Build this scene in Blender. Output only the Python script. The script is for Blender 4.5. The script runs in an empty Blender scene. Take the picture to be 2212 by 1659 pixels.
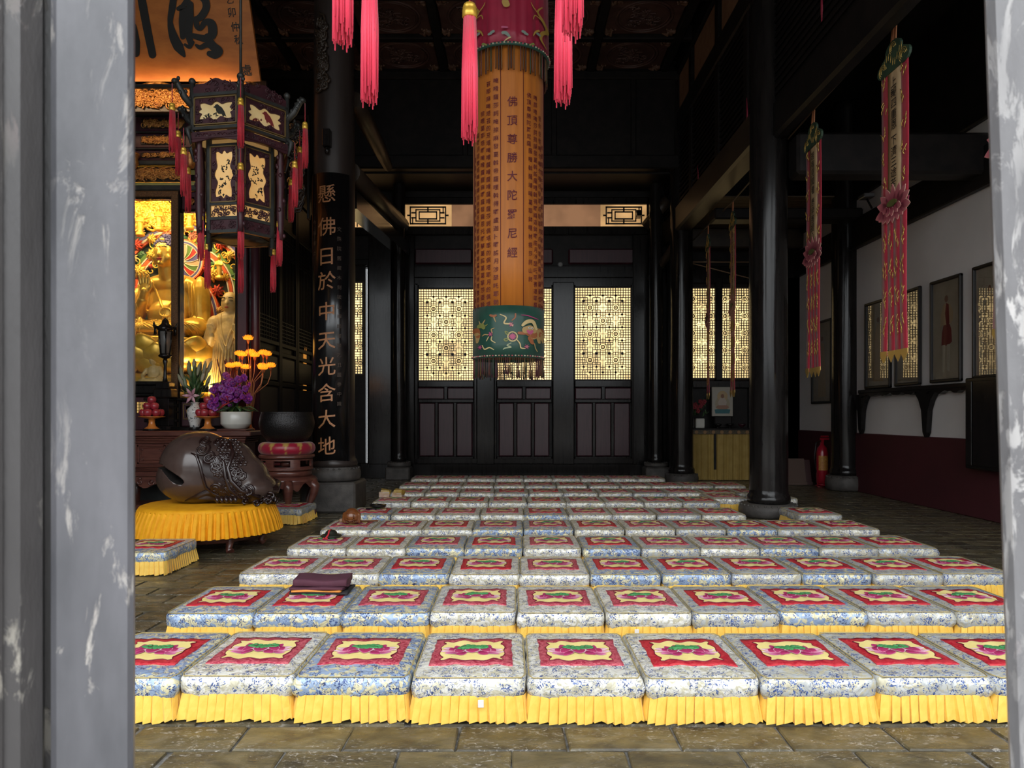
import bpy, bmesh, math, random
from math import sin, cos, pi, radians, sqrt, atan2
from mathutils import Vector, Matrix

S = bpy.context.scene
C = S.collection
R = random.Random(7)

# ------------------------------------------------------------------ camera, sky, exposure
FPX, CX, HY, CAMZ = 1530.0, 1106.0, 896.0, 1.48      # focal length in pixels of the 2212x1659 frame, principal column, horizon row, eye height
cam = bpy.data.cameras.new('camera')
cam.sensor_width = 36.0
cam.lens = 36.0 * FPX / 2212.0
cam.shift_y = (HY - 829.5) / 2212.0
cam.clip_start = 0.05
cam.clip_end = 200
cam.dof.use_dof = True
cam.dof.focus_distance = 8.0
cam.dof.aperture_fstop = 15.0
camo = bpy.data.objects.new('camera', cam)
camo.location = (0, 0, CAMZ)
camo.rotation_euler = (pi / 2, 0, 0)
C.objects.link(camo)
S.camera = camo

w = bpy.data.worlds.new('overcast_sky')
w.use_nodes = True
S.world = w
bg = w.node_tree.nodes['Background']
bg.inputs['Color'].default_value = (0.93, 0.97, 1.0, 1)
bg.inputs['Strength'].default_value = 4.2
# overcast sky: three times brighter overhead than at the horizon
_wt = w.node_tree
_tc = _wt.nodes.new('ShaderNodeTexCoord'); _sx = _wt.nodes.new('ShaderNodeSeparateXYZ'); _mr = _wt.nodes.new('ShaderNodeMapRange'); _mm = _wt.nodes.new('ShaderNodeMix')
_mm.data_type = 'RGBA'
_mm.inputs[6].default_value = (.31, .325, .335, 1); _mm.inputs[7].default_value = (.93, .97, 1.0, 1)
_wt.links.new(_tc.outputs['Generated'], _sx.inputs[0]); _wt.links.new(_sx.outputs['Z'], _mr.inputs['Value']); _wt.links.new(_mr.outputs[0], _mm.inputs[0]); _wt.links.new(_mm.outputs[2], bg.inputs['Color'])
S.view_settings.view_transform = 'Standard'
S.view_settings.look = 'None'
S.view_settings.gamma = 1.0
S.view_settings.use_curve_mapping = False
S.view_settings.exposure = 0.6
S.cycles.use_adaptive_sampling = True
S.cycles.adaptive_threshold = 0.02
S.cycles.max_bounces = 6
S.cycles.diffuse_bounces = 3
S.cycles.glossy_bounces = 3
S.cycles.transparent_max_bounces = 12
S.cycles.caustics_reflective = False
S.cycles.caustics_refractive = False
S.cycles.sample_clamp_indirect = 6.0


def P(px, py, Y):
    return Vector(((px - CX) / FPX * Y, Y, CAMZ - (py - HY) / FPX * Y))


def on_plane(px, py, p0, n):
    d = Vector(((px - CX) / FPX, 1.0, -(py - HY) / FPX))
    o = Vector((0, 0, CAMZ))
    return o + d * ((Vector(p0) - o).dot(n) / d.dot(n))


# ------------------------------------------------------------------ materials
MATS = {}


class NT:
    def __init__(s, m):
        s.t = m.node_tree
        s.n = s.t.nodes
        s.b = s.n['Principled BSDF']

    def new(s, typ, **kw):
        nd = s.n.new(typ)
        for k, v in kw.items():
            if k in nd.inputs:
                nd.inputs[k].default_value = v
            else:
                setattr(nd, k, v)
        return nd

    def link(s, a, b):
        s.t.links.new(a, b)

    def math(s, op, a, b=None):
        nd = s.n.new('ShaderNodeMath')
        nd.operation = op
        for i, x in enumerate((a, b)):
            if x is None:
                continue
            if isinstance(x, (int, float)):
                nd.inputs[i].default_value = x
            else:
                s.link(x, nd.inputs[i])
        return nd.outputs[0]

    def ramp(s, fac, stops, mode='LINEAR'):
        r = s.n.new('ShaderNodeValToRGB')
        r.color_ramp.interpolation = mode
        el = r.color_ramp.elements
        while len(el) < len(stops):
            el.new(0.5)
        for e, (p, c) in zip(el, stops):
            e.position = p
            e.color = (c if isinstance(c, (tuple, list)) else (c, c, c)) + ((1,) if not isinstance(c, (tuple, list)) or len(c) == 3 else ())
        s.link(fac, r.inputs[0])
        return r.outputs[0]

    def mix(s, fac, a, b, typ='MIX'):
        m = s.n.new('ShaderNodeMix')
        m.data_type = 'RGBA'
        m.blend_type = typ
        for i, x in ((0, fac), (6, a), (7, b)):
            if isinstance(x, (int, float)):
                m.inputs[i].default_value = x
            elif isinstance(x, (tuple, list)):
                m.inputs[i].default_value = tuple(x) + (1,)
            else:
                s.link(x, m.inputs[i])
        return m.outputs[2]

    def coord(s, scale=(1, 1, 1), rnd=True):
        tc = s.n.new('ShaderNodeTexCoord')
        mp = s.n.new('ShaderNodeMapping')
        mp.inputs['Scale'].default_value = scale
        s.link(tc.outputs['Object'], mp.inputs['Vector'])
        if rnd:
            oi = s.n.new('ShaderNodeObjectInfo')
            m = s.math('MULTIPLY', oi.outputs['Random'], 37.0)
            cb = s.n.new('ShaderNodeCombineXYZ')
            s.link(m, cb.inputs[0]); s.link(m, cb.inputs[1]); s.link(m, cb.inputs[2])
            s.link(cb.outputs[0], mp.inputs['Location'])
        return mp.outputs[0]

    def noise(s, vec, scale, detail=4, rough=0.55, dist=0.0):
        n = s.new('ShaderNodeTexNoise', Scale=scale, Detail=detail, Roughness=rough, Distortion=dist)
        s.link(vec, n.inputs['Vector'])
        return n.outputs['Fac']

    def bump(s, h, strength, dist=0.01):
        b = s.new('ShaderNodeBump', Strength=strength, Distance=dist)
        s.link(h, b.inputs['Height'])
        s.link(b.outputs[0], s.b.inputs['Normal'])


def mat(name, col, rough=0.5, metal=0.0, col2=None, nscale=6.0, stretch=(1, 1, 1), bump=0.0, bscale=40.0, coat=0.0, spec=0.5,
        emit=None, estr=0.0, sheen=0.0, attr=False, bdist=0.01, vary=0.0, detail=4, lo=0.35, hi=0.65):
    if name in MATS:
        return MATS[name]
    m = bpy.data.materials.new(name)
    m.use_nodes = True
    t = NT(m)
    b = t.b
    b.inputs['Base Color'].default_value = tuple(col) + (1,)
    b.inputs['Roughness'].default_value = rough
    b.inputs['Metallic'].default_value = metal
    b.inputs['Specular IOR Level'].default_value = spec
    b.inputs['Coat Weight'].default_value = coat
    b.inputs['Coat Roughness'].default_value = 0.12
    b.inputs['Sheen Weight'].default_value = sheen
    out = None
    vec = None
    if col2 is not None or bump > 0:
        vec = t.coord(stretch)
    if attr:
        a = t.new('ShaderNodeVertexColor')
        a.layer_name = 'Col'
        out = a.outputs[0]
    if col2 is not None:
        f = t.noise(vec, nscale, detail)
        r = t.ramp(f, [(lo, tuple(col)), (hi, tuple(col2))])
        out = r if out is None else t.mix(1.0, out, r, 'MULTIPLY')
    if vary > 0:
        oi = t.n.new('ShaderNodeObjectInfo')
        r = t.ramp(oi.outputs['Random'], [(0, (1 - vary,) * 3), (1, (1 + vary,) * 3)])
        out = t.mix(1.0, out if out is not None else tuple(col), r, 'MULTIPLY')
    if out is not None:
        t.link(out, b.inputs['Base Color'])
    if bump > 0:
        t.bump(t.noise(vec, bscale, 5), bump, bdist)
    if emit is not None:
        b.inputs['Emission Color'].default_value = tuple(emit) + (1,)
        b.inputs['Emission Strength'].default_value = estr
    MATS[name] = m
    return m


# ------------------------------------------------------------------ mesh builder
class MB:
    def __init__(s):
        s.v = []; s.f = []; s.fm = []; s.fs = []; s.vc = []
        s.col = (1.0, 1.0, 1.0); s.mi = 0; s.sm = False; s.M = None

    def V(s, p):
        p = Vector(p)
        if s.M is not None:
            p = s.M @ p
        s.v.append(p)
        s.vc.append(s.col)
        return len(s.v) - 1

    def F(s, idx, sm=None):
        s.f.append(tuple(idx))
        s.fm.append(s.mi)
        s.fs.append(s.sm if sm is None else sm)

    def hexa(s, p):
        i = [s.V(q) for q in p]
        for f in ((0, 3, 2, 1), (4, 5, 6, 7), (0, 1, 5, 4), (1, 2, 6, 5), (2, 3, 7, 6), (3, 0, 4, 7)):
            s.F([i[k] for k in f])
        return s

    def box(s, x0, x1, y0, y1, z0, z1):
        return s.hexa([(x0, y0, z0), (x1, y0, z0), (x1, y1, z0), (x0, y1, z0), (x0, y0, z1), (x1, y0, z1), (x1, y1, z1), (x0, y1, z1)])

    def bev(s, x0, x1, y0, y1, z0, z1, b=0.01):
        """box with chamfered edges"""
        lo = (x0, y0, z0); hi = (x1, y1, z1)
        b = min(b, (x1 - x0) * .45, (y1 - y0) * .45, (z1 - z0) * .45)
        idx = {}
        for sx in (0, 1):
            for sy in (0, 1):
                for sz in (0, 1):
                    sg = (sx, sy, sz)
                    for ax in range(3):
                        p = []
                        for k in range(3):
                            e = hi[k] if sg[k] else lo[k]
                            p.append(e if k == ax else e + (-b if sg[k] else b))
                        idx[sg, ax] = s.V(p)
        for ax in range(3):
            a, c = (ax + 1) % 3, (ax + 2) % 3
            for sd in (0, 1):
                q = []
                for (i, j) in ((0, 0), (1, 0), (1, 1), (0, 1)):
                    g = [0, 0, 0]; g[ax] = sd; g[a] = i; g[c] = j
                    q.append(idx[tuple(g), ax])
                s.F(q if sd else q[::-1])
            for i in (0, 1):
                for j in (0, 1):
                    g0 = [0, 0, 0]; g1 = [0, 0, 0]
                    g0[ax] = 0; g1[ax] = 1
                    g0[a] = g1[a] = i; g0[c] = g1[c] = j
                    q = [idx[tuple(g0), a], idx[tuple(g1), a], idx[tuple(g1), c], idx[tuple(g0), c]]
                    s.F(q if i == j else q[::-1])
        for sx in (0, 1):
            for sy in (0, 1):
                for sz in (0, 1):
                    g = (sx, sy, sz)
                    q = [idx[g, 0], idx[g, 1], idx[g, 2]]
                    s.F(q if (sx + sy + sz) % 2 else q[::-1])
        return s

    def grid(s, nu, nv, fn, cu=False, cv=False, flip=False):
        """surface fn(u,v), u,v in 0..1"""
        sm = True if s.sm is False else s.sm
        ids = []
        for j in range(nv + (0 if cv else 1)):
            row = []
            for i in range(nu + (0 if cu else 1)):
                row.append(s.V(fn(i / nu, j / nv)))
            ids.append(row)
        for j in range(nv):
            for i in range(nu):
                a = ids[j][i]; b = ids[j][(i + 1) % len(ids[j])]
                j2 = (j + 1) % len(ids)
                c = ids[j2][(i + 1) % len(ids[j])]; d = ids[j2][i]
                s.F((a, d, c, b) if flip else (a, b, c, d), sm)
        return ids

    def lathe(s, prof, n=24, c=(0, 0, 0), sm=True, caps=True, sx=1.0, sy=1.0, wob=None):
        c = Vector(c)
        rows = []
        for (r, z) in prof:
            rr = []
            for i in range(n):
                a = 2 * pi * i / n
                q = r if wob is None else wob(r, z, a)
                rr.append(s.V(c + Vector((q * cos(a) * sx, q * sin(a) * sy, z))))
            rows.append(rr)
        for j in range(len(rows) - 1):
            for i in range(n):
                k = (i + 1) % n
                s.F((rows[j][i], rows[j][k], rows[j + 1][k], rows[j + 1][i]), sm)
        if caps:
            if prof[0][0] > 1e-5:
                s.F(rows[0][::-1], False)
            if prof[-1][0] > 1e-5:
                s.F(rows[-1], False)
        return s

    def tube(s, pts, r, n=6, closed=False, sm=True, flat=1.0, up=None):
        pts = [Vector(p) for p in pts]
        m = len(pts)
        rs = r if isinstance(r, (list, tuple)) else [r] * m
        rows = []
        prev = None
        for i, p in enumerate(pts):
            a = pts[(i - 1) % m] if (closed or i > 0) else p
            b = pts[(i + 1) % m] if (closed or i < m - 1) else p
            t = (b - a)
            if t.length < 1e-9:
                t = Vector((0, 0, 1))
            t.normalize()
            ref = Vector(up) if up is not None else (prev if prev is not None else (Vector((0, 0, 1)) if abs(t.z) < .9 else Vector((1, 0, 0))))
            x = ref - t * ref.dot(t)
            if x.length < 1e-6:
                x = Vector((1, 0, 0)) - t * t.x
                if x.length < 1e-6:
                    x = Vector((0, 1, 0))
            x.normalize()
            prev = x
            y = t.cross(x)
            rows.append([s.V(p + (x * cos(2 * pi * k / n) * flat + y * sin(2 * pi * k / n)) * rs[i]) for k in range(n)])
        L = m if closed else m - 1
        for i in range(L):
            A = rows[i]; B = rows[(i + 1) % m]
            for k in range(n):
                q = (k + 1) % n
                s.F((A[k], A[q], B[q], B[k]), sm)
        if not closed:
            s.F(rows[0][::-1], False)
            s.F(rows[-1], False)
        return s

    def prism(s, poly, f, w0, w1, sm=False):
        """polygon (u,v) swept from w0 to w1 with f(u,v,w)"""
        a = [s.V(f(u, v, w0)) for u, v in poly]
        b = [s.V(f(u, v, w1)) for u, v in poly]
        s.F(a[::-1], sm); s.F(b, sm)
        n = len(poly)
        for i in range(n):
            k = (i + 1) % n
            s.F((a[i], a[k], b[k], b[i]), sm)
        return s

    def ell(s, c, r, nu=14, nv=9, rot=None):
        c = Vector(c)
        r = (r, r, r) if isinstance(r, (int, float)) else r
        top = None
        rows = []
        for j in range(1, nv):
            th = pi * j / nv
            row = []
            for i in range(nu):
                a = 2 * pi * i / nu
                p = Vector((r[0] * sin(th) * cos(a), r[1] * sin(th) * sin(a), -r[2] * cos(th)))
                if rot is not None:
                    p = rot @ p
                row.append(s.V(c + p))
            rows.append(row)
        pb = Vector((0, 0, -r[2])); pt = Vector((0, 0, r[2]))
        if rot is not None:
            pb = rot @ pb; pt = rot @ pt
        b = s.V(c + pb); t = s.V(c + pt)
        for i in range(nu):
            k = (i + 1) % nu
            s.F((b, rows[0][k], rows[0][i]), True)
            s.F((t, rows[-1][i], rows[-1][k]), True)
            for j in range(len(rows) - 1):
                s.F((rows[j][i], rows[j][k], rows[j + 1][k], rows[j + 1][i]), True)
        return s

    def cap(s, a, b, ra, rb, n=12):
        a = Vector(a); b = Vector(b)
        s.tube([a, b], [ra, rb], n)
        s.ell(a, ra, n, 8); s.ell(b, rb, n, 8)
        return s

    def mesh(s, name):
        me = bpy.data.meshes.new(name)
        me.from_pydata([tuple(p) for p in s.v], [], s.f)
        if me.polygons:
            me.polygons.foreach_set('use_smooth', s.fs)
            me.polygons.foreach_set('material_index', s.fm)
        if any(c != (1.0, 1.0, 1.0) for c in s.vc):
            ca = me.color_attributes.new('Col', 'FLOAT_COLOR', 'POINT')
            flat = []
            for c in s.vc:
                flat += [c[0], c[1], c[2], 1.0]
            ca.data.foreach_set('color', flat)
        me.validate()
        me.update()
        return me

    def build(s, name, mats, parent=None, loc=None):
        return put(name, s.mesh(name), mats, parent, loc)


def put(name, me, mats, parent=None, loc=None, rz=0.0):
    if mats is not None:
        if not isinstance(mats, (list, tuple)):
            mats = [mats]
        if not me.materials:
            for m in mats:
                me.materials.append(m)
    o = bpy.data.objects.new(name, me)
    C.objects.link(o)
    if parent is not None:
        o.parent = parent
    if loc is not None:
        o.location = loc
    if rz:
        o.rotation_euler = (0, 0, rz)
    return o


def tag(o, label=None, cat=None, group=None, kind=None):
    if label: o['label'] = label
    if cat: o['category'] = cat
    if group: o['group'] = group
    if kind: o['kind'] = kind
    return o


def thing(name, label, cat, loc=(0, 0, 0), rz=0.0, group=None, kind=None):
    o = bpy.data.objects.new(name, None)
    o.empty_display_size = 0.1
    C.objects.link(o)
    o.location = loc
    o.rotation_euler = (0, 0, rz)
    return tag(o, label, cat, group, kind)


def copy_tree(o, parent=None):
    c = o.copy()
    C.objects.link(c)
    c.parent = parent
    for ch in list(o.children):
        copy_tree(ch, c)
    return c


def evaluated(mb, mods, name='tmp'):
    """mesh of mb after a list of (type, settings) modifiers"""
    o = bpy.data.objects.new(name, mb.mesh(name))
    C.objects.link(o)
    for typ, kw in mods:
        m = o.modifiers.new(typ, typ)
        for k, v in kw.items():
            setattr(m, k, v)
    dg = bpy.context.evaluated_depsgraph_get()
    me = bpy.data.meshes.new_from_object(o.evaluated_get(dg))
    bpy.data.objects.remove(o)
    return me


def fuse(mb, voxel=0.02, smooth=4, boolean=None):
    """one continuous surface from overlapping solids"""
    mods = [('REMESH', dict(mode='VOXEL', voxel_size=voxel, use_smooth_shade=True)), ('SMOOTH', dict(factor=0.5, iterations=smooth))]
    if boolean is not None:
        cme = boolean.mesh('cut')
        bme = bmesh.new(); bme.from_mesh(cme); bmesh.ops.recalc_face_normals(bme, faces=bme.faces); bme.to_mesh(cme); bme.free()
        bo = bpy.data.objects.new('cut', cme)
        C.objects.link(bo)
        mods.append(('BOOLEAN', dict(object=bo, operation='DIFFERENCE', solver='EXACT')))
    me = evaluated(mb, mods)
    if boolean is not None:
        bpy.data.objects.remove(bo)
    me.polygons.foreach_set('use_smooth', [True] * len(me.polygons))
    return me


# ------------------------------------------------------------------ writing
_fc = bpy.data.curves.new('glyph', 'FONT')
_fc.resolution_u = 2
_fo = bpy.data.objects.new('glyph', _fc)
C.objects.link(_fo)
_G = {}


def glyph(ch, off=0.004):
    if (ch, off) not in _G:
        _fc.body = ch
        _fc.offset = off
        dg = bpy.context.evaluated_depsgraph_get()
        dg.update()
        me = bpy.data.meshes.new_from_object(_fo.evaluated_get(dg))
        v = [(p.co.x, p.co.y) for p in me.vertices]
        f = [tuple(p.vertices) for p in me.polygons]
        if v:
            cx = (min(a for a, _ in v) + max(a for a, _ in v)) / 2
            cy = (min(b for _, b in v) + max(b for _, b in v)) / 2
            v = [(a - cx, b - cy) for a, b in v]
        bpy.data.meshes.remove(me)
        _G[ch, off] = (v, f)
    return _G[ch, off]


def write(mb, ch, size, f, off=0.004, slant=0.06, wide=1.0, fine=.05):
    """glyph laid on a surface f(u,v): u to the right, v up, from the glyph's centre"""
    v, fs = glyph(ch, off)
    pos = {}

    def vid(p):
        k = (round(p[0], 5), round(p[1], 5))
        if k not in pos:
            pos[k] = mb.V(f(p[0] * size * wide, (p[1] + p[0] * slant) * size))
        return pos[k]

    def tri(a, b, c, d=0):
        w_ = max(a[0], b[0], c[0]) - min(a[0], b[0], c[0])
        if w_ * size > fine and d < 6:
            e = [(abs(a[0] - b[0]), a, b, c), (abs(b[0] - c[0]), b, c, a), (abs(c[0] - a[0]), c, a, b)]
            _, p, q, o = max(e, key=lambda t: t[0])
            m = ((p[0] + q[0]) / 2, (p[1] + q[1]) / 2)
            tri(p, m, o, d + 1); tri(m, q, o, d + 1)
        else:
            mb.F((vid(a), vid(b), vid(c)))
    for q in fs:
        for k in range(1, len(q) - 1):
            tri(v[q[0]], v[q[k]], v[q[k + 1]])


def ribbon(mb, pts, ws, f, lift=0.0):
    """flat brush stroke through (u,v) points with half widths ws, rounded ends, laid with f(u,v)"""
    n = 6
    fine = []
    m = len(pts)
    for i in range(m - 1):
        p0 = pts[max(i - 1, 0)]; p1 = pts[i]; p2 = pts[i + 1]; p3 = pts[min(i + 2, m - 1)]
        for k in range(n):
            t = k / n
            q = []
            for a in (0, 1):
                q.append(.5 * (2 * p1[a] + (p2[a] - p0[a]) * t + (2 * p0[a] - 5 * p1[a] + 4 * p2[a] - p3[a]) * t * t + (3 * p1[a] - p0[a] - 3 * p2[a] + p3[a]) * t ** 3))
            fine.append((q[0], q[1], ws[i] + (ws[i + 1] - ws[i]) * t))
    fine.append((pts[-1][0], pts[-1][1], ws[-1]))
    ends = []
    for (x, y, h), (x2, y2, _) in ((fine[0], fine[1]), (fine[-1], fine[-2])):
        l = sqrt((x - x2) ** 2 + (y - y2) ** 2) or 1
        ex, ey = (x - x2) / l, (y - y2) / l
        ends.append([(x + ex * h * sin(t), y + ey * h * sin(t), h * cos(t) + h * .02) for t in (.5, .95, 1.25, 1.5)])
    fine = ends[0][::-1] + fine + ends[1]
    L = []
    Rr = []
    for i, (x, y, h) in enumerate(fine):
        a = fine[max(i - 1, 0)]; b = fine[min(i + 1, len(fine) - 1)]
        dx, dy = b[0] - a[0], b[1] - a[1]
        l = sqrt(dx * dx + dy * dy) or 1
        nx, ny = -dy / l, dx / l
        L.append(mb.V(f(x + nx * h, y + ny * h)))
        Rr.append(mb.V(f(x - nx * h, y - ny * h)))
    for i in range(len(L) - 1):
        mb.F((Rr[i], Rr[i + 1], L[i + 1], L[i]))


def spiral(c, r, turns=1.4, a0=0.0, n=14, sgn=1):
    """2-D scroll: points from the eye outwards"""
    return [(c[0] + r * (0.12 + .88 * i / n) * cos(a0 + sgn * 2 * pi * turns * i / n), c[1] + r * (0.12 + .88 * i / n) * sin(a0 + sgn * 2 * pi * turns * i / n)) for i in range(n + 1)]


def scrolls(mb, f, u0, u1, v0, v1, n, r0, r1, th, rnd, inside=None):
    """carved scrollwork: spiral tendrils, buds and leaves over a rectangle, laid with f(u,v,lift)"""
    for _ in range(n):
        r = rnd.uniform(r0, r1)
        c = (rnd.uniform(u0 + r, u1 - r), rnd.uniform(v0 + r, v1 - r)) if u1 - u0 > 2 * r and v1 - v0 > 2 * r else ((u0 + u1) / 2, (v0 + v1) / 2)
        if inside and not inside(*c):
            continue
        k = rnd.random()
        if k < 0.7:
            pts = spiral(c, r, rnd.uniform(.9, 1.6), rnd.uniform(0, 6.28), 10, rnd.choice((-1, 1)))
            e = pts[-1]
            pts.append((min(max(e[0] + rnd.uniform(-r, r), u0), u1), min(max(e[1] + rnd.uniform(-r, r), v0), v1)))
            mb.tube([f(u, v, th * rnd.uniform(.4, 1.2)) for u, v in pts], [th * (.7 + .5 * i / len(pts)) for i in range(len(pts) - 1)] + [th * .2], 5)
        else:
            q = rnd.uniform(0, 6.28)
            for m in range(5):
                a = q + m * 2 * pi / 5
                mb.tube([f(c[0], c[1], th), f(c[0] + r * .35 * cos(a), c[1] + r * .35 * sin(a), th * 1.6), f(c[0] + r * .7 * cos(a), c[1] + r * .7 * sin(a), th * .4)], [th * .6, th * 1.3, th * .2], 5)
# ------------------------------------------------------------------ shared materials
M_black = mat('black_lacquer', (0.009, 0.008, 0.008), 0.17, col2=(0.016, 0.014, 0.013), nscale=3, stretch=(6, 6, .6), coat=0.15, spec=.25, bump=0.07, bscale=7, bdist=.02)
M_dark = mat('dark_timber', (0.010, 0.009, 0.009), 0.45, spec=.2, col2=(0.018, 0.015, 0.014), nscale=5, bump=0.15, bscale=14)
M_darkbrown = mat('dark_brown_timber', (0.030, 0.020, 0.014), 0.4, col2=(0.055, 0.038, 0.024), nscale=4, stretch=(1, .3, 1), bump=0.15, bscale=12)
M_maroon = mat('maroon_lacquer', (0.040, 0.010, 0.016), 0.38, col2=(0.058, 0.016, 0.024), nscale=3, stretch=(8, 1, .6), coat=.15, bump=.08, bscale=20)
M_redwood = mat('red_hardwood', (0.085, 0.026, 0.020), 0.3, col2=(0.14, 0.05, 0.034), nscale=4, stretch=(.8, 4, 7), coat=.4, bump=.05, bscale=30)
M_plaster = mat('white_plaster', (0.78, 0.74, 0.72), 0.85, col2=(0.70, 0.66, 0.64), nscale=.8, bump=.05, bscale=20)
M_dado = mat('dark_red_dado', (0.075, 0.014, 0.020), 0.6, col2=(0.06, 0.012, 0.017), nscale=2)
M_stone = mat('column_stone', (0.055, 0.048, 0.045), 0.6, col2=(0.10, 0.09, 0.08), nscale=7, bump=.35, bscale=60)
M_slab = bpy.data.materials.new('wet_stone_slab'); M_slab.use_nodes = True
_t = NT(M_slab); _v = _t.coord((1, 1.8, 1)); _oi = _t.n.new('ShaderNodeObjectInfo')
_c = _t.ramp(_t.noise(_v, 4.5, 8, .62, .8), [(.36, (.040, .034, .024)), (.52, (.085, .072, .040)), (.68, (.13, .112, .075))])
_c = _t.mix(1.0, _c, _t.ramp(_oi.outputs['Random'], [(0, (.65, .65, .68)), (1, (1.25, 1.2, 1.1))]), 'MULTIPLY')
_f = _t.noise(_v, 26, 9, .72, 1.5)
_m = _t.math('MULTIPLY', _t.ramp(_f, [(.55, 0.0), (.62, 1.0)]), _t.ramp(_t.noise(_v, 3.2, 3), [(.44, 0.0), (.60, 1.0)]))
_t.link(_t.mix(_m, _c, (.36, .34, .31)), _t.b.inputs['Base Color'])
_t.link(_t.ramp(_t.noise(_v, 6, 4), [(.4, .26), (.65, .5)]), _t.b.inputs['Roughness'])
_t.bump(_t.noise(_v, 13, 8, .65), .45, .012)
M_joint = mat('pale_mortar', (0.21, 0.20, 0.18), 0.9, col2=(0.03, 0.028, 0.025), nscale=9, bump=.5, bscale=80)
M_gold = mat('gilt', (0.98, 0.62, 0.10), 0.32, metal=.45, col2=(0.86, 0.50, 0.06), nscale=8, bump=.08, bscale=30)
M_goldold = mat('old_gilt_carving', (0.62, 0.30, 0.075), 0.35, metal=.5, col2=(0.30, 0.11, 0.03), nscale=25)
M_paper = mat('brown_paper', (0.30, 0.15, 0.075), 0.8, col2=(0.24, 0.11, 0.055), nscale=6)


def window_mat(name, col, s, dim=0.45):
    """backlit translucent pane: brightness wanders with what stands outside"""
    m = bpy.data.materials.new(name)
    m.use_nodes = True
    t = NT(m)
    v = t.coord((1, 1, 1))
    f = t.noise(v, 1.3, 3)
    c = t.ramp(f, [(0.3, tuple(a * dim for a in col)), (0.62, col)])
    t.b.inputs['Base Color'].default_value = tuple(a * .5 for a in col) + (1,)
    t.b.inputs['Roughness'].default_value = .3
    t.link(c, t.b.inputs['Emission Color'])
    t.b.inputs['Emission Strength'].default_value = s
    return m


M_pane = window_mat('backlit_window_paper', (1.0, 0.72, 0.33), 1.3)
M_paneDim = window_mat('backlit_brown_curtain', (0.34, 0.17, 0.085), 0.55)
M_paneTr = window_mat('backlit_transom_paper', (1.0, 0.58, 0.24), 0.50)

YB = 16.5                     # back wall plane


def bx(px): return (px - CX) / FPX * YB
def bz(py): return CAMZ - (py - HY) / FPX * YB


# ------------------------------------------------------------------ floor of separate slabs
def slab_mesh(wd, dp, b=.012, th=.05, seed=0):
    rr = random.Random(seed)
    m = MB()
    j = lambda: rr.uniform(-.006, .006)
    z = 0.0
    o = [(-wd / 2 + j(), -dp / 2 + j()), (wd / 2 + j(), -dp / 2 + j()), (wd / 2 + j(), dp / 2 + j()), (-wd / 2 + j(), dp / 2 + j())]
    a = [m.V((x, y, z - th)) for x, y in o]
    c = [m.V((x, y, z - b)) for x, y in o]
    d = [m.V((x * (1 - 2 * b / wd), y * (1 - 2 * b / dp), z + rr.uniform(-.002, 0))) for x, y in o]
    for i in range(4):
        k = (i + 1) % 4
        m.F((a[i], a[k], c[k], c[i])); m.F((c[i], c[k], d[k], d[i]))
    m.F(d)
    return m


fl = MB().box(-9.8, 7.0, 0.55, 17.0, -.20, -.012).build('floor', M_joint)
tag(fl, 'dark worn stone slab floor of the hall', 'floor', kind='structure')
SW, SD = 0.50, 0.245
slab_me = []
for k in range(6):
    me = slab_mesh(SW - .009, SD - .008, .008, seed=k).mesh('slab')
    me.materials.append(M_slab)
    slab_me.append(me)
cells = []
ny = int((16.5 - 2.2) / SD)
for j in range(-6, ny):
    y = 2.39 + j * SD
    if y < .75: continue
    x = -9.5 + (SW / 2 if j % 2 else 0)
    while x < 6.6:
        cells.append((x + SW / 2, y + SD / 2))
        x += SW


def seen_slab(x, y):
    px = CX + FPX * x / y
    py = HY + FPX * CAMZ / y
    if not (270 < px < 2200 and py < 1680): return 0
    if y > 3.45 and -2.1 - .06 * (y < 4.6) < x < 4.3 and y < 14.7: return 0
    if y > 7.0 and x < -2.2 and y > 9.5: return 0
    return 1.0 / y ** 2


cells.sort(key=lambda c: -seen_slab(*c))
big = cells[:290]
rest = MB()
for n, (x, y) in enumerate(big):
    put('slab', slab_me[n % 6], None, fl, (x, y, 0))
for (x, y) in cells[290:]:
    a = SW / 2 - .008; b = SD / 2 - .007
    rest.hexa([(x - a, y - b, -.05), (x + a, y - b, -.05), (x + a, y + b, -.05), (x - a, y + b, -.05), (x - a + .01, y - b + .01, 0), (x + a - .01, y - b + .01, 0), (x + a - .01, y + b - .01, 0), (x - a + .01, y + b - .01, 0)])
tag(rest.build('far_slabs', M_slab, fl), kind='stuff')

gr = MB().box(-40, 40, -40, .55, -.4, -.15).build('ground_courtyard', mat('courtyard_stone', (.34, .33, .31), .8, col2=(.24, .235, .22), nscale=2))
tag(gr, 'pale stone courtyard before the hall', 'ground', kind='structure')

# ------------------------------------------------------------------ walls
wb = MB()
wb.box(-9.8, bx(787.5), YB + .1, YB + .3, 0, 9.2)
wb.box(bx(791.5), 7.0, YB + .1, YB + .3, 0, 9.2)
wb.box(bx(787.5), bx(791.5), YB + .1, YB + .3, bz(575), 9.2)
wb.box(bx(787.5), bx(791.5), YB + .1, YB + .3, 0, bz(1003))
wbo = wb.build('wall_back', M_dark)
tag(wbo, 'black timber rear wall of the hall', 'wall', kind='structure')


def rail(px0, px1, py0, py1, d0=-.02, d1=.12, m=M_black, name='rail'):
    return MB().bev(bx(px0), bx(px1), YB + d0, YB + d1, bz(py1), bz(py0), .015).build(name, m, wbo)


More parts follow.
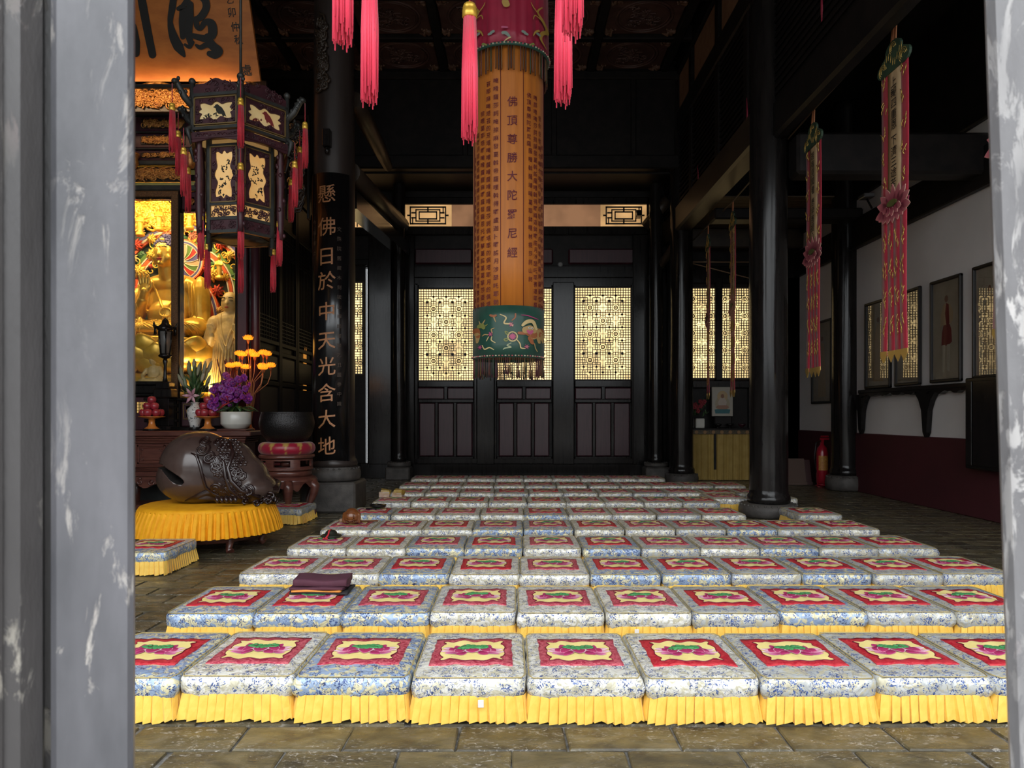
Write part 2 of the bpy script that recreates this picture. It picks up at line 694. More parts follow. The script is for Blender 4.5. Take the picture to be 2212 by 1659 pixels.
# black rails and posts of the rear wall
for a in ((872, 1402, 426, 441), (872, 1402, 489, 507), (872, 1402, 574, 600), (872, 1402, 600, 617), (872, 1402, 990, 1002), (872, 1402, 1002, 1034), (760, 846, 1000, 1034), (1440, 1740, 575, 612),
          (1480, 1740, 822, 838), (1440, 1740, 500, 520), (760, 845, 492, 508), (760, 845, 560, 573)):
    rail(*a)
for a in ((872, 896, 508, 1003), (1030, 1068, 610, 1003), (1194, 1240, 610, 1003), (1366, 1402, 508, 1003), (1440, 1491, 520, 1034), (1545, 1560, 600, 822), (1617, 1740, 600, 1034), (797, 846, 508, 1003), (1697, 1738, 380, 1034)):
    rail(*a, name='post', d0=-.05)
# long maroon boards above the doors
for a in ((895, 1020, 536, 570), (1035, 1195, 536, 570), (1228, 1370, 536, 570)):
    o = MB().bev(bx(a[0]), bx(a[1]), YB + .02, YB + .1, bz(a[3]), bz(a[2]), .05).build('board', M_maroon, wbo)


def lattice(mb, x0, x1, z0, z1, y, cell=0.0585, t=.0075, pattern=True):
    """fine timber grille with octagon medallions"""
    nx = max(2, round((x1 - x0) / cell)); nz = max(2, round((z1 - z0) / cell))
    dx = (x1 - x0) / nx; dz = (z1 - z0) / nz
    octs = []; cross = []; dots = []
    W_ = x1 - x0; H_ = z1 - z0
    if pattern == 'door':
        us = [(.27, (.217, .502, .787)), (.73, (.217, .502, .787)), (.5, (.36, .645))]
        cs = [(.5, (.217, .502, .787)), (.27, (.36, .645)), (.73, (.36, .645))]
        ds = [(.155, (.145, .29, .43, .575, .715, .86)), (.385, (.145, .29, .43, .575, .715, .86)), (.615, (.145, .29, .43, .575, .715, .86)), (.845, (.145, .29, .43, .575, .715, .86)), (.27, (.085, .92)), (.5, (.085, .92)), (.73, (.085, .92))]
    elif pattern == 'narrow':
        us = [(.12, (.12, .31, .5, .69, .88)), (.85, (.12, .31, .5, .69, .88))]
        cs = [(.48, (.215, .405, .595, .785))]
        ds = []
    else:
        us = cs = ds = []
    for L, D in ((us, octs), (cs, cross), (ds, dots)):
        for u, vs in L:
            for v in vs:
                D.append((x0 + u * W_, z1 - v * H_))
    ro = .085 if pattern == 'door' else .075

    def ok(x, z):
        for a, b in octs:
            if (x - a) ** 2 + (z - b) ** 2 < (ro + .012) ** 2: return False
        for a, b in cross:
            if (abs(x - a) < .035 and abs(z - b) < .11) or (abs(z - b) < .035 and abs(x - a) < .11): return False
        for a, b in dots:
            if abs(x - a) + abs(z - b) < .085 and abs(x - a) > .01 and abs(z - b) > .01: return False
        return True

    for i in range(0, nx + 1):
        run = None
        for k in range(nz + 1):
            good = k < nz and ok(x0 + i * dx, z0 + (k + .5) * dz)
            if good and run is None: run = k
            if not good and run is not None:
                mb.box(x0 + i * dx - t, x0 + i * dx + t, y, y + .03, z0 + run * dz, z0 + k * dz); run = None
    for k in range(0, nz + 1):
        run = None
        for i in range(nx + 1):
            good = i < nx and ok(x0 + (i + .5) * dx, z0 + k * dz)
            if good and run is None: run = i
            if not good and run is not None:
                mb.box(x0 + run * dx, x0 + i * dx, y + .002, y + .028, z0 + k * dz - t, z0 + k * dz + t); run = None
    for a, b in octs:
        for (r, nn, th) in ((ro, 8, .007), (.042, 12, .011)):
            mb.tube([(a + r * cos(2 * pi * (q + .5) / nn), y + .012, b + r * sin(2 * pi * (q + .5) / nn)) for q in range(nn)], th, 4, closed=True, sm=False)
        mb.box(a - .045, a + .045, y, y + .02, b - .006, b + .006); mb.box(a - .006, a + .006, y, y + .02, b - .045, b + .045)
        for q in range(4):
            c, s = cos(q * pi / 2), sin(q * pi / 2)
            mb.tube([(a + ro * c, y + .012, b + ro * s), (a + (ro + .05) * c, y + .012, b + (ro + .05) * s)], .006, 4, sm=False)
    for a, b in dots:
        mb.prism([(a + .027 * cos(q * pi / 4), b + .027 * sin(q * pi / 4)) for q in range(8)], lambda u, v, w: (u, w, v), y + .02, y)
        mb.box(a - .005, a + .005, y, y + .02, b - .1, b + .1); mb.box(a - .1, a + .1, y, y + .02, b - .005, b + .005)
    for a, b in cross:
        mb.box(a - .005, a + .005, y, y + .02, b - .12, b + .12); mb.box(a - .12, a + .12, y, y + .02, b - .005, b + .005)
    # edge frame
    for q in ((x0 - .02, x0 + .01, z0 - .02, z1 + .02), (x1 - .01, x1 + .02, z0 - .02, z1 + .02), (x0, x1, z0 - .02, z0 + .01), (x0, x1, z1 - .01, z1 + .02)):
        mb.box(q[0], q[1], y - .01, y + .04, q[2], q[3])
    return mb


def rear_door(n, px0, px1, lx0, lx1, ly0, ly1, label):
    d = thing('door_%d' % n, label, 'door', (bx((px0 + px1) / 2), YB, 0), kind='structure')
    inv = Matrix.Translation(-d.location)

    def part(name, mb, m):
        o = mb.build(name, m, d)
        o.matrix_parent_inverse = inv
        return o
    X = bx
    fr = MB()
    fr.bev(X(px0), X(lx0) - .01, YB - .02, YB + .07, bz(992), bz(612), .012)
    fr.bev(X(lx1) + .01, X(px1), YB - .02, YB + .07, bz(992), bz(612), .012)
    for a, b in ((612, ly0 - 1), (ly1 + 1, 836), (862, 870), (986, 992)):
        fr.bev(X(lx0), X(lx1), YB - .018, YB + .068, bz(b), bz(a), .012)
    w3 = (px1 - px0 - 14) / 3
    for k in (1, 2):
        q = px0 + 7 + w3 * k
        fr.bev(X(q - 3.5), X(q + 3.5), YB - .015, YB + .065, bz(987), bz(869), .012)
    mid = (px0 + px1) / 2
    fr.bev(X(mid - 4), X(mid + 4), YB - .015, YB + .065, bz(863), bz(835), .012)
    part('frame', fr, M_black)
    part('lattice', lattice(MB(), X(lx0), X(lx1), bz(ly1), bz(ly0), YB + .01, pattern='door'), M_darkbrown)
    part('pane', MB().box(X(lx0), X(lx1), YB + .075, YB + .085, bz(ly1), bz(ly0)), M_pane)
    for k in range(3):
        a = px0 + 7 + w3 * k
        part('panel', MB().bev(X(a + 2.5), X(a + w3 - 2.5), YB + .005, YB + .06, bz(986), bz(870), .045), M_maroon)
    for a, b in ((px0 + 6, mid - 3), (mid + 3, px1 - 6)):
        part('small_panel', MB().bev(X(a), X(b), YB + .005, YB + .06, bz(863), bz(837), .04), M_maroon)
    return d


rear_door(1, 896, 1030, 904, 1023, 624, 822, 'rear lattice door left of the hanging cylinder banner')
rear_door(2, 1068, 1196, 1073, 1192, 623, 821, 'rear lattice door half hidden behind the cylinder banner')
rear_door(3, 1236, 1370, 1242, 1363, 621, 820, 'rear lattice door to the right of the cylinder banner')


def rear_window(n, lx0, lx1, ly0, ly1, label, pat):
    d = thing('window_%d' % n, label, 'window', (bx((lx0 + lx1) / 2), YB, bz(ly1)), kind='structure')
    inv = Matrix.Translation(-d.location)
    for name, mb, m in (('lattice', lattice(MB(), bx(lx0), bx(lx1), bz(ly1), bz(ly0), YB + .01, pattern=pat), M_darkbrown), ('pane', MB().box(bx(lx0), bx(lx1), YB + .075, YB + .085, bz(ly1), bz(ly0)), M_pane)):
        mb.build(name, m, d).matrix_parent_inverse = inv


rear_window(1, 1491, 1545, 622, 817, 'tall glowing lattice window above the yellow-draped side altar', 'narrow')
rear_window(2, 1560, 1618, 622, 817, 'tall glowing lattice window next to the big right column', 'narrow')
rear_window(3, 750, 783, 610, 808, 'narrow sliver of lattice window beside the ajar rear door', 'narrow')

# transom strip: two lattice ends and brown cloth between
tr = thing('window_4', 'long transom strip with lattice ends above the rear doors', 'window', (bx(1136), YB, bz(490)), kind='structure')
inv = Matrix.Translation(-tr.location)
y0, y1 = bz(489), bz(440)
for nm, a, b, m in (('pane', 874, 975, M_paneTr), ('pane', 1298, 1398, M_paneTr), ('curtain', 975, 1298, M_paneDim)):
    MB().box(bx(a), bx(b), YB + .07, YB + .08, y0, y1).build(nm, m, tr).matrix_parent_inverse = inv
for a, b in ((880, 968), (1304, 1392)):
    g = MB()
    xa, xb = bx(a), bx(b); H_ = y1 - y0
    for (ua, ub, va, vb) in ((.06, .94, .12, .15), (.06, .94, .85, .88), (.06, .075, .12, .88), (.925, .94, .12, .88), (.2, .8, .24, .26), (.2, .8, .74, .76), (.2, .212, .24, .76), (.788, .8, .24, .76), (.28, .72, .33, .36), (.28, .72, .64, .67), (.28, .292, .33, .67), (.708, .72, .33, .67),
                             (0, .06, .48, .52), (.94, 1, .48, .52), (.49, .51, .12, .33), (.49, .51, .67, .88), (.1, .2, .38, .41), (.8, .9, .38, .41), (.1, .2, .6, .63), (.8, .9, .6, .63), (.12, .13, .12, .4), (.87, .88, .6, .88)):
        g.box(xa + (xb - xa) * ua - .007, xa + (xb - xa) * ub + .007, YB + .02, YB + .05, y0 + H_ * va - .007, y0 + H_ * vb + .007)
    g.build('lattice', M_darkbrown, tr).matrix_parent_inverse = inv
# strip seen past the couplet column
tr2 = thing('window_5', 'small glowing transom seen just right of the couplet column', 'window', (bx(800), YB, bz(490)), kind='structure')
inv = Matrix.Translation(-tr2.location)
MB().box(bx(740), bx(846), YB + .07, YB + .08, y0, bz(440)).build('pane', M_paneTr, tr2).matrix_parent_inverse = inv
g = MB()
for q in range(5):
    g.box(bx(750 + q * 20), bx(752 + q * 20), YB + .02, YB + .05, y0, bz(440))
for py in (452, 478):
    g.box(bx(740), bx(846), YB + .02, YB + .05, bz(py), bz(py - 2))
g.build('lattice', M_darkbrown, tr2).matrix_parent_inverse = inv

# right wall: plaster, dado, beam
XR = 6.68
wr = MB().box(XR, XR + .25, .6, YB + .1, 0, 9.2).build('wall_right', M_plaster)
tag(wr, 'white plaster side wall above a dark red dado', 'wall', kind='structure')
MB().bev(XR - .035, XR, .6, YB, 0, 1.13, .012).build('dado', M_dado, wr)
bt = MB().bev(XR - .12, XR, .6, YB, 4.67, 5.24, .02).build('wall_plate', M_dark, wr)
MB().bev(XR - .10, XR, .6, YB, 5.62, 7.6, .02).build('upper_plate', M_dark, wr)
wl = MB().box(-9.8, -9.55, .6, YB + .1, 0, 9.2).build('wall_left', M_dark)
tag(wl, 'dark timber wall beyond the altar', 'wall', kind='structure')

# front of the hall: lintel above the open doorway, piers at the ends
wf = MB().box(-9.8, 7.0, .62, .95, 7.4, 9.2)
wf.box(-9.8, -7.6, .62, .95, 0, 7.4).box(6.4, 7.0, .62, .95, 0, 7.4)
tag(wf.build('wall_front', M_dark), 'dark timber lintel over the open front of the hall', 'wall', kind='structure')

# ------------------------------------------------------------------ ceilings
HC = 8.9
ce = MB().box(-9.8, 7.0, .4, YB + .3, 9.2, 9.4).build('ceiling', M_dark)
tag(ce, 'dark coffered timber ceiling with carved square panels', 'ceiling', kind='structure')
M_coffer = mat('carved_coffer_wood', (0.075, 0.036, 0.030), .5, col2=(0.12, 0.062, 0.050), nscale=6, bump=.2, bscale=25)
M_bat = mat('tan_carving', (0.20, 0.11, 0.07), .5, col2=(.12, .06, .04), nscale=10)
PW, PD = 1.57, 1.40


def coffer_meshes():
    rr = random.Random(4)
    base = MB()
    base.bev(-PW / 2 + .09, PW / 2 - .09, -PD / 2 + .09, PD / 2 - .09, 0, .10, .02)
    for r, t in ((.52, .028), (.46, .018)):
        base.tube([(r * cos(a * pi / 16), r * sin(a * pi / 16), -.005) for a in range(32)], t, 6, closed=True)
    f = lambda u, v, l: (u, v, -l)
    scrolls(base, f, -.36, .36, -.36, .36, 26, .05, .12, .016, rr)
    for w_ in (-.12, 0, .12):
        base.bev(-.2, .2, w_ - .015, w_ + .015, -.02, 0, .006)
    bat = MB()
    for sx in (-1, 1):
        for sy in (-1, 1):
            cx, cy = sx * .56, sy * .47
            for q in range(3):
                a = atan2(sy, sx) + (q - 1) * .9
                pts = [(cx, cy, -.01), (cx + .1 * cos(a), cy + .1 * sin(a), -.03), (cx + .16 * cos(a + .7), cy + .14 * sin(a + .7), -.01)]
                bat.tube(pts, [.03, .045, .01], 6)
            for q in spiral((cx - sx * .02, cy - sy * .02), .07, 1.1)[::4]:
                bat.ell((q[0], q[1], -.01), .022, 6, 5)
    return base.mesh('panel'), bat.mesh('bat_carving')


pm, bm_ = coffer_meshes()
pm.materials.append(M_coffer); bm_.materials.append(M_bat)
xs = [-1.455 + PW * k for k in range(-4, 4)]
ys = [15.3 - PD * k for k in range(0, 11)]
for i in range(len(xs)):
    for j in range(0, 4):
        cx, cy = xs[i] + PW / 2, ys[j] - PD / 2
        if cx > 3.7: continue
        o = put('panel', pm, None, ce, (cx, cy, HC))
        if j < 2:
            put('bat_carving', bm_, None, o)
far = MB()
for i in range(len(xs)):
    for j in range(4, 10):
        cx, cy = xs[i] + PW / 2, ys[j] - PD / 2
        if cx > 3.7: continue
        far.bev(cx - PW / 2 + .09, cx + PW / 2 - .09, cy - PD / 2 + .09, cy + PD / 2 - .09, HC, HC + .1, .02)
tag(far.build('front_panels', M_coffer, ce), kind='stuff')
for x in xs:
    MB().bev(x - .085, x + .085, .95, 15.3, HC - .10, HC + .2, .02).build('coffer_bar', M_dark, ce)
for y in ys:
    MB().bev(-8.0, 3.6, y - .08, y + .08, HC - .08, HC + .2, .02).build('coffer_bar', M_dark, ce)
t1 = MB()
t1.bev(-9.5, 3.6, 15.2, 15.45, 7.0, 8.85, .02)
t1.bev(-9.5, 3.6, 15.14, 15.5, 6.75, 7.05, .03)
t1.bev(-9.5, 3.6, 15.12, 15.5, 8.66, 8.84, .03)
for x in (-6.2, -4.4, -1.0, .9, 2.6):
    t1.bev(x - .06, x + .06, 15.15, 15.3, 7.0, 8.7, .02)
tag(t1.build('trim_1', M_dark), 'black boarded frieze under the coffered ceiling at the back', 'beam', kind='structure')
t2 = MB().box(-9.5, 3.6, 15.4, YB + .1, 6.72, 6.9).build('ceiling.001', M_dark)
tag(t2, 'low black ceiling of the rear aisle', 'ceiling', kind='structure')

# longitudinal beam between the right columns, slatted screen and brown paper panels above it
t3 = thing('trim_2', 'long black beam with slatted screen between the right columns', 'beam', (3.7, 8.5, 5.4), kind='structure')
inv = Matrix.Translation(-t3.location)


def t3p(name, mb, m):
    mb.build(name, m, t3).matrix_parent_inverse = inv


YC = 10.35
for (ya_, yb_, dx0, dx1, mm) in ((YC, YB + .1, 0.0, 0.0, M_darkbrown), (.95, YC - .1, .22, .07, M_dark)):
    t3p('beam', MB().bev(3.50 + dx0, 3.86 + dx1, ya_, yb_, 5.42, 5.95, .04), mm)
    t3p('beam', MB().bev(3.52 + dx0, 3.84 + dx1, ya_, yb_, 7.55, 7.95, .03), M_dark)
    t3p('beam', MB().bev(3.52 + dx0, 3.84 + dx1, ya_, yb_, 8.74, 9.2, .03), M_dark)
    t3p('backing', MB().box(3.70 + dx1, 3.80 + dx1, ya_, yb_, 5.9, 9.0), M_dark)
    for k in range(15):
        z = 6.02 + k * .102
        x0_, x1_ = 3.56 + dx0 * .8, 3.66 + dx0 * .6
        y0_ = max(4.0, ya_)
        t3p('slat', MB().hexa([(x0_, y0_, z), (x1_, y0_, z + .03), (x1_, yb_, z + .03), (x0_, yb_, z), (x0_, y0_, z + .05), (x1_, y0_, z + .08), (x1_, yb_, z + .08), (x0_, yb_, z + .05)]), M_dark)
for a, b in ((14.3, 15.3), (12.45, 13.9), (10.9, 12.1)):
    t3p('paper_panel', MB().bev(3.58, 3.62, a, b, 7.98, 8.74, .01), M_paper)
for y in (15.4, 14.1, 12.28, 10.75):
    t3p('post', MB().bev(3.54, 3.82, y - .11, y + .11, 5.9, 8.9, .02), M_dark)

# side aisle on the right: cross beams, plank soffit, roof
t4 = MB().bev(3.97, XR, 9.85, 10.2, 4.84, 5.42, .04).build('trim_3', M_dark)
tag(t4, 'heavy black cross beam over the right aisle', 'beam', kind='structure')
t5 = MB().bev(3.85, XR, 13.45, 13.85, 5.2, 5.42, .03).build('trim_4', M_dark)
tag(t5, 'thin black tie beam under the heavy cross beam', 'beam', kind='structure')
t6 = MB().box(3.8, XR, .9, YB + .1, 7.6, 7.7).build('ceiling.002', M_dark)
tag(t6, 'black boarded roof of the right aisle', 'ceiling', kind='structure')
M_plank = mat('brown_planks', (.11, .07, .04), .6, col2=(.06, .038, .022), nscale=4, stretch=(1, 6, 1), vary=.2)
t7 = thing('ceiling.003', 'brown plank soffit over the rear right corner', 'ceiling', (5.2, 15, 5.75), kind='structure')
me = MB().bev(-1.35, 1.4, -.105, .105, 0, .03, .006).mesh('plank'); me.materials.append(M_plank)
for k in range(12):
    put('plank', me, None, t7, (0, -1.0 + k * .218, 0))
tb = MB().bev(4.0, XR, 16.2, YB + .1, 5.30, 5.75, .03).build('trim_5', M_darkbrown)
tag(tb, 'brown rear plate beam under the plank soffit', 'beam', kind='structure')

# beams from the couplet column to the rear wall
t8 = MB().tube([P(755, 372, 11.3), P(868, 486, 16.4)], .17, 14)
tag(t8.build('trim_6', M_darkbrown), 'round brown beam running back from the couplet column', 'beam', kind='structure')
a, b = P(752, 432, 11.3), P(872, 540, 16.4)
t9 = MB()
t9.hexa([a + Vector((-.14, 0, -.14)), a + Vector((.14, 0, -.14)), b + Vector((.14, 0, -.14)), b + Vector((-.14, 0, -.14)), a + Vector((-.14, 0, .14)), a + Vector((.14, 0, .14)), b + Vector((.14, 0, .14)), b + Vector((-.14, 0, .14))])
tag(t9.build('trim_7', M_black), 'square black tie beam below the round brown beam', 'beam', kind='structure')
t10 = MB().tube([P(765, 215, 11.4), P(790, 262, 12.3), P(818, 318, 13.6), P(838, 360, 14.9)], [.13, .15, .14, .1], 10)
tag(t10.build('trim_8', M_darkbrown), 'curved brown strut high behind the couplet column', 'beam', kind='structure')
t11 = MB().tube([P(1445, 430, 16.0), P(1395, 490, 16.4)], .13, 12)
t11.tube([P(1498, 470, 15.2), P(1405, 605, 16.4)], .09, 10)
tag(t11.build('trim_9', M_darkbrown), 'short brown bracket beams beside the rear right column', 'beam', kind='structure')


# ------------------------------------------------------------------ columns
def column(label, px, Y, dia, base_r, base_h, top, plinth=None, m=M_black, n=40, neck=.03, seedlab=None):
    x = (px - CX) / FPX * Y
    c = thing('column', label, 'column', (x, Y, 0), kind='structure', group=None)
    r = dia / 2
    rr = random.Random(int(px))
    ph = [rr.uniform(0, 6.28) for _ in range(6)]
    z0 = base_h + (plinth or 0)
    wob = lambda q, z, a: q * (1 + .012 * sin(2 * a + ph[0] + z * .8) + .008 * sin(5 * a + ph[1] + z * 1.3) + .006 * sin(9 * a + ph[2] - z * .7) + .004 * sin(3 * z + ph[3] + 3 * a))
    prof = [(r * 1.10, z0), (r * 1.13, z0 + .05), (r * 1.10, z0 + .10), (r * 1.02, z0 + .13), (r * 1.0, z0 + .2)]
    k = 40
    prof += [(r * (1 - .06 * i / k), z0 + .2 + (top - z0 - .2) * i / k) for i in range(1, k + 1)]
    MB().lathe(prof, n, wob=wob).build('shaft', m, c)
    p0 = plinth or 0
    MB().lathe([(base_r * .86, p0), (base_r * .97, p0 + base_h * .1), (base_r, p0 + base_h * .35), (base_r, p0 + base_h * .6), (base_r * .96, p0 + base_h * .82), (base_r * .86, p0 + base_h * .97), (r * 1.12, p0 + base_h)], 40).build('stone_drum', M_stone, c)
    st = MB()
    for q in range(28):
        a = 2 * pi * q / 28
        st.ell((base_r * .93 * cos(a), base_r * .93 * sin(a), p0 + base_h * .88), .018, 6, 5)
    st.build('stud_ring', M_stone, c)
    if plinth:
        MB().bev(-base_r * 1.02, base_r * 1.02, -base_r * 1.02, base_r * 1.02, 0, plinth, .03).build('plinth', M_stone, c)
    return c


M_pillar_brown = mat('dull_brown_lacquer', (.030, .022, .019), .4, col2=(.045, .034, .03), nscale=2, stretch=(4, 4, .5), bump=.12, bscale=9)
col1 = column('brown-black column carrying the gilt couplet board, on a square stone plinth', 722, 11.05, .64, .41, .22, 9.0, plinth=.46, m=M_pillar_brown)
col2 = column('big glossy black column standing among the floor cushions at right', 1660, 10.35, .545, .42, .20, 7.6)
col3 = column('slim glossy black column beside the yellow-draped side altar', 1472, 15.35, .50, .36, .22, 9.0)
col4 = column('black column at the rear wall left of the lattice doors', 862, 16.15, .30, .27, .12, 7.0, plinth=.30)
col5 = column('black column at the rear wall right of the lattice doors', 1417, 16.15, .32, .27, .10, 7.0, plinth=.30)
col6 = column('black column standing against the white side wall', 1826, 13.95, .52, .37, .30, 7.6)
# ------------------------------------------------------------------ floor cushions
W = 0.56; D = 0.72; HT = 0.215; ZS = 0.128           # width, depth, seam height, bottom of the brocade


def brocade(name, base, base2, fl, fl2, gold, metal=.18):
    m = bpy.data.materials.new(name)
    m.use_nodes = True
    t = NT(m)
    v = t.coord((1, 1, 1))
    nz = t.new('ShaderNodeTexNoise', Scale=14.0, Detail=2.0)
    t.link(v, nz.inputs['Vector'])
    vm = t.n.new('ShaderNodeVectorMath'); vm.operation = 'MULTIPLY_ADD'
    t.link(nz.outputs['Color'], vm.inputs[0]); vm.inputs[1].default_value = (.035, .035, .035); t.link(v, vm.inputs[2])
    w_ = vm.outputs[0]
    big = t.new('ShaderNodeTexVoronoi', Scale=19.0); t.link(w_, big.inputs['Vector'])
    small = t.new('ShaderNodeTexVoronoi', Scale=112.0); t.link(w_, small.inputs['Vector'])
    cl = t.math('LESS_THAN', big.outputs['Distance'], .40)
    pt = t.math('LESS_THAN', small.outputs['Distance'], .44)
    flower = t.math('MULTIPLY', cl, pt)
    vn = t.noise(w_, 50.0, 1, .4, .6)
    vine = t.math('LESS_THAN', t.math('ABSOLUTE', t.math('SUBTRACT', vn, .5)), .022)
    gate = t.math('GREATER_THAN', t.noise(v, 9.0, 1), .46)
    mask = t.math('MAXIMUM', flower, t.math('MULTIPLY', vine, gate))
    cloud = t.ramp(t.noise(w_, 26.0, 3, .5, .8), [(.50, 0.0), (.54, 1.0)])
    c = t.ramp(t.noise(v, 5, 3), [(.35, base), (.65, base2)])
    c = t.mix(cloud, c, gold)
    fc = t.ramp(small.outputs['Color'], [(.2, fl), (.8, fl2)])
    c = t.mix(mask, c, fc)
    t.link(c, t.b.inputs['Base Color'])
    t.b.inputs['Metallic'].default_value = metal
    t.b.inputs['Roughness'].default_value = .36
    h = t.math('ADD', t.noise(v, 16, 2, .5, 1.2), t.math('MULTIPLY', mask, .10))
    t.bump(h, .55, .02)
    return m


M_brA = brocade('silver_brocade', (.74, .72, .65), (.82, .80, .73), (.045, .07, .19), (.13, .19, .40), (.60, .56, .42))
M_brB = brocade('blue_gold_brocade', (.26, .35, .52), (.36, .46, .62), (.03, .04, .12), (.08, .13, .32), (.72, .66, .42))
M_brC = brocade('shaded_silver_brocade', (.46, .48, .48), (.58, .59, .57), (.035, .06, .19), (.10, .17, .42), (.56, .52, .38))  # silver brocade darkened, the lost sheen at right put into the colour
M_skirt = mat('yellow_satin', (.88, .56, .10), .45, col2=(.80, .48, .07), nscale=20, sheen=.2, bump=.1, bscale=18, spec=.4)
M_pipe = mat('gold_piping', (.42, .33, .14), .5)


def red_mat(name, a, b):
    m = bpy.data.materials.new(name)
    m.use_nodes = True
    t = NT(m)
    v = t.coord((1, 1, 1))
    f = t.noise(v, 34, 4, .6, 1.5)
    t.link(t.ramp(f, [(.42, a), (.56, b)]), t.b.inputs['Base Color'])
    t.b.inputs['Roughness'].default_value = .45
    t.b.inputs['Metallic'].default_value = .15
    t.bump(f, .3, .01)
    return m


M_red1 = red_mat('worn_crimson_brocade', (.36, .02, .05), (.62, .14, .17))
M_red2 = red_mat('bright_crimson_brocade', (.46, .012, .03), (.60, .05, .06))
M_field = mat('pale_yellow_silk', (.88, .74, .30), .45, col2=(.82, .66, .24), nscale=10)
M_lotus = mat('embroidered_lotus', (1, 1, 1), .6, attr=True, bump=.3, bscale=250)
M_pod = mat('green_embroidery', (.035, .20, .06), .6, col2=(.07, .30, .10), nscale=120)
M_edge = mat('maroon_cord', (.16, .01, .03), .6)


def rrect(t, w_, d_, r):
    """point on a rounded rectangle (half sizes), t in 0..1 starting mid-front going counter-clockwise"""
    segs = [('l', (0, -d_), (w_ - r, -d_)), ('a', (w_ - r, -d_ + r), -pi / 2), ('l', (w_, -d_ + r), (w_, d_ - r)), ('a', (w_ - r, d_ - r), 0), ('l', (w_ - r, d_), (-w_ + r, d_)), ('a', (-w_ + r, d_ - r), pi / 2), ('l', (-w_, d_ - r), (-w_, -d_ + r)), ('a', (-w_ + r, -d_ + r), pi), ('l', (-w_ + r, -d_), (0, -d_))]
    ln = [(Vector(s[2]) - Vector(s[1])).length if s[0] == 'l' else r * pi / 2 for s in segs]
    L = sum(ln)
    q = (t % 1.0) * L
    for s, l in zip(segs, ln):
        if q <= l or s is segs[-1]:
            if s[0] == 'l':
                return Vector(s[1]).lerp(Vector(s[2]), min(q / l, 1))
            a = s[2] + q / r
            return Vector((s[1][0] + r * cos(a), s[1][1] + r * sin(a)))
        q -= l


def top_z(x, y, ph):
    u, v = x / (W / 2), y / (D / 2)
    e = max(0, (1 - abs(u) ** 5)) * max(0, (1 - abs(v) ** 5))
    return HT + .012 * e + .0035 * sin(9 * u + ph) * sin(6 * v + ph * 2) * e + .0025 * sin(17 * u + 5 * v + ph * 3) * e


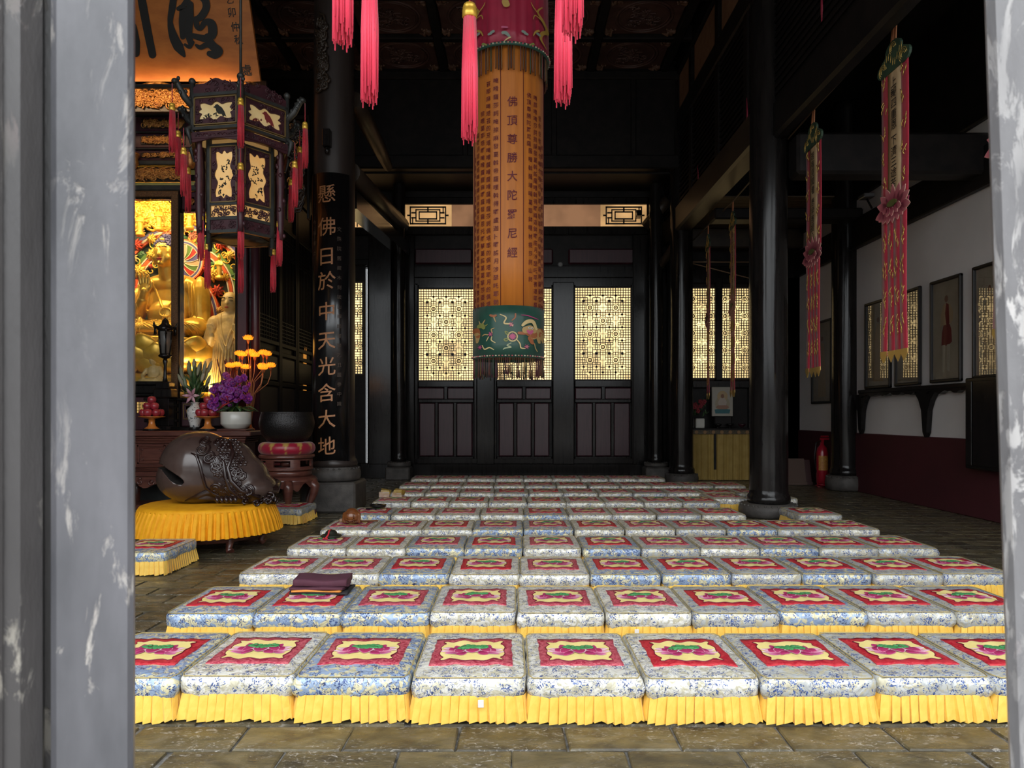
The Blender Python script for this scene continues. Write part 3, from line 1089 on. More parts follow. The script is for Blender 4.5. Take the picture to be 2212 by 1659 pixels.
def cushion_meshes(seed):
    rr = random.Random(seed)
    ph = rr.uniform(0, 6.28)
    N = 72
    m = MB(); m.sm = True
    rings = []
    wv = [rr.uniform(0, 6.28) for _ in range(4)]

    def dent(t, k):
        return .006 * k * sin(2 * pi * t * 7 + wv[0]) + .004 * k * sin(2 * pi * t * 17 + wv[1])
    for (sc, z, k) in ((.0, ZS - .015, .6), (.012, ZS + .01, 1.0), (.016, ZS + .045, 1.2), (.010, HT - .012, .5), (.0, HT, .2)):
        rings.append([m.V((*(rrect(i / N, W / 2 - .013 + sc + dent(i / N, k), D / 2 - .016 + sc + dent(i / N + .3, k), .03)), z)) for i in range(N)])
    for q in (.965, .90, .78, .6, .4, .2):
        row = []
        for i in range(N):
            p = rrect(i / N, (W / 2 - .016) * q, (D / 2 - .016) * q, .03 * q)
            row.append(m.V((p.x, p.y, top_z(p.x, p.y, ph))))
        rings.append(row)
    for a, b in zip(rings, rings[1:]):
        for i in range(N):
            k = (i + 1) % N
            m.F((a[i], a[k], b[k], b[i]), True)
    cvert = m.V((0, 0, top_z(0, 0, ph)))
    for i in range(N):
        m.F((rings[-1][i], rings[-1][(i + 1) % N], cvert), True)
    cover = m.mesh('cover')
    pp = MB()
    pp.tube([(*rrect(i / 48, W / 2 - .010, D / 2 - .012, .03), HT + .002) for i in range(48)], .0028, 5, closed=True)
    piping = pp.mesh('piping')
    # pleated skirt
    s = MB()
    per = 2 * (W + D)
    np_ = 56
    top = []; bot = []; mid = []
    offs = [rr.uniform(-.35, .35) for _ in range(np_)]
    dr = [rr.uniform(-.006, .012) for _ in range(np_)]
    for i in range(np_):
        for (f, o_t, o_b) in ((0.0, .000, .004), (0.06, .006, .020), (0.86, .004, .010)):
            t = (i + f + (offs[i] * .3 if f else 0)) / np_
            t2 = (i + f + offs[i] * .55) / np_
            a = rrect(t, W / 2 - .010 + o_t, D / 2 - .010 + o_t, .045)
            b = rrect(t2, W / 2 - .004 + o_b * 1.1, D / 2 - .004 + o_b * 1.1, .05)
            top.append(s.V((a.x, a.y, ZS + .004)))
            mid.append(s.V(((a.x + b.x) / 2, (a.y + b.y) / 2, ZS * .55)))
            bot.append(s.V((b.x, b.y, .004 + max(0, dr[i] + (.006 if f > .5 else 0)))))
    n = len(top)
    for i in range(n):
        k = (i + 1) % n
        s.F((mid[i], mid[k], top[k], top[i]), False)
        s.F((bot[i], bot[k], mid[k], mid[i]), False)
    skirt = s.mesh('skirt')
    # crimson patch
    pw, pd = .208, .204
    q = MB(); q.sm = True
    edge = [rr.uniform(-.004, .004) for _ in range(60)]

    def pf(u, v):
        x = (u * 2 - 1) * (pw + (edge[int(v * 12)] if u in (0, 1) else 0))
        y = (v * 2 - 1) * (pd + (edge[20 + int(u * 12)] if v in (0, 1) else 0))
        return (x, y, top_z(x, y, ph) + .004)
    ids = q.grid(12, 12, pf)
    rim = [ids[0][i] for i in range(13)] + [ids[j][12] for j in range(1, 13)] + [ids[12][i] for i in range(11, -1, -1)] + [ids[j][0] for j in range(11, 0, -1)]
    low = []
    for i in rim:
        p = q.v[i]
        low.append(q.V((p.x, p.y, p.z - .006)))
    for i in range(len(rim)):
        k = (i + 1) % len(rim)
        q.F((low[i], low[k], rim[k], rim[i]), False)
    patch = q.mesh('crimson_patch')

    def outline(t):
        # cartouche with cusped corners and waved sides
        side = int(t * 4) % 4
        s_ = (t * 4) % 1.0
        a, b = .158, .140
        wv_ = .010 * sin(pi * s_) + .004 * cos(6 * pi * s_) - .013 * math.exp(-((s_ - .13) / .05) ** 2) - .013 * math.exp(-((s_ - .87) / .05) ** 2)
        x, y = [(-a + 2 * a * s_, -b - wv_), (a + wv_, -b + 2 * b * s_), (a - 2 * a * s_, b + wv_), (-a - wv_, b - 2 * b * s_)][side]
        return x, y
    fm = MB(); fm.sm = True
    NO = 80
    prev = None
    for sc in (1.0, .8, .55, .3):
        row = []
        for i in range(NO):
            x, y = outline(i / NO)
            row.append(fm.V((x * sc, y * sc, top_z(x * sc, y * sc, ph) + .0065)))
        if prev:
            for i in range(NO):
                k = (i + 1) % NO
                fm.F((prev[i], prev[k], row[k], row[i]), True)
        prev = row
    cv = fm.V((0, 0, top_z(0, 0, ph) + .0065))
    for i in range(NO):
        fm.F((prev[i], prev[(i + 1) % NO], cv), True)
    field = fm.mesh('yellow_cartouche')
    ec = MB()
    ec.tube([(*outline(i / NO), top_z(*outline(i / NO), ph) + .006) for i in range(NO)], .0028, 4, closed=True)
    edging = ec.mesh('cord_edging')
    # lotus
    lm = MB()
    dk = (.30, .012, .075); md = (.52, .04, .17); pk = (.78, .22, .45); wt = (.86, .72, .76); gy = (.42, .36, .40)

    def petal(cx, cy, ang, ln, wd, c0, c1, c2, lift):
        """leaf-shaped petal from base (cx,cy) pointing along ang"""
        cx, cy, ln, wd = cx * 1.12, cy * 1.15 - .004, ln * 1.12, wd * 1.15
        ca, sa = cos(ang), sin(ang)
        n = 8
        L = []; Rr = []; Mi = []; Li = []; Ri = []
        for i in range(n + 1):
            t = i / n
            h = wd * (sin(pi * t ** .8)) ** .8 if 0 < t < 1 else 0.0
            col = tuple(c0[k] + (c1[k] - c0[k]) * t ** 1.6 for k in range(3))
            for side, arr in ((-1, L), (-.80, Li), (0, Mi), (.80, Ri), (1, Rr)):
                x = cx + ca * ln * t - sa * h * side
                y = cy + sa * ln * t + ca * h * side
                lm.col = c2 if abs(side) == 1 else col
                arr.append(lm.V((x, y, top_z(x, y, ph) + lift + (.001 if abs(side) < 1 else 0))))
        for i in range(n):
            for A_, B_ in ((L, Li), (Li, Mi), (Mi, Ri), (Ri, Rr)):
                lm.F((A_[i], A_[i + 1], B_[i + 1], B_[i]), True)
    # behind the pod
    for x, a in ((-.062, 1.95), (-.033, 1.75), (0, 1.57), (.033, 1.39), (.062, 1.2)):
        petal(x, .02, a, .055, .020, dk, md, gy, .0085)
    # side tips
    for sx in (-1, 1):
        b = 0 if sx > 0 else pi
        petal(sx * .06, .010, b + sx * .12, .085, .020, md, wt, pk, .0090)
        petal(sx * .065, -.012, b - sx * .06, .085, .018, md, wt, pk, .0094)
        petal(sx * .055, -.030, b - sx * .20, .075, .018, dk, pk, gy, .0090)
        petal(sx * .03, -.020, b - sx * .75, .060, .024, dk, md, pk, .0102)
        petal(sx * .075, .028, b - sx * .9, .055, .024, dk, md, wt, .0098)
        petal(sx * .045, .030, b - sx * 1.05, .070, .027, dk, md, wt, .0106)
    petal(0, .030, -pi / 2, .085, .036, dk, md, wt, .0115)
    lotus = lm.mesh('lotus')
    g = MB(); g.sm = True
    for i in range(17):
        a = 2 * pi * i / 16
        r_ = 1 if i < 16 else 0
        x, y = .070 * cos(a) * r_, .034 + .025 * sin(a) * r_ + .004 * sin(4 * a)
        g.ell((x, y, top_z(x, y, ph) + .012), (.017, .013, .003), 6, 4)
    g.ell((0, .03, top_z(0, .03, ph) + .010), (.070, .026, .007), 14, 5)
    pod = g.mesh('seed_pod')
    return dict(cover=cover, piping=piping, skirt=skirt, patch=patch, field=field, edging=edging, lotus=lotus, pod=pod)


def cushion_proto(seed, brm, redm):
    k = cushion_meshes(seed)
    return k


CM = [cushion_meshes(s) for s in (1, 2, 3)]
for k in CM:
    k['piping'].materials.append(M_pipe); k['skirt'].materials.append(M_skirt); k['field'].materials.append(M_field)
    k['edging'].materials.append(M_edge); k['lotus'].materials.append(M_lotus); k['pod'].materials.append(M_pod)
BR = {'A': M_brA, 'B': M_brB, 'C': M_brC}
COV = {}
PAT = {}
for i, k in enumerate(CM):
    for b in 'ABC':
        me = k['cover'].copy(); me.materials.append(BR[b]); COV[i, b] = me
    for r_, mm in ((1, M_red1), (2, M_red2)):
        me = k['patch'].copy(); me.materials.append(mm); PAT[i, r_] = me


def cushion(x, yfront, label, var=0, br='A', red=1, rz=0.0, group='floor cushions set out in rows', dz=0.0):
    """x: centre, yfront: front edge"""
    t = thing('floor_cushion', label, 'cushion', (x, yfront + D / 2, dz), rz, group)
    k = CM[var]
    c = put('cover', COV[var, br], None, t)
    put('piping', k['piping'], None, c)
    put('skirt', k['skirt'], None, t)
    p = put('crimson_patch', PAT[var, red], None, t)
    put('yellow_cartouche', k['field'], None, p)
    put('cord_edging', k['edging'], None, p)
    put('lotus', k['lotus'], None, p)
    put('seed_pod', k['pod'], None, p)
    return t


ORD = ['first', 'second', 'third', 'fourth', 'fifth', 'sixth', 'seventh', 'eighth', 'ninth', 'tenth', 'eleventh']
ROWN = ['front row', 'second row', 'third row', 'fourth row', 'fifth row', 'sixth row', 'seventh row', 'eighth row', 'ninth row', 'rearmost row']
CN = {'A': 'silver', 'B': 'blue-and-gold', 'C': 'shaded grey-blue'}
SPC = [252, 190, 153, 128, 110, 96, 84, 75, 68, 61.2]
LEFT = [128, 355, 510, 617, 690, 747, 802, 842, 862, 886]
PATN = ['BABAAACCC', 'BBBAAACBCC', 'AABAABBCBCC', 'AABBABCABCC', 'AAABBAACBCA', 'BAAABAACAC', 'AAAAAAAACAA', 'AAACAAACAAA', 'AAAACAAAAAA', 'AAAAAAAAA']
REDN = ['211112222', '2211112222', '11221222222', '12121211122', '11211211222', '2211211122', '12212111211', '11122111121', '12111211212', '12111211121']
CUSH = {}
for r in range(10):
    Yf = FPX * W / SPC[r]
    n = len(PATN[r])
    for i in range(n):
        col = i
        if r == 5 and i == 9: col = 10
        xl = (LEFT[r] + col * SPC[r] * 1.003 - CX) / FPX * Yf
        y = Yf + R.uniform(-.02, .02)
        x = xl + W / 2 + R.uniform(-.004, .004)
        if r == 5 and i == 9: x += .10
        if r == 6 and i >= 9: y += .46; x += .10 if i == 9 else .17
        if r == 6 and i == 9: x -= .12
        lab = '%s brocade cushion, %s from the left in the %s' % (CN[PATN[r][i]], ORD[i], ROWN[r])
        CUSH[r, i] = cushion(x, y, lab, R.randrange(3), PATN[r][i], int(REDN[r][i]), R.uniform(-.008, .008))
cushion(-3.47, 6.50, 'lone blue-and-gold cushion in front of the big wooden fish stand', 1, 'B', 2, 0.02, 'loose cushions by the wooden fish')
cushion(-3.10, 9.50, 'dim cushion half hidden behind the big wooden fish stand', 2, 'C', 2, -.02, 'loose cushions by the wooden fish')
# ------------------------------------------------------------------ couplet board on the column
M_copper = mat('gilt_letters', (.60, .28, .12), .5, col2=(.46, .19, .075), nscale=30)
M_copperdim = mat('dim_gilt_letters', (.09, .06, .042), .6)
cxw = (722 - CX) / FPX * 11.05
cb = thing('couplet_board', 'curved black couplet board with ten gilt characters on the column', 'board', (cxw, 11.05, .0))
RB = .352


def cyl(r, th0, z0):
    return lambda u, v: (r * sin(th0 + u / r), -r * cos(th0 + u / r), z0 + v)


A1 = radians(54)
zb0, zb1 = CAMZ + (HY - 1012) / FPX * 10.7, CAMZ + (HY - 372) / FPX * 10.7
bd = MB(); bd.sm = True
out = bd.grid(20, 1, lambda u, v: (RB * sin(A1 * (2 * u - 1)), -RB * cos(A1 * (2 * u - 1)), zb0 + (zb1 - zb0) * v))
inn = bd.grid(20, 1, lambda u, v: ((RB - .035) * sin(A1 * (2 * u - 1)), -(RB - .035) * cos(A1 * (2 * u - 1)), zb0 + (zb1 - zb0) * v), flip=True)
for j in (0, 1):
    for i in range(20):
        q = (out[j][i], inn[j][i], inn[j][i + 1], out[j][i + 1])
        bd.F(q if j == 0 else q[::-1], False)
for i in (0, 20):
    q = (out[0][i], out[1][i], inn[1][i], inn[0][i])
    bd.F(q if i == 20 else q[::-1], False)
bd.build('board', mat('polished_black_board', (.008, .008, .009), .2, coat=.5, bump=.04, bscale=5), cb)
for ch, py in zip('懸佛日於中天光含大地', (418, 489, 554, 606, 672, 736, 791, 848, 905, 963)):
    z = CAMZ + (HY - py) / FPX * 10.7
    m = MB()
    write(m, ch, .295, cyl(RB + .006, radians(-5), z), .006, .10)
    m.build('character', M_copper, cb)
for txt, th, py0, py1, nm in (('文殊院舊藏木刻破山禪師書聯乙丑叢參中識', 26, 494, 872, 'inscription'), ('今補書之', -40, 478, 545, 'inscription')):
    m = MB()
    for i, ch in enumerate(txt):
        py = py0 + (py1 - py0) * i / (len(txt) - 1)
        write(m, ch, .072, cyl(RB + .005, radians(th), CAMZ + (HY - py) / FPX * 10.7), .002)
    m.build(nm, M_copperdim, cb)
st = MB()
for k in range(3):
    for i in range(12):
        a = -A1 + 2 * A1 * (i + .5 * (k % 2)) / 12
        st.ell(((RB + .005) * sin(a), -(RB + .005) * cos(a), zb0 - .03 - .045 * k), .024, 6, 5)
st.build('studded_band', M_maroon, cb)
for k, (x0, y0_) in enumerate(((-.20, 3.05), (-.05, 2.3))):
    pass
# carved dragon bracket and small cctv box high on the column
br = thing('carved_bracket', 'carved dragon bracket high on the couplet column', 'carving', (cxw, 11.05, 0))
rr = random.Random(3)
m = MB()
scrolls(m, lambda u, v, l: ((.335 + l) * sin(radians(-12) + u / .335), -(.335 + l) * cos(radians(-12) + u / .335), v), -.16, .10, 6.35, 7.6, 46, .05, .10, .022, rr)
m.build('relief', M_darkbrown, br)
ccb = thing('wall_speaker', 'small black box fixed to the couplet column above its board', 'speaker', (cxw - .02, 10.70, CAMZ + (HY - 318) / FPX * 10.7))
MB().bev(-.06, .06, -.07, .06, 0, .26, .01).build('housing', M_black, ccb)
MB().lathe([(.03, 0), (.045, -.05), (.03, -.10), (0, -.11)], 10, (0, 0, 0)).build('lens_cap', M_black, ccb)

# ------------------------------------------------------------------ great cylinder banner
M_orange = mat('orange_satin', (.60, .185, .014), .5, col2=(.48, .14, .010), nscale=3, stretch=(5, 5, .3), sheen=.2, bump=.1, bscale=10)
M_redsatin = mat('crimson_satin', (.36, .012, .045), .4, col2=(.28, .008, .035), nscale=3, sheen=.2)
M_greensatin = mat('bottle_green_satin', (.010, .055, .038), .4, col2=(.014, .075, .05), nscale=3, sheen=.2)
M_ink = mat('dark_crimson_writing', (.13, .008, .022), .6)
M_emb = mat('silk_embroidery', (1, 1, 1), .55, attr=True)
M_lining = mat('tan_lining', (.16, .08, .03), .7)
M_fringe = mat('fringe_strands', (1, 1, 1), .6, attr=True)
BY, BR_ = 8.0, .40
bX = (1098 - CX) / FPX * BY
zf = lambda py: CAMZ + (HY - py) / FPX * (BY - BR_)
zs = lambda py: CAMZ + (HY - py) / FPX * BY
ban = thing('cylinder_banner', 'tall orange cylinder banner with crimson top and green hem, written with sutra columns', 'banner', (bX, BY, 0))
z_bot, z_gr, z_or, z_top = zs(778), zs(671), zs(140), 6.7
fold = lambda a, k: k * (.6 * sin(13 * a + 1) + .4 * sin(29 * a + 2) + .3 * sin(47 * a))


def tubecloth(name, r, z0, z1, m, k0, k1, nz=10, flare=0.0, th=.008):
    q = MB(); q.sm = True

    def f(u, v, off=0.0):
        a = 2 * pi * u
        k = k0 + (k1 - k0) * v
        rr_ = r + off + fold(a, k) + flare * (1 - v)
        return (rr_ * sin(a), -rr_ * cos(a), z0 + (z1 - z0) * v)
    A = q.grid(120, nz, lambda u, v: f(u, v), cu=True)
    B = q.grid(120, nz, lambda u, v: f(u, v, -th), cu=True, flip=True)
    for j, fl in ((0, False), (nz, True)):
        for i in range(120):
            k = (i + 1) % 120
            t = (A[j][i], B[j][i], B[j][k], A[j][k])
            q.F(t[::-1] if fl else t, False)
    return q.build(name, m, ban)


tubecloth('orange_body', BR_ - .004, z_gr - .03, z_or + .35, M_orange, .0035, .0035, 6)
tubecloth('green_hem', BR_ + .002, z_bot, z_gr, M_greensatin, .002, .002, 4)
tubecloth('crimson_top', BR_ + .035, z_or, z_top, M_redsatin, .012, .006, 8, flare=.01)
MB().lathe([(BR_ - .02, z_bot + .03), (BR_ - .03, z_bot + .05), (0, z_bot + .08)], 48).build('lining', M_lining, ban)
tm = MB()
tm.tube([((BR_ + .047) * sin(2 * pi * i / 60), -(BR_ + .047) * cos(2 * pi * i / 60), z_or + .012) for i in range(60)], .022, 6, closed=True)
tm.build('green_trim', M_greensatin, ban)
bd = MB()
for i in range(72):
    a = 2 * pi * i / 72
    bd.col = [(.5, .3, .2), (.55, .12, .15), (.6, .55, .4)][i % 3]
    bd.ell(((BR_ + .066) * sin(a), -(BR_ + .066) * cos(a), z_or + .012), (.012, .012, .009), 6, 4)
    bd.ell(((BR_ + .008) * sin(a + .02), -(BR_ + .008) * cos(a + .02), z_bot + .02), (.011, .011, .008), 6, 4)
bd.build('bead_trim', M_emb, ban)
fr = MB()
for i in range(84):
    a = 2 * pi * i / 84 + R.uniform(-.015, .015)
    fr.col = [(.12, .05, .02), (.06, .03, .03), (.20, .09, .03), (.05, .06, .03), (.16, .06, .05)][i % 5]
    r_ = BR_ + .035
    if i % 4 != 3:
        fr.tube([(r_ * sin(a), -r_ * cos(a), z_or), (r_ * sin(a), -r_ * cos(a), z_or - .26 + R.uniform(-.02, .02))], .016, 5, flat=.5)
fr.build('upper_fringe', M_fringe, ban)
fr = MB()
for i in range(110):
    a = 2 * pi * i / 110 + R.uniform(-.012, .012)
    fr.col = [(.11, .04, .03), (.05, .025, .02), (.16, .09, .03), (.03, .05, .03), (.10, .02, .04)][R.randrange(5)]
    r_ = BR_ - .004
    l = .19 + R.uniform(-.02, .03)
    fr.tube([(r_ * sin(a), -r_ * cos(a), z_bot + .01), (r_ * sin(a), -r_ * cos(a), z_bot - l * .45), (r_ * sin(a), -r_ * cos(a), z_bot - l)], [.003, .004, .0075], 5)
fr.build('lower_fringe', M_fringe, ban)


def bcyl(r, th, z0):
    def f(u, v):
        a = th + u / r
        rr_ = r + fold(a, .0035)
        return (rr_ * sin(a), -rr_ * cos(a), z0 + v)
    return f


for ch, py in zip('佛頂尊勝大陀羅尼經', (219, 260, 300, 340, 380, 421, 463, 504, 545)):
    m = MB()
    write(m, ch, .118, bcyl(BR_ + .004, radians(6.5), zf(py)), .005, .08)
    m.build('title_character', M_ink, ban)
COLS = [(-19, '唵嗗薩莎訶唵捺麻發葛斡帝薩哩斡得囉盧迦卜囉諦月涉瑟吒耶勃', 172, 652),
        (-32, '苔耶麻唵塔苔的牙塔唵嗗薩嗗薩嗗薩嗗薩莎訶佩塔耶的佩塔耶月的佩塔', 176, 655),
        (-44, '捺哩葛耶塔囉唵嗗薩薩麻囉薩發薩恩托囉拏葛諦葛葛拏莎婆斡', 236, 655),
        (-55, '葛囉月提夜塔唵薩嚩怛他葛多囉囉薩普囉拏葛諦嚩哩夜悉地', 280, 657),
        (-66, '薩哩斡怛他葛達瑪哩帝達捨婆囉捺麻莎訶喃唵', 330, 660),
        (34, '佛頂尊勝陀羅尼薩', 200, 305), (37, '薩哩斡薩埵喃葛耶鉢哩秫提莎訶山訶', 320, 600),
        (48, '唵部嚕唵莎訶捺謨發葛斡諦薩哩斡得囉路迦鉢囉底月涉瑟吒耶菩達耶墓', 200, 655),
        (59, '怛你也他唵勿嚕勿嚕戌馱耶戌馱耶月戌馱耶阿薩麻薩曼怛阿', 240, 657),
        (69, '斡婆薩薩巴囉拏葛諦葛葛拏莎婆斡月秫提阿毘', 300, 658)]
for th, txt, a, b in COLS:
    m = MB()
    n = len(txt)
    for i, ch in enumerate(txt):
        write(m, ch, .062, bcyl(BR_ + .003, radians(th), zf(a + (b - a) * i / (n - 1))), .003, .05)
    m.build('sutra_column', M_ink, ban)
sm_ = MB()
for th in (-11.5, 24, -70, 80):
    f = bcyl(BR_ + .0015, radians(th), 0)
    sm_.tube([f(0, z_gr), f(0, z_or + .02)], .003, 4)
sm_.build('seam', M_ink, ban)
# embroidery, laid on the cloth from the photograph's motifs
E_ = MB()


def epx(px, py, r=BR_ + .012):
    u = max(-.97, min(.97, (px - 1098) / 77.0))
    return asin_(u), zf(py), r


def asin_(u): return math.asin(u)


def emb(pts, ws, col, r=BR_ + .010):
    E_.col = col
    ribbon(E_, pts, ws, lambda px, py: (lambda a, z, q: (q * sin(a), -q * cos(a), z))(*epx(px, py, r)))


cream = (.62, .48, .22); rose = (.50, .10, .20); mag = (.42, .05, .17); rust = (.34, .11, .04); grn = (.22, .24, .06); tan = (.45, .30, .12); blk = (.02, .015, .012)
# lion with the ball
emb([(1180 - 30, 724), (1158, 716), (1168, 724), (1172, 716)], [7, 11, 8, 4], tan)
emb([(1138, 714), (1152, 720), (1166, 712)], [9, 9, 7], rust)
emb([(1143, 730), (1147, 738), (1150, 740)], [5, 4, 2], rust); emb([(1160, 728), (1162, 736)], [4, 3], tan); emb([(1168, 726), (1170, 735)], [3, 2], tan)
emb([(1120, 719), (1130, 719), (1138, 716)], [3, 3.5, 4], rust)
emb([(1133, 712), (1143, 710), (1150, 712)], [7, 9, 6], tan, BR_ + .013)
emb([(1127, 702), (1136, 694), (1148, 693), (1155, 708)], [2.5, 4, 4, 2.5], cream, BR_ + .015)
emb([(1138, 714), (1142, 718), (1146, 714)], [3, 3.5, 3], rose, BR_ + .016)
for x in (1140, 1146):
    emb([(x, 707), (x + .6, 707.5)], [2.0, 2.0], (.8, .75, .65), BR_ + .017); emb([(x, 707), (x + .5, 707.3)], [1, 1], blk, BR_ + .018)
# wheel
for k in range(24):
    a0, a1 = 2 * pi * k / 24, 2 * pi * (k + 1) / 24
    emb([(1107 + 9.5 * cos(a0), 727 + 10 * sin(a0)), (1107 + 9.5 * cos(a1), 727 + 10 * sin(a1))], [1.2, 1.2], cream)
for k in range(12):
    a0 = 2 * pi * k / 12
    emb([(1107 + 1.5 * cos(a0), 727 + 1.5 * sin(a0)), (1107 + 6.5 * cos(a0), 727 + 6.5 * sin(a0))], [1.2, .8], rose)
emb([(1098, 718), (1092, 716), (1095, 722), (1099, 721)], [1, 1.2, 1.2, 1], grn); emb([(1097, 731), (1090, 733), (1094, 737), (1099, 732)], [1, 1.2, 1.2, 1], grn)
# ribbons
emb([(1082, 679), (1094, 686), (1090, 698), (1103, 700), (1108, 704)], [.8, 1.4, 1.6, 1.6, .8], cream)
emb([(1113, 678), (1112, 686), (1106, 692)], [1.6, 1.4, 1], rust)
emb([(1104, 741), (1096, 746), (1104, 750), (1092, 752), (1088, 755)], [.8, 1.3, 1.3, 1.3, .6], (.35, .38, .22))
emb([(1116, 734), (1122, 742), (1124, 751), (1132, 752)], [1, 1.3, 1.3, .8], cream)
emb([(1152, 740), (1154, 750), (1158, 757)], [.7, 1, .8], tan)
emb([(1125, 680), (1136, 680), (1148, 683), (1160, 686)], [.6, 1, 1, .5], mag)
for fx, fy, c in ((1104, 701, rose), (1136, 748, rose), (1062, 721, mag), (1040, 748, mag)):
    for k in range(6):
        a0 = k * pi / 3
        emb([(fx + cos(a0), fy + sin(a0)), (fx + 5 * cos(a0), fy + 5 * sin(a0))], [1.3, .5], c)
    emb([(fx, fy), (fx + .5, fy)], [1.3, 1.3], tan)
emb([(1066, 718), (1064, 711), (1070, 708)], [1, 1.2, .7], tan); emb([(1057, 722), (1050, 721), (1045, 724)], [1, 1.2, .7], tan)
emb([(1065, 727), (1064, 734), (1072, 740)], [1, 1.2, .8], cream); emb([(1058, 727), (1054, 735)], [1, .8], cream)
emb([(1045, 744), (1050, 753), (1060, 750), (1069, 755)], [.8, 1.3, 1.3, .7], cream)
emb([(1062, 680), (1068, 682), (1073, 681)], [2.2, 2.6, 2.2], rust); emb([(1069, 684), (1071, 690), (1073, 695)], [1.2, 1.1, .6], tan)
# left beast
emb([(1030, 718), (1035, 722), (1034, 735)], [3, 6, 3], tan); emb([(1027, 710), (1033, 712), (1036, 722)], [5, 7, 5], rust)
emb([(1037, 702), (1044, 701), (1048, 706)], [4, 5.5, 3.5], grn); emb([(1040, 696), (1038, 690)], [1.5, .6], tan); emb([(1047, 695), (1051, 689)], [1.5, .6], tan); emb([(1052, 702), (1056, 699)], [1.2, .5], grn)
E_.build('hem_embroidery', M_emb, ban)
E_ = MB()
BRr = BR_ + .075
gold_ = (.42, .26, .05); grey_ = (.22, .28, .24)
for sx in (-1, 1):
    q = lambda x, y: (1098 + sx * (x - 1098), y)
    emb([q(1158, 5), q(1150, 20), q(1160, 34), q(1168, 48), q(1158, 62), q(1156, 76), q(1166, 88)], [1, 1.5, 3.2, 3.4, 3, 2.4, .8], gold_, BRr)
    emb([q(1150, 22), q(1142, 14), q(1138, 6)], [1.2, 1, .6], gold_, BRr); emb([q(1160, 36), q(1146, 30), q(1142, 40)], [1.2, 1, .5], gold_, BRr)
    emb([q(1152, 60), q(1146, 66), q(1142, 76)], [1.8, 1.6, .7], gold_, BRr)
    for x, y in ((1150, 68), (1128, 76), (1124, 73)):
        emb([q(x, y), q(x + 3, y + 1)], [3, 2.6], grey_, BRr)
    emb([q(1136, 98), q(1142, 94)], [1.5, 2.4], grn, BRr)
emb([(1093, 12), (1095, 18)], [6, 6], (.45, .28, .07), BRr)
emb([(1090, 78), (1094, 79), (1100, 86)], [3.5, 3.5, 2], grey_, BRr); emb([(1102, 88), (1096, 92), (1092, 96)], [1.4, 1.2, .7], cream, BRr)
emb([(1088, 66), (1096, 67)], [2, 2], rose, BRr)
E_.build('dragon_embroidery', M_emb, ban)
MB().tube([(0, 0, z_top - .05), (0, 0, 9.15)], .012, 6).build('hanging_cord', M_dark, ban)
MB().lathe([(BR_ + .04, z_top - .03), (BR_ + .03, z_top), (0, z_top + .12)], 36).build('cap', M_redsatin, ban)

# ------------------------------------------------------------------ streamers along the right aisle
M_stred = mat('red_streamer_satin', (.50, .025, .055), .45, col2=(.40, .02, .045), nscale=4, stretch=(3, 3, .5), sheen=.2)
M_cream = mat('cream_silk', (.58, .42, .24), .55, col2=(.50, .35, .19), nscale=5, stretch=(4, 4, .4))
M_capgreen = mat('dark_green_velvet', (.030, .060, .038), .5, col2=(.045, .085, .05), nscale=12)
M_gthread = mat('gold_thread', (.62, .42, .12), .35, metal=.6)
M_blackink = mat('black_ink', (.012, .010, .010), .6)
M_petal = mat('embroidered_petals', (1, 1, 1), .5, attr=True)


def trefoil(w_, h_):
    pts = []
    for cx, cy, r, a0, a1 in ((.30, -.16, .19, -1.9, .9), (0, .17, .24, -.2, pi + .2), (-.30, -.16, .19, pi - .9, pi + 1.9)):
        for k in range(9):
            a = a0 + (a1 - a0) * k / 8
            pts.append(((cx + r * cos(a)) * w_, (cy + r * sin(a)) * h_))
    return pts


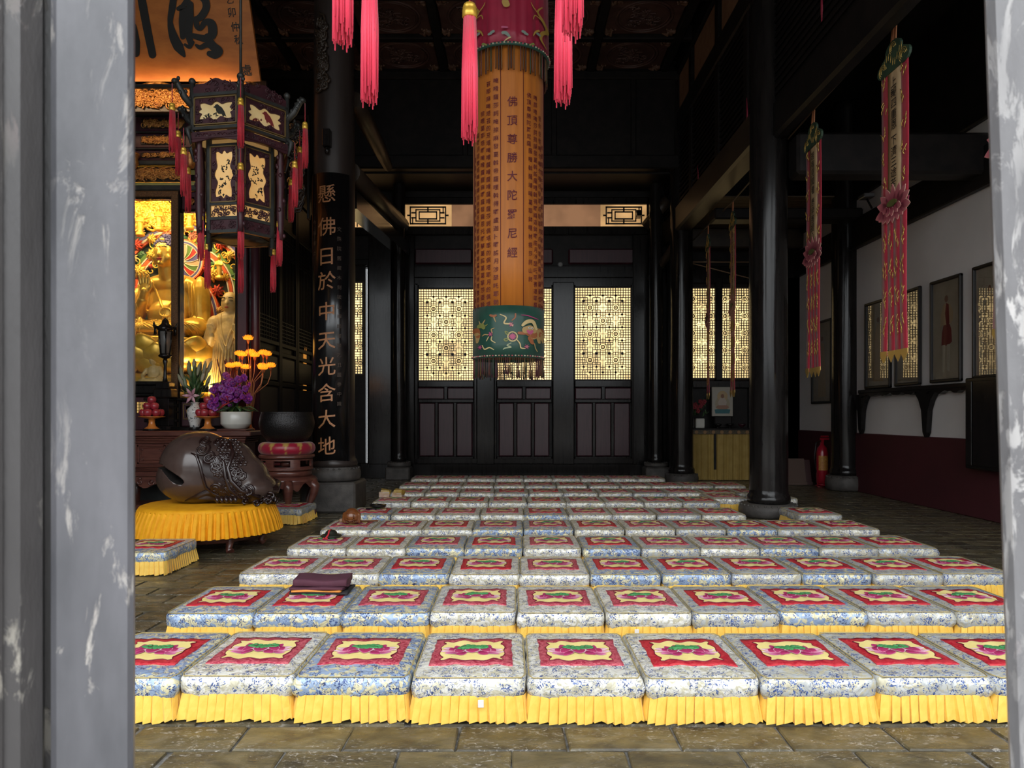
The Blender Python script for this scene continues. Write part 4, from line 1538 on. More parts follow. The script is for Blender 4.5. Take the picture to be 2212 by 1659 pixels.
def streamer(px, py, label, text, turn=0.0, zlen=3.48, bottom=None, XP=4.0):
    Y = XP * FPX / (px - CX)
    zt = CAMZ + (HY - py) / FPX * Y
    t = thing('hanging_streamer', label, 'banner', (XP, Y, zt), -pi / 2 + turn, 'red streamers along the right aisle')
    hw = .25
    f = lambda u, v, w_: (u, -w_, v)
    sg = MB()
    sg.hexa([(-.035, -.006, -.02), (.0, -.006, -.02), (.0, .006, -.02), (-.035, .006, -.02), (-.07, -.006, -.22), (-.03, -.006, -.22), (-.03, .006, -.22), (-.07, .006, -.22)])
    sg.hexa([(.0, .0, -.02), (.035, .0, -.02), (.035, .01, -.02), (.0, .01, -.02), (-.02, .0, -.22), (.02, .0, -.22), (.02, .01, -.22), (-.02, .01, -.22)])
    sg.build('strap', mat('orange_strap', (.55, .22, .10), .6), t)
    zc = -.36
    cp = MB().prism(trefoil(.62, .42), lambda u, v, w_: (u, -w_, v + zc), -.008, .018)
    capo = cp.build('trefoil_cap', M_capgreen, t)
    th = MB()
    rr = random.Random(int(px))
    for c, r_ in (((-.19, zc - .07), .07), ((.19, zc - .07), .07), ((0, zc + .09), .06)):
        for q in (1, .7, .4):
            th.tube([f(c[0] + r_ * q * cos(a * .5), c[1] + r_ * q * sin(a * .5), .02) for a in range(9)], .004, 4)
    for k in range(9):
        u = -.16 + k * .04
        th.tube([f(u, zc - .05 + .05 * sin(k), .02), f(u + .01, zc + .02 + .05 * sin(k), .022)], .004, 4)
    th.build('gold_stitching', M_gthread, capo)
    z1, z0 = -.44, -1.86
    nseg = 14

    def strip(u0, u1, va, vb, name, m, w_=0.0, wave=.010, ph=0.0, ns=nseg):
        g = MB(); g.sm = True
        fn = lambda s_: (lambda u, v: (u0 + (u1 - u0) * u, -w_ - s_ + wave * sin(3.1 * v + ph) * .6, va + (vb - va) * v))
        A = g.grid(3, ns, fn(.003)); B = g.grid(3, ns, fn(-.003), flip=True)
        for j in range(ns):
            g.F((A[j][0], A[j + 1][0], B[j + 1][0], B[j][0]), False); g.F((A[j + 1][3], A[j][3], B[j][3], B[j + 1][3]), False)
        return g.build(name, m, t)
    s1 = strip(-hw, -.105, z0, z1, 'red_side', M_stred); s2 = strip(.105, hw, z0, z1, 'red_side', M_stred)
    ctr = strip(-.122, .122, z0, z1 + .05, 'cream_strip', M_cream, .003)
    if text:
        zz = -.62
        for i, ch in enumerate(text):
            m = MB()
            write(m, ch, .112, lambda u, v: (u, -.014 + .006 * sin(3.1 * ((zz + v - z0) / (z1 - z0))), zz + v), .005, .05)
            m.build('character', M_blackink, ctr)
            zz -= .112 if i != 4 else .165
    for s_, u in ((s1, -.178), (s2, .178)):
        g = MB()
        for k in range(5):
            v = z1 - .14 - k * .27
            for j in range(4):
                w2 = rr.uniform(-.045, .045)
                g.tube([f(u + w2, v - .06 + j * .03, .012), f(u + w2 + rr.uniform(-.02, .02), v - .03 + j * .03, .014), f(u + w2 + rr.uniform(-.03, .03), v + j * .03, .012)], .0055, 4)
        tag(g.build('gold_embroidery', M_gthread, s_), kind='stuff')
    lt = MB()
    zl = -1.95
    dk, md, pk, wt = (.22, .015, .05), (.36, .06, .10), (.60, .20, .22), (.68, .48, .34)

    def petal(cx, cy, ang, ln, wd, w_):
        ca, sa = cos(ang), sin(ang)
        n = 7; A = []; B = []; Cc = []
        for i in range(n + 1):
            q = i / n
            h = wd * sin(pi * q ** .75) ** .8 if 0 < q < 1 else 0
            row = []
            for sd in (-1, -.82, 0, .82, 1):
                lt.col = wt if abs(sd) == 1 else tuple(dk[k] + (pk[k] - dk[k]) * q ** 1.5 for k in range(3))
                row.append(lt.V(f(cx + ca * ln * q - sa * h * sd, cy + sa * ln * q + ca * h * sd, w_ + (.006 if abs(sd) < 1 else 0))))
            A.append(row)
        for i in range(n):
            for j in range(4):
                lt.F((A[i][j], A[i][j + 1], A[i + 1][j + 1], A[i + 1][j]))
    lt.col = dk
    lt.prism([(-.25, -.05), (.25, -.05), (.27, .06), (.12, .13), (0, .12), (-.12, .13), (-.27, .06)], lambda u, v, w_: f(u, v + zl, w_), .0, .012)
    for k in range(7):
        a = pi - pi * (k + .5) / 7
        petal(.08 * cos(a), zl + .02, a * .9 + .15, .24, .06, .016)
    for k in range(9):
        a = -pi + pi * (k + .5) / 9
        petal(.17 * cos(a), zl + .0 + .02 * sin(a), a, .13 if k not in (0, 8) else .16, .05, .020)
    for k in range(5):
        a = -pi + pi * (k + .5) / 5
        petal(.08 * cos(a), zl + .02, a, .10, .04, .026)
    lt.col = (.10, .11, .03)
    lt.prism([(.09 * cos(2 * pi * k / 12), zl + .06 + .035 * sin(2 * pi * k / 12)) for k in range(12)], lambda u, v, w_: f(u, v, w_), .02, .034)
    lt.build('lotus', M_petal, t)
    for k in range(4):
        u0 = -.245 + k * .1245
        v0 = -zlen
        g = MB(); g.sm = True
        ns = 10
        off = .004 * k
        wv = lambda v: .02 * sin(2.2 * v + k) * (1 - v)
        fn = lambda s_: (lambda u, v: (u0 + .118 * u + .01 * (1 - v) * (k - 1.5), -s_ - off + wv(v), v0 + (-2.02 - v0) * v))
        A = g.grid(2, ns, fn(.003)); B = g.grid(2, ns, fn(-.003), flip=True)
        for j in range(ns):
            g.F((A[j][0], A[j + 1][0], B[j + 1][0], B[j][0]), False); g.F((A[j + 1][2], A[j][2], B[j][2], B[j + 1][2]), False)
        tl = g.build('tail', M_stred, t)
        du = .01 * (k - 1.5)
        tp = MB().prism([(u0 + du, v0 + .05), (u0 + du, v0 + .005), (u0 + .059 + du, v0 - .075), (u0 + .118 + du, v0 + .005), (u0 + .118 + du, v0 + .05)], f, -.004 + off, .008 + off - wv(0))
        tp.build('gold_point', M_gthread, tl)
        ge = MB()
        for j in range(4):
            v = -2.28 - j * .30
            y = (v - v0) / (-2.02 - v0)
            ww = -wv(y) + off + .006
            for q in range(6):
                w2 = rr.uniform(-.03, .03)
                ge.tube([f(u0 + .059 + w2, v - .09 + q * .03, ww), f(u0 + .059 + w2 + rr.uniform(-.015, .015), v - .06 + q * .03, ww + .003), f(u0 + .059 + w2 + rr.uniform(-.02, .02), v - .03 + q * .03, ww)], .0048, 4)
        tag(ge.build('gold_embroidery', M_gthread, tl), kind='stuff')
    return t


streamer(1932, 48, 'large red streamer lettered 上報四重恩下濟三途苦 near the right edge', '上報四重恩下濟三途苦', .02)
streamer(1757, 236, 'red streamer lettered 若有見聞者悉發菩提心 beside the big black column', '若有見聞者悉發菩提心', -.03)
streamer(1583, 434, 'narrow red streamer hanging just left of the big black column', '願以此功德莊嚴佛淨土', -.12)
streamer(1530, 486, 'narrowest red streamer, farthest back before the glowing lattice window', '當願眾生體解大道發無', -.14)
streamer(2196, -232, 'red streamer cut off by the right door leaf', '', .05)
rodo = MB().tube([(4.0, 2.5, 5.60), (4.0, 5.25, 5.62)] + [(4.0, 4.0 * FPX / (a - CX), CAMZ + (HY - b) / FPX * 4.0 * FPX / (a - CX) - .008) for a, b in ((1932, 48), (1757, 236), (1583, 434), (1530, 486))] + [(4.0, YB, 5.33)], .014, 8)
rodo.tube([(4.0, 4, 5.6), (3.86, 4, 5.72)], .01, 6)
rod_ = rodo.build('hanging_rod', mat('bamboo_rod', (.10, .065, .04), .5))
tag(rod_, 'long thin rod carrying the red streamers', 'rod')
# thin poles crossing before the rear right windows
for a, b, lab in (((1492, 566), (1617, 566), 'level bamboo pole before the rear right windows'), ((1492, 568), (1620, 601), 'slanting bamboo pole before the rear right windows')):
    o = MB().tube([P(a[0] - 20, a[1] - (0 if a[1] == b[1] else 5), 15.9), P(b[0] + 30, b[1] + (0 if a[1] == b[1] else 8), 15.9)], .012, 6).build('bamboo_pole', mat('bamboo_pole', (.30, .18, .10), .5))
    tag(o, lab, 'pole')

# ------------------------------------------------------------------ palace lanterns with tassels
M_tassel = mat('red_tassel_silk', (.62, .012, .035), .5, col2=(.50, .008, .028), nscale=40, sheen=.4, vary=.1)
M_tasselpink = mat('vivid_pink_red_tassel', (.95, .045, .11), .5, col2=(.85, .03, .085), nscale=60, stretch=(1, 1, .05), sheen=.4)
M_lanframe = mat('grey_black_lantern_wood', (.028, .030, .030), .4, col2=(.05, .052, .048), nscale=8)
M_lancarve = mat('plum_carved_wood', (.075, .022, .030), .45, col2=(.045, .014, .02), nscale=10)
M_langold = mat('dull_gold_edge', (.24, .16, .06), .45, metal=.3)
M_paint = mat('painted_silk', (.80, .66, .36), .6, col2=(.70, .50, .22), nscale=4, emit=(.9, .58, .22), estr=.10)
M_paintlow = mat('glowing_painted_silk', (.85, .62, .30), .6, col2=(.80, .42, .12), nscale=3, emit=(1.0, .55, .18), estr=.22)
M_inkpaint = mat('painted_leaves', (.02, .022, .016), .7)
M_inkred = mat('painted_blossom', (.25, .03, .03), .7)


def tassel_meshes(L, r, n, seed, fat=.22):
    rr = random.Random(seed)
    cp = MB().lathe([(r * .25, .0), (r * .75, -.01), (r * .95, -.03), (r * .8, -.038), (r * 1.0, -.045), (r * .98, -.085), (r * .85, -.09)], 12)
    s = MB()
    for i in range(n):
        a = rr.uniform(0, 2 * pi); q = r * sqrt(rr.random()) * .92
        x, y = q * cos(a), q * sin(a)
        l = L * rr.uniform(.86, 1.0) * (1 if rr.random() > .1 else 1.04)
        sp = rr.uniform(1.0, 1.25)
        s.tube([(x * .8, y * .8, -.07), (x * 1.08, y * 1.08, -.07 - (l - .07) * .5), (x * sp, y * sp, -l)], [r * fat, r * fat * 1.1, r * fat * .6], 5)
    return cp.mesh('tassel_cap'), s.mesh('tassel')


TA = tassel_meshes(.56, .034, 26, 1)
TA[0].materials.append(M_gold); TA[1].materials.append(M_tassel)


def carved_frame(mb, f, w_, h_, b, rr, th):
    for k in range(int((w_ + h_) * 2 / (b * 1.3))):
        t = rr.random() * 2 * (w_ + h_)
        if t < w_: c = (-w_ / 2 + t, -h_ / 2 + b / 2)
        elif t < 2 * w_: c = (-w_ / 2 + t - w_, h_ / 2 - b / 2)
        elif t < 2 * w_ + h_: c = (-w_ / 2 + b / 2, -h_ / 2 + t - 2 * w_)
        else: c = (w_ / 2 - b / 2, -h_ / 2 + t - 2 * w_ - h_)
        c = (max(-w_ / 2 + b * .4, min(w_ / 2 - b * .4, c[0])), max(-h_ / 2 + b * .4, min(h_ / 2 - b * .4, c[1])))
        mb.tube([f(u, v, th) for u, v in spiral(c, b * .42, 1.1, rr.uniform(0, 6), 7)], th, 4)


def lantern(name, label, loc, R1, full=True, tas=None, rz=0.0):
    """six-sided lantern: wide upper tier, narrow lower tier, posts, crest and three rings of tassels; loc is the middle of the lower tier"""
    t = thing(name, label, 'lantern', loc, rz)
    rr = random.Random(11)
    R2 = R1 * .68; Rp = R1 * .86
    zu0, zu1 = .43 * R1 / .62, .86 * R1 / .62
    zl0, zl1 = -.75 * R1 / .62, .42 * R1 / .62
    shared = {}
    for k in range(6):
        a = pi / 6 + k * pi / 3                       # face normals; a corner points at the viewer (-Y)
        nx, ny = sin(a), -cos(a)
        tx, ty = cos(a), sin(a)

        def fr_(Rr, zc):
            ap = Rr * cos(pi / 6)
            return lambda u, v, w_: (nx * (ap + w_) + tx * u, ny * (ap + w_) + ty * u, zc + v)
        for (Rr, z0, z1, low) in ((R1, zu0, zu1, False), (R2, zl0, zl1, True)):
            Wd = Rr; Hh = z1 - z0
            f = fr_(Rr, (z0 + z1) / 2)

            def bar(mb, u0, u1, v0, v1, w0, w1):
                mb.hexa([f(u0, v0, w0), f(u1, v0, w0), f(u1, v0, w1), f(u0, v0, w1), f(u0, v1, w0), f(u1, v1, w0), f(u1, v1, w1), f(u0, v1, w1)])
            m = MB()
            e = .035
            for q in ((-Wd / 2, -Wd / 2 + e, -Hh / 2, Hh / 2), (Wd / 2 - e, Wd / 2, -Hh / 2, Hh / 2), (-Wd / 2, Wd / 2, -Hh / 2, -Hh / 2 + e), (-Wd / 2, Wd / 2, Hh / 2 - e, Hh / 2)):
                bar(m, *q, -.02, .025)
            if low:
                for v in (-Hh / 2 + Hh * .30, -Hh / 2 + Hh * .15, Hh / 2 - Hh * .10):
                    bar(m, -Wd / 2, Wd / 2, v - .018, v + .018, -.02, .02)
            pn = m.build('lower_panel' if low else 'upper_panel', M_lanframe, t)
            if low:
                v0, v1 = -Hh / 2 + Hh * .31, Hh / 2 - Hh * .11
            else:
                v0, v1 = -Hh / 2 + .05, Hh / 2 - .05
            g = MB()
            for q in ((-Wd / 2 + e, -Wd / 2 + e + .012, v0, v1), (Wd / 2 - e - .012, Wd / 2 - e, v0, v1), (-Wd / 2 + e, Wd / 2 - e, v0, v0 + .012), (-Wd / 2 + e, Wd / 2 - e, v1 - .012, v1)):
                bar(g, *q, .0, .03)
            g.build('gilt_edge', M_langold, pn)
            pic = MB(); bar(pic, -Wd / 2 + e, Wd / 2 - e, v0, v1, -.008, .0)
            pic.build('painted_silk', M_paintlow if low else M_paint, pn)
            cf = MB()
            f2 = lambda u, v, w_: f(u, v + (v0 + v1) / 2, w_ + .003)
            bw = .060 if low else .062
            W2, H2 = Wd - 2 * e - .02, v1 - v0 - .02
            nn = 24
            outr = []; innr = []
            for q in range(nn * 4):
                s_ = (q % nn) / nn; sd = q // nn
                x, y = [(-1 + 2 * s_, -1), (1, -1 + 2 * s_), (1 - 2 * s_, 1), (-1, 1 - 2 * s_)][sd]
                outr.append((x * W2 / 2, y * H2 / 2))
                wv = .012 * sin(2 * pi * s_ * 2 - 1.2) + .008 * cos(2 * pi * s_ * 3)
                k1 = bw + wv
                innr.append((x * (W2 / 2 - k1), y * (H2 / 2 - k1)))
            A = [cf.V(f2(x, y, .012)) for x, y in outr]; B = [cf.V(f2(x, y, .014)) for x, y in innr]; Bb = [cf.V(f2(x, y, -.002)) for x, y in innr]
            for q in range(len(A)):
                k2 = (q + 1) % len(A)
                cf.F((A[q], A[k2], B[k2], B[q])); cf.F((B[q], B[k2], Bb[k2], Bb[q]))
            carved_frame(cf, lambda u, v, w_: f2(u, v, w_ + .014), W2, H2, bw, rr, .006)
            cf.build('carved_mount', M_lancarve, pn)
            if full:
                ip = MB()
                if not low and k in (5, 0):
                    bird = [(-.035, .045), (-.015, .055), (-.005, .072), (.02, .075), (.035, .06), (.07, .035), (.10, -.01), (.125, -.075), (.10, -.06), (.085, -.075), (.07, -.04), (.03, -.035), (.005, -.01), (-.005, .03)]
                    ip.prism([(x, y - .0) for x, y in bird], lambda u, v, w_: f2(u, v, w_), -.001, .004)
                for q in range(16 if low else 8):
                    c = (rr.uniform(-W2 * .26, W2 * .26), rr.uniform(-H2 * .36, H2 * .30)) if low else (rr.uniform(-W2 * .3, W2 * .05), rr.uniform(-H2 * .28, -H2 * .05))
                    for j in range(4):
                        a2 = rr.uniform(0, 6.28); l = rr.uniform(.015, .04)
                        ip.prism([c, (c[0] + l * .6 * cos(a2 - .4), c[1] + l * .6 * sin(a2 - .4)), (c[0] + l * cos(a2), c[1] + l * sin(a2)), (c[0] + l * .6 * cos(a2 + .4), c[1] + l * .6 * sin(a2 + .4))], lambda u, v, w_: f2(u, v, w_), -.002, .001)
                ip.build('painting', M_inkpaint if (low or k != 0) else M_inkred, pn)
            if low:
                gl = MB()
                vb0, vb1 = -Hh / 2 + Hh * .165, -Hh / 2 + Hh * .285
                f3 = lambda u, v, w_: f(u, v, w_ + .004)
                for q in range(30):
                    c = (rr.uniform(-Wd / 2 + .06, Wd / 2 - .06), rr.uniform(vb0 + .02, vb1 - .02))
                    gl.tube([f3(u, v, .004) for u, v in spiral(c, .028, 1.0, rr.uniform(0, 6), 7)], .006, 4)
                gl.build('fretwork', M_lancarve, pn)
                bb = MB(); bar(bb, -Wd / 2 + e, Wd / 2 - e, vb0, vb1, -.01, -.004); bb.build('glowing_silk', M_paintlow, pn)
                va0, va1 = -Hh / 2 + .02, -Hh / 2 + Hh * .14
                sk = MB(); bar(sk, -Wd / 2 + e, Wd / 2 - e, va0, va1, -.008, .008)
                for q in range(16):
                    c = (rr.uniform(-Wd / 2 + .06, Wd / 2 - .06), rr.uniform(va0 + .02, va1 - .02))
                    sk.tube([f3(u, v, .008) for u, v in spiral(c, .03, 1.0, rr.uniform(0, 6), 7)], .006, 4)
                sk.build('apron', M_lancarve, pn)
            else:
                cr = MB()
                pts = [(-Wd / 2, 0)] + [(-Wd / 2 + Wd * i / 16, .05 + .10 * sin(pi * i / 16) + .015 * sin(pi * i / 16 * 5)) for i in range(17)] + [(Wd / 2, 0)]
                cr.prism([(u, v + Hh / 2) for u, v in pts], lambda u, v, w_: f(u, v, w_), -.015, .015)
                for q in range(20):
                    u = rr.uniform(-Wd / 2 + .05, Wd / 2 - .05)
                    cr.tube([f(a_, b_, .018) for a_, b_ in spiral((u, Hh / 2 + rr.uniform(.02, .06 + .08 * cos(pi * u / Wd))), .03, 1.1, rr.uniform(0, 6), 7)], .008, 4)
                cr.build('crest', M_lancarve, t)
                va = MB()
                bar(va, -Wd / 2, Wd / 2, -Hh / 2 - .10, -Hh / 2 - .08, -.01, .02)
                pts = [(-Wd / 2, -.02)] + [(-Wd / 2 + Wd * i / 12, -.10 - .035 * abs(cos(pi * i / 12)) ** 2 - .0) for i in range(13)] + [(Wd / 2, -.02)]
                va.prism([(u, v - Hh / 2) for u, v in pts], lambda u, v, w_: f(u, v, w_), -.01, .012)
                for q in range(18):
                    u = rr.uniform(-Wd / 2 + .05, Wd / 2 - .05)
                    va.tube([f(a_, b_, .014) for a_, b_ in spiral((u, -Hh / 2 - .07), .03, 1.1, rr.uniform(0, 6), 7)], .007, 4)
                va.build('valance', M_lancarve, t)
        # corner posts and dragon arms
        a = k * pi / 3
        c, s_ = sin(a), -cos(a)
        po = MB()
        po.lathe([(.03, zl0 - .02), (.035, zl0 + .1), (.045, zl0 + .3), (.038, zl0 + .5), (.048, zl0 + .7), (.03, zl1 - .1), (.045, zl1 - .05), (.03, zl1 + .02)], 10, (Rp * c, Rp * s_, 0))
        for q in range(14):
            z = rr.uniform(zl0, zl1 - .15); b_ = rr.uniform(0, 6.28)
            po.ell((Rp * c + .04 * cos(b_), Rp * s_ + .04 * sin(b_), z), (.022, .022, .03), 6, 5)
        po.build('post', M_lancarve, t)
        ar = MB()
        ar.tube([(R1 * .95 * c, R1 * .95 * s_, zu0 + .25), (R1 * 1.15 * c, R1 * 1.15 * s_, zu0 + .36), (R1 * 1.32 * c, R1 * 1.32 * s_, zu0 + .52), (R1 * 1.38 * c, R1 * 1.38 * s_, zu0 + .50)], [.035, .04, .03, .012], 7)
        ar.ell((R1 * 1.33 * c, R1 * 1.33 * s_, zu0 + .50), (.04, .04, .032), 8, 6)
        ar.tube([(R1 * c, R1 * s_, zu0 + .05), (R1 * 1.1 * c, R1 * 1.1 * s_, zu0 + .0), (R1 * 1.02 * c, R1 * 1.02 * s_, zu0 - .16)], [.028, .032, .012], 6)
        for q in range(16):
            tq = rr.random(); pz = Vector((R1 * .95 * c, R1 * .95 * s_, zu0 + .25)).lerp(Vector((R1 * 1.34 * c, R1 * 1.34 * s_, zu0 + .52)), tq)
            ar.ell(pz + Vector((rr.uniform(-.035, .035), rr.uniform(-.035, .035), rr.uniform(-.04, .05))), (.02, .02, .026), 6, 5)
        ar.build('dragon_arm', M_lanframe, t)
        cn = MB()
        cn.tube([(R1 * c, R1 * s_, zu0 - .02), (R1 * c, R1 * s_, zu1 + .12)], .028, 6)
        cn.ell((R1 * c, R1 * s_, zu1 + .15), .04, 8, 6)
        cn.tube([(R2 * c, R2 * s_, zl0 - .12), (R2 * c, R2 * s_, zl1)], .026, 6)
        cn.build('corner_post', M_lanframe, t)
    inn_ = MB().lathe([(R2 * .8, zl0 + .02), (R2 * .8, zl0), (0, zl0)], 6).lathe([(R1 * .9, zu1 - .02), (R1 * .4, zu1 + .15), (.03, zu1 + .3)], 6)
    inn_.build('roof', M_lanframe, t)
    MB().tube([(0, 0, zu1 + .2), (0, 0, 9.0 - loc[2])], .016, 6).build('hanging_rod', M_lanframe, t)
    for ring in tas or ():
        rad, z, dl, meshes, ks = ring
        for k in ks:
            a = k * pi / 3
            x, y = rad * sin(a), -rad * cos(a)
            tm_ = put('tassel', meshes[1], None, t, (x, y, z + dl.get(k, 0)))
            put('tassel_cap', meshes[0], None, tm_)
            MB().tube([(0, 0, -.01), (0, 0, .22)], .005, 4).build('cord', M_tassel, tm_)
    return t


LY = 8.6
lz = CAMZ + (HY - 390) / FPX * LY
lantern('palace_lantern', 'dark carved six-sided palace lantern with painted panels and red tassels, left', (((520 - CX) / FPX * LY), LY, lz), .60, rz=.365,
        tas=[(.83, .66, {}, TA, (0, 1, 2, 3, 4, 5)), (.70, .20, {0: -.1}, TA, (1, 2, 4, 5)), (.50, -.50, {}, TA, (0, 1, 5)), (.44, -.74, {}, TA, (2, 3, 4)), (.60, .02, {}, TA, (0,))])
TB = tassel_meshes(.80, .044, 150, 2, .13)
TB[0].materials.append(M_gold); TB[1].materials.append(M_tasselpink)
FYc = 3.5
lantern('palace_lantern', 'six-sided lantern above the doorway whose vivid pink-red tassels hang at the top', (-.245, FYc, 4.95), .60, full=False,
        tas=[(.60, -1.00, {3: -.085, 2: .0, 4: .0, 1: .04, 5: .0}, TB, (1, 2, 3, 4, 5))])
# ------------------------------------------------------------------ altar shrine on the left
AY = 11.9
def ax(px, Y=AY): return (px - CX) / FPX * Y
def az(py, Y=AY): return CAMZ - (py - HY) / FPX * Y


M_plaque = mat('orange_lacquer_board', (.70, .235, .045), .45, col2=(.55, .165, .03), nscale=2.5, stretch=(1, 1, 3), bump=.06, bscale=18)
M_brush = mat('black_brushwork', (.014, .013, .012), .5)
M_frameg = mat('speckled_gold_frame', (.22, .11, .04), .5, metal=.2, col2=(.09, .04, .018), nscale=60)
M_darkcarve = mat('black_carving', (.016, .012, .012), .3, col2=(.05, .03, .022), nscale=20)

# big leaning name board
p0 = Vector((0, 11.2, az(176, 11.2))); p1 = Vector((0, 9.9, az(-330, 9.9)))
up_ = (p1 - p0).normalized()
nrm = Vector((1, 0, 0)).cross(up_).normalized()
if nrm.y > 0: nrm = -nrm
pl = thing('name_board', 'huge orange name board with black brush calligraphy leaning over the altar', 'plaque', (-6.4, 11.2, p0.z))
inv = Matrix.Translation(-pl.location)
xr = on_plane(562, 172, p0, nrm).x
Lp = (p1 - p0).length
b_ = MB()
for (w0, w1, l0, l1, xa, xb) in ((0, -.06, 0, Lp, -8.9, xr),):
    q = [Vector((xa, 0, 0)) + Vector((0, p0.y, p0.z)) + up_ * l0, Vector((xb, 0, 0)) + Vector((0, p0.y, p0.z)) + up_ * l0, Vector((xb, 0, 0)) + Vector((0, p0.y, p0.z)) + up_ * l1, Vector((xa, 0, 0)) + Vector((0, p0.y, p0.z)) + up_ * l1]
    b_.hexa([a - nrm * .06 for a in q] + q)
b_.build('board', M_plaque, pl).matrix_parent_inverse = inv
zm = lambda u, v: on_plane(280 + u / 4.148, v / 4.148, p0 + nrm * .012, nrm)
STR = [([(90, -120), (120, 60), (165, 300), (205, 490)], [36, 38, 36, 34]), ([(30, 240), (55, 380), (60, 480)], [34, 38, 30]),
       ([(400, -60), (385, 60), (365, 200), (395, 330), (440, 420), (490, 500)], [30, 32, 24, 40, 46, 14]),
       ([(440, 78), (480, 78), (470, 200), (478, 330)], [20, 34, 28, 24]), ([(480, 55), (560, -40), (660, -20), (690, 60), (650, 140), (600, 175)], [24, 24, 34, 34, 34, 26]),
       ([(545, 40), (540, 160), (530, 290), (550, 390)], [30, 36, 34, 24]), ([(600, 170), (606, 235), (640, 255), (680, 200), (735, 215), (745, 300), (690, 345), (570, 320)], [26, 24, 20, 28, 40, 42, 34, 22]),
       ([(500, 400), (540, 420), (570, 380)], [12, 18, 16]), ([(600, 405), (640, 425), (700, 400), (760, 420), (800, 460), (770, 492), (720, 480)], [12, 22, 26, 34, 42, 36, 26]), ([(700, 330), (740, 400), (790, 450)], [30, 38, 40])]
for si, (pts, ws) in enumerate(STR):
    m = MB(); ribbon(m, pts, ws, lambda u, v: zm(u, v) + nrm * .0025 * si); m.build('brush_stroke', M_brush, pl).matrix_parent_inverse = inv
for ch, u, v, s_ in (('乙', 900, 0, .10), ('卯', 915, 110, .12), ('仲', 945, 240, .12), ('秋', 975, 355, .12), ('處', 1045, 630, .15)):
    c = zm(u, v); m = MB()
    write(m, ch, s_ * 1.15, lambda a, b: c + Vector((a, 0, 0)) + up_ * b, .010, .05)
    m.build('character', M_brush, pl).matrix_parent_inverse = inv

# shrine body
sh = thing('altar_shrine', 'tall carved and gilded altar shrine with glazed openings, left', 'shrine', (-6.4, AY, 0))
SI = Matrix.Translation(-sh.location)


def sp(name, mb, m, par=sh):
    o = mb.build(name, m, par)
    if par is sh: o.matrix_parent_inverse = SI
    return o


def abox(px0, px1, py0, py1, d0=0.0, d1=.12, b=.015, Y=AY):
    return MB().bev(ax(px0, Y), ax(px1, Y), Y + d0, Y + d1, az(py1, Y), az(py0, Y), b)


rrA = random.Random(21)


def carved(px0, px1, py0, py1, n, r0, r1, th, name='carving', m=M_goldold, Y=AY, back=M_darkcarve, inside=None, d=0.0):
    o = sp(name, abox(px0, px1, py0, py1, d + .02, d + .08, .01, Y), back)
    g = MB()
    scrolls(g, lambda u, v, l: (u, Y + d + .018 - l, v), ax(px0, Y), ax(px1, Y), az(py1, Y), az(py0, Y), n, r0, r1, th, rrA, inside)
    sp(name + '_relief', g, m)


# crowning valance under the name board
top = MB()
pts = [(32, 242)] + [(32 + 543 * i / 34, 186 + 7 * sin(i * .9) - (6 if i > 30 else 0)) for i in range(35)] + [(575, 200), (566, 224), (560, 240)]
top.prism([(ax(a, 11.45), az(b, 11.45)) for a, b in pts], lambda u, v, w_: (u, w_, v), 11.52, 11.45)
sp('valance_board', top, M_darkcarve)
g = MB()
scrolls(g, lambda u, v, l: (u, 11.445 - l, v), ax(230, 11.45), ax(572, 11.45), az(238, 11.45), az(190, 11.45), 300, .045, .11, .016, rrA)
for i in range(34):
    a, b = pts[1 + i], pts[2 + i] if i < 33 else pts[34]
    g.tube([(ax(a[0], 11.45), 11.43, az(a[1], 11.45)), (ax(b[0], 11.45), 11.43, az(b[1], 11.45))], .03, 5)
sp('valance_relief', g, M_goldold)
sp('cornice', abox(62, 556, 240, 250, -.06, .1, .02), M_lanframe)
# three lacquer bands with carved inserts
for (a, b) in ((250, 282), (286, 318), (322, 346)):
    sp('lacquer_band', abox(62, 425, a, b, .03, .12), M_maroon)
for (a, b, n) in ((255, 277, 95), (291, 312, 95), (328, 340, 60)):
    carved(302, 400, a, b, n, .03, .06, .009, 'band_carving', d=-.0)
for y in (283.5, 319.5):
    sp('rail', abox(62, 425, y, y + 3, -.01, .1, .01), M_lanframe)
sp('rail', abox(62, 428, 347, 357, -.03, .12), M_lanframe)
for px in (292, 415):
    q = MB().lathe([(0, 0), (.05, .02), (.09, .10), (.07, .18), (.1, .22), (.1, .26)], 12, (ax(px), AY - .06, az(368)))
    sp('pendant', q, M_goldold)
carved(240, 406, 360, 392, 190, .04, .09, .012, 'lower_valance')
sp('rail', abox(62, 445, 400, 412, -.02, .12), M_lanframe)
# speckled gold picture frame around the glazed openings
sp('gilt_frame', abox(62, 388, 413, 427, -.03, .12), M_frameg)
sp('gilt_frame', abox(371, 387, 420, 930, -.04, .12), M_frameg)
sp('frame_shadow_bead', abox(387, 391, 413, 930, -.05, .12), M_black)
sp('frame_shadow_bead', abox(62, 371, 427, 431, -.035, .10), M_black)
sp('lacquer_band', abox(391, 545, 413, 452, .02, .12), M_maroon)
carved(404, 420, 424, 444, 12, .03, .05, .009, 'square_carving')
sp('rail', abox(391, 545, 452, 457, -.01, .12), M_black)
sp('post', abox(508, 514, 455, 930, -.02, .12), M_black)
sp('post', abox(514, 536, 250, 930, -.05, .12), M_maroon)
sp('post', abox(538, 545, 250, 930, -.02, .12), M_black)
for px_ in (551, 56):
    q = MB().lathe([(.075, 0), (.075, az(250))], 16, (ax(px_), AY + .02, 0)); sp('round_post', q, M_maroon)
sp('gilt_frame', abox(220, 236, 420, 930, -.04, .12), M_frameg)
for a_, b_ in ((93, 99), (62, 69)):
    sp('post', abox(a_, b_, 250, 930, -.02, .12), M_black)
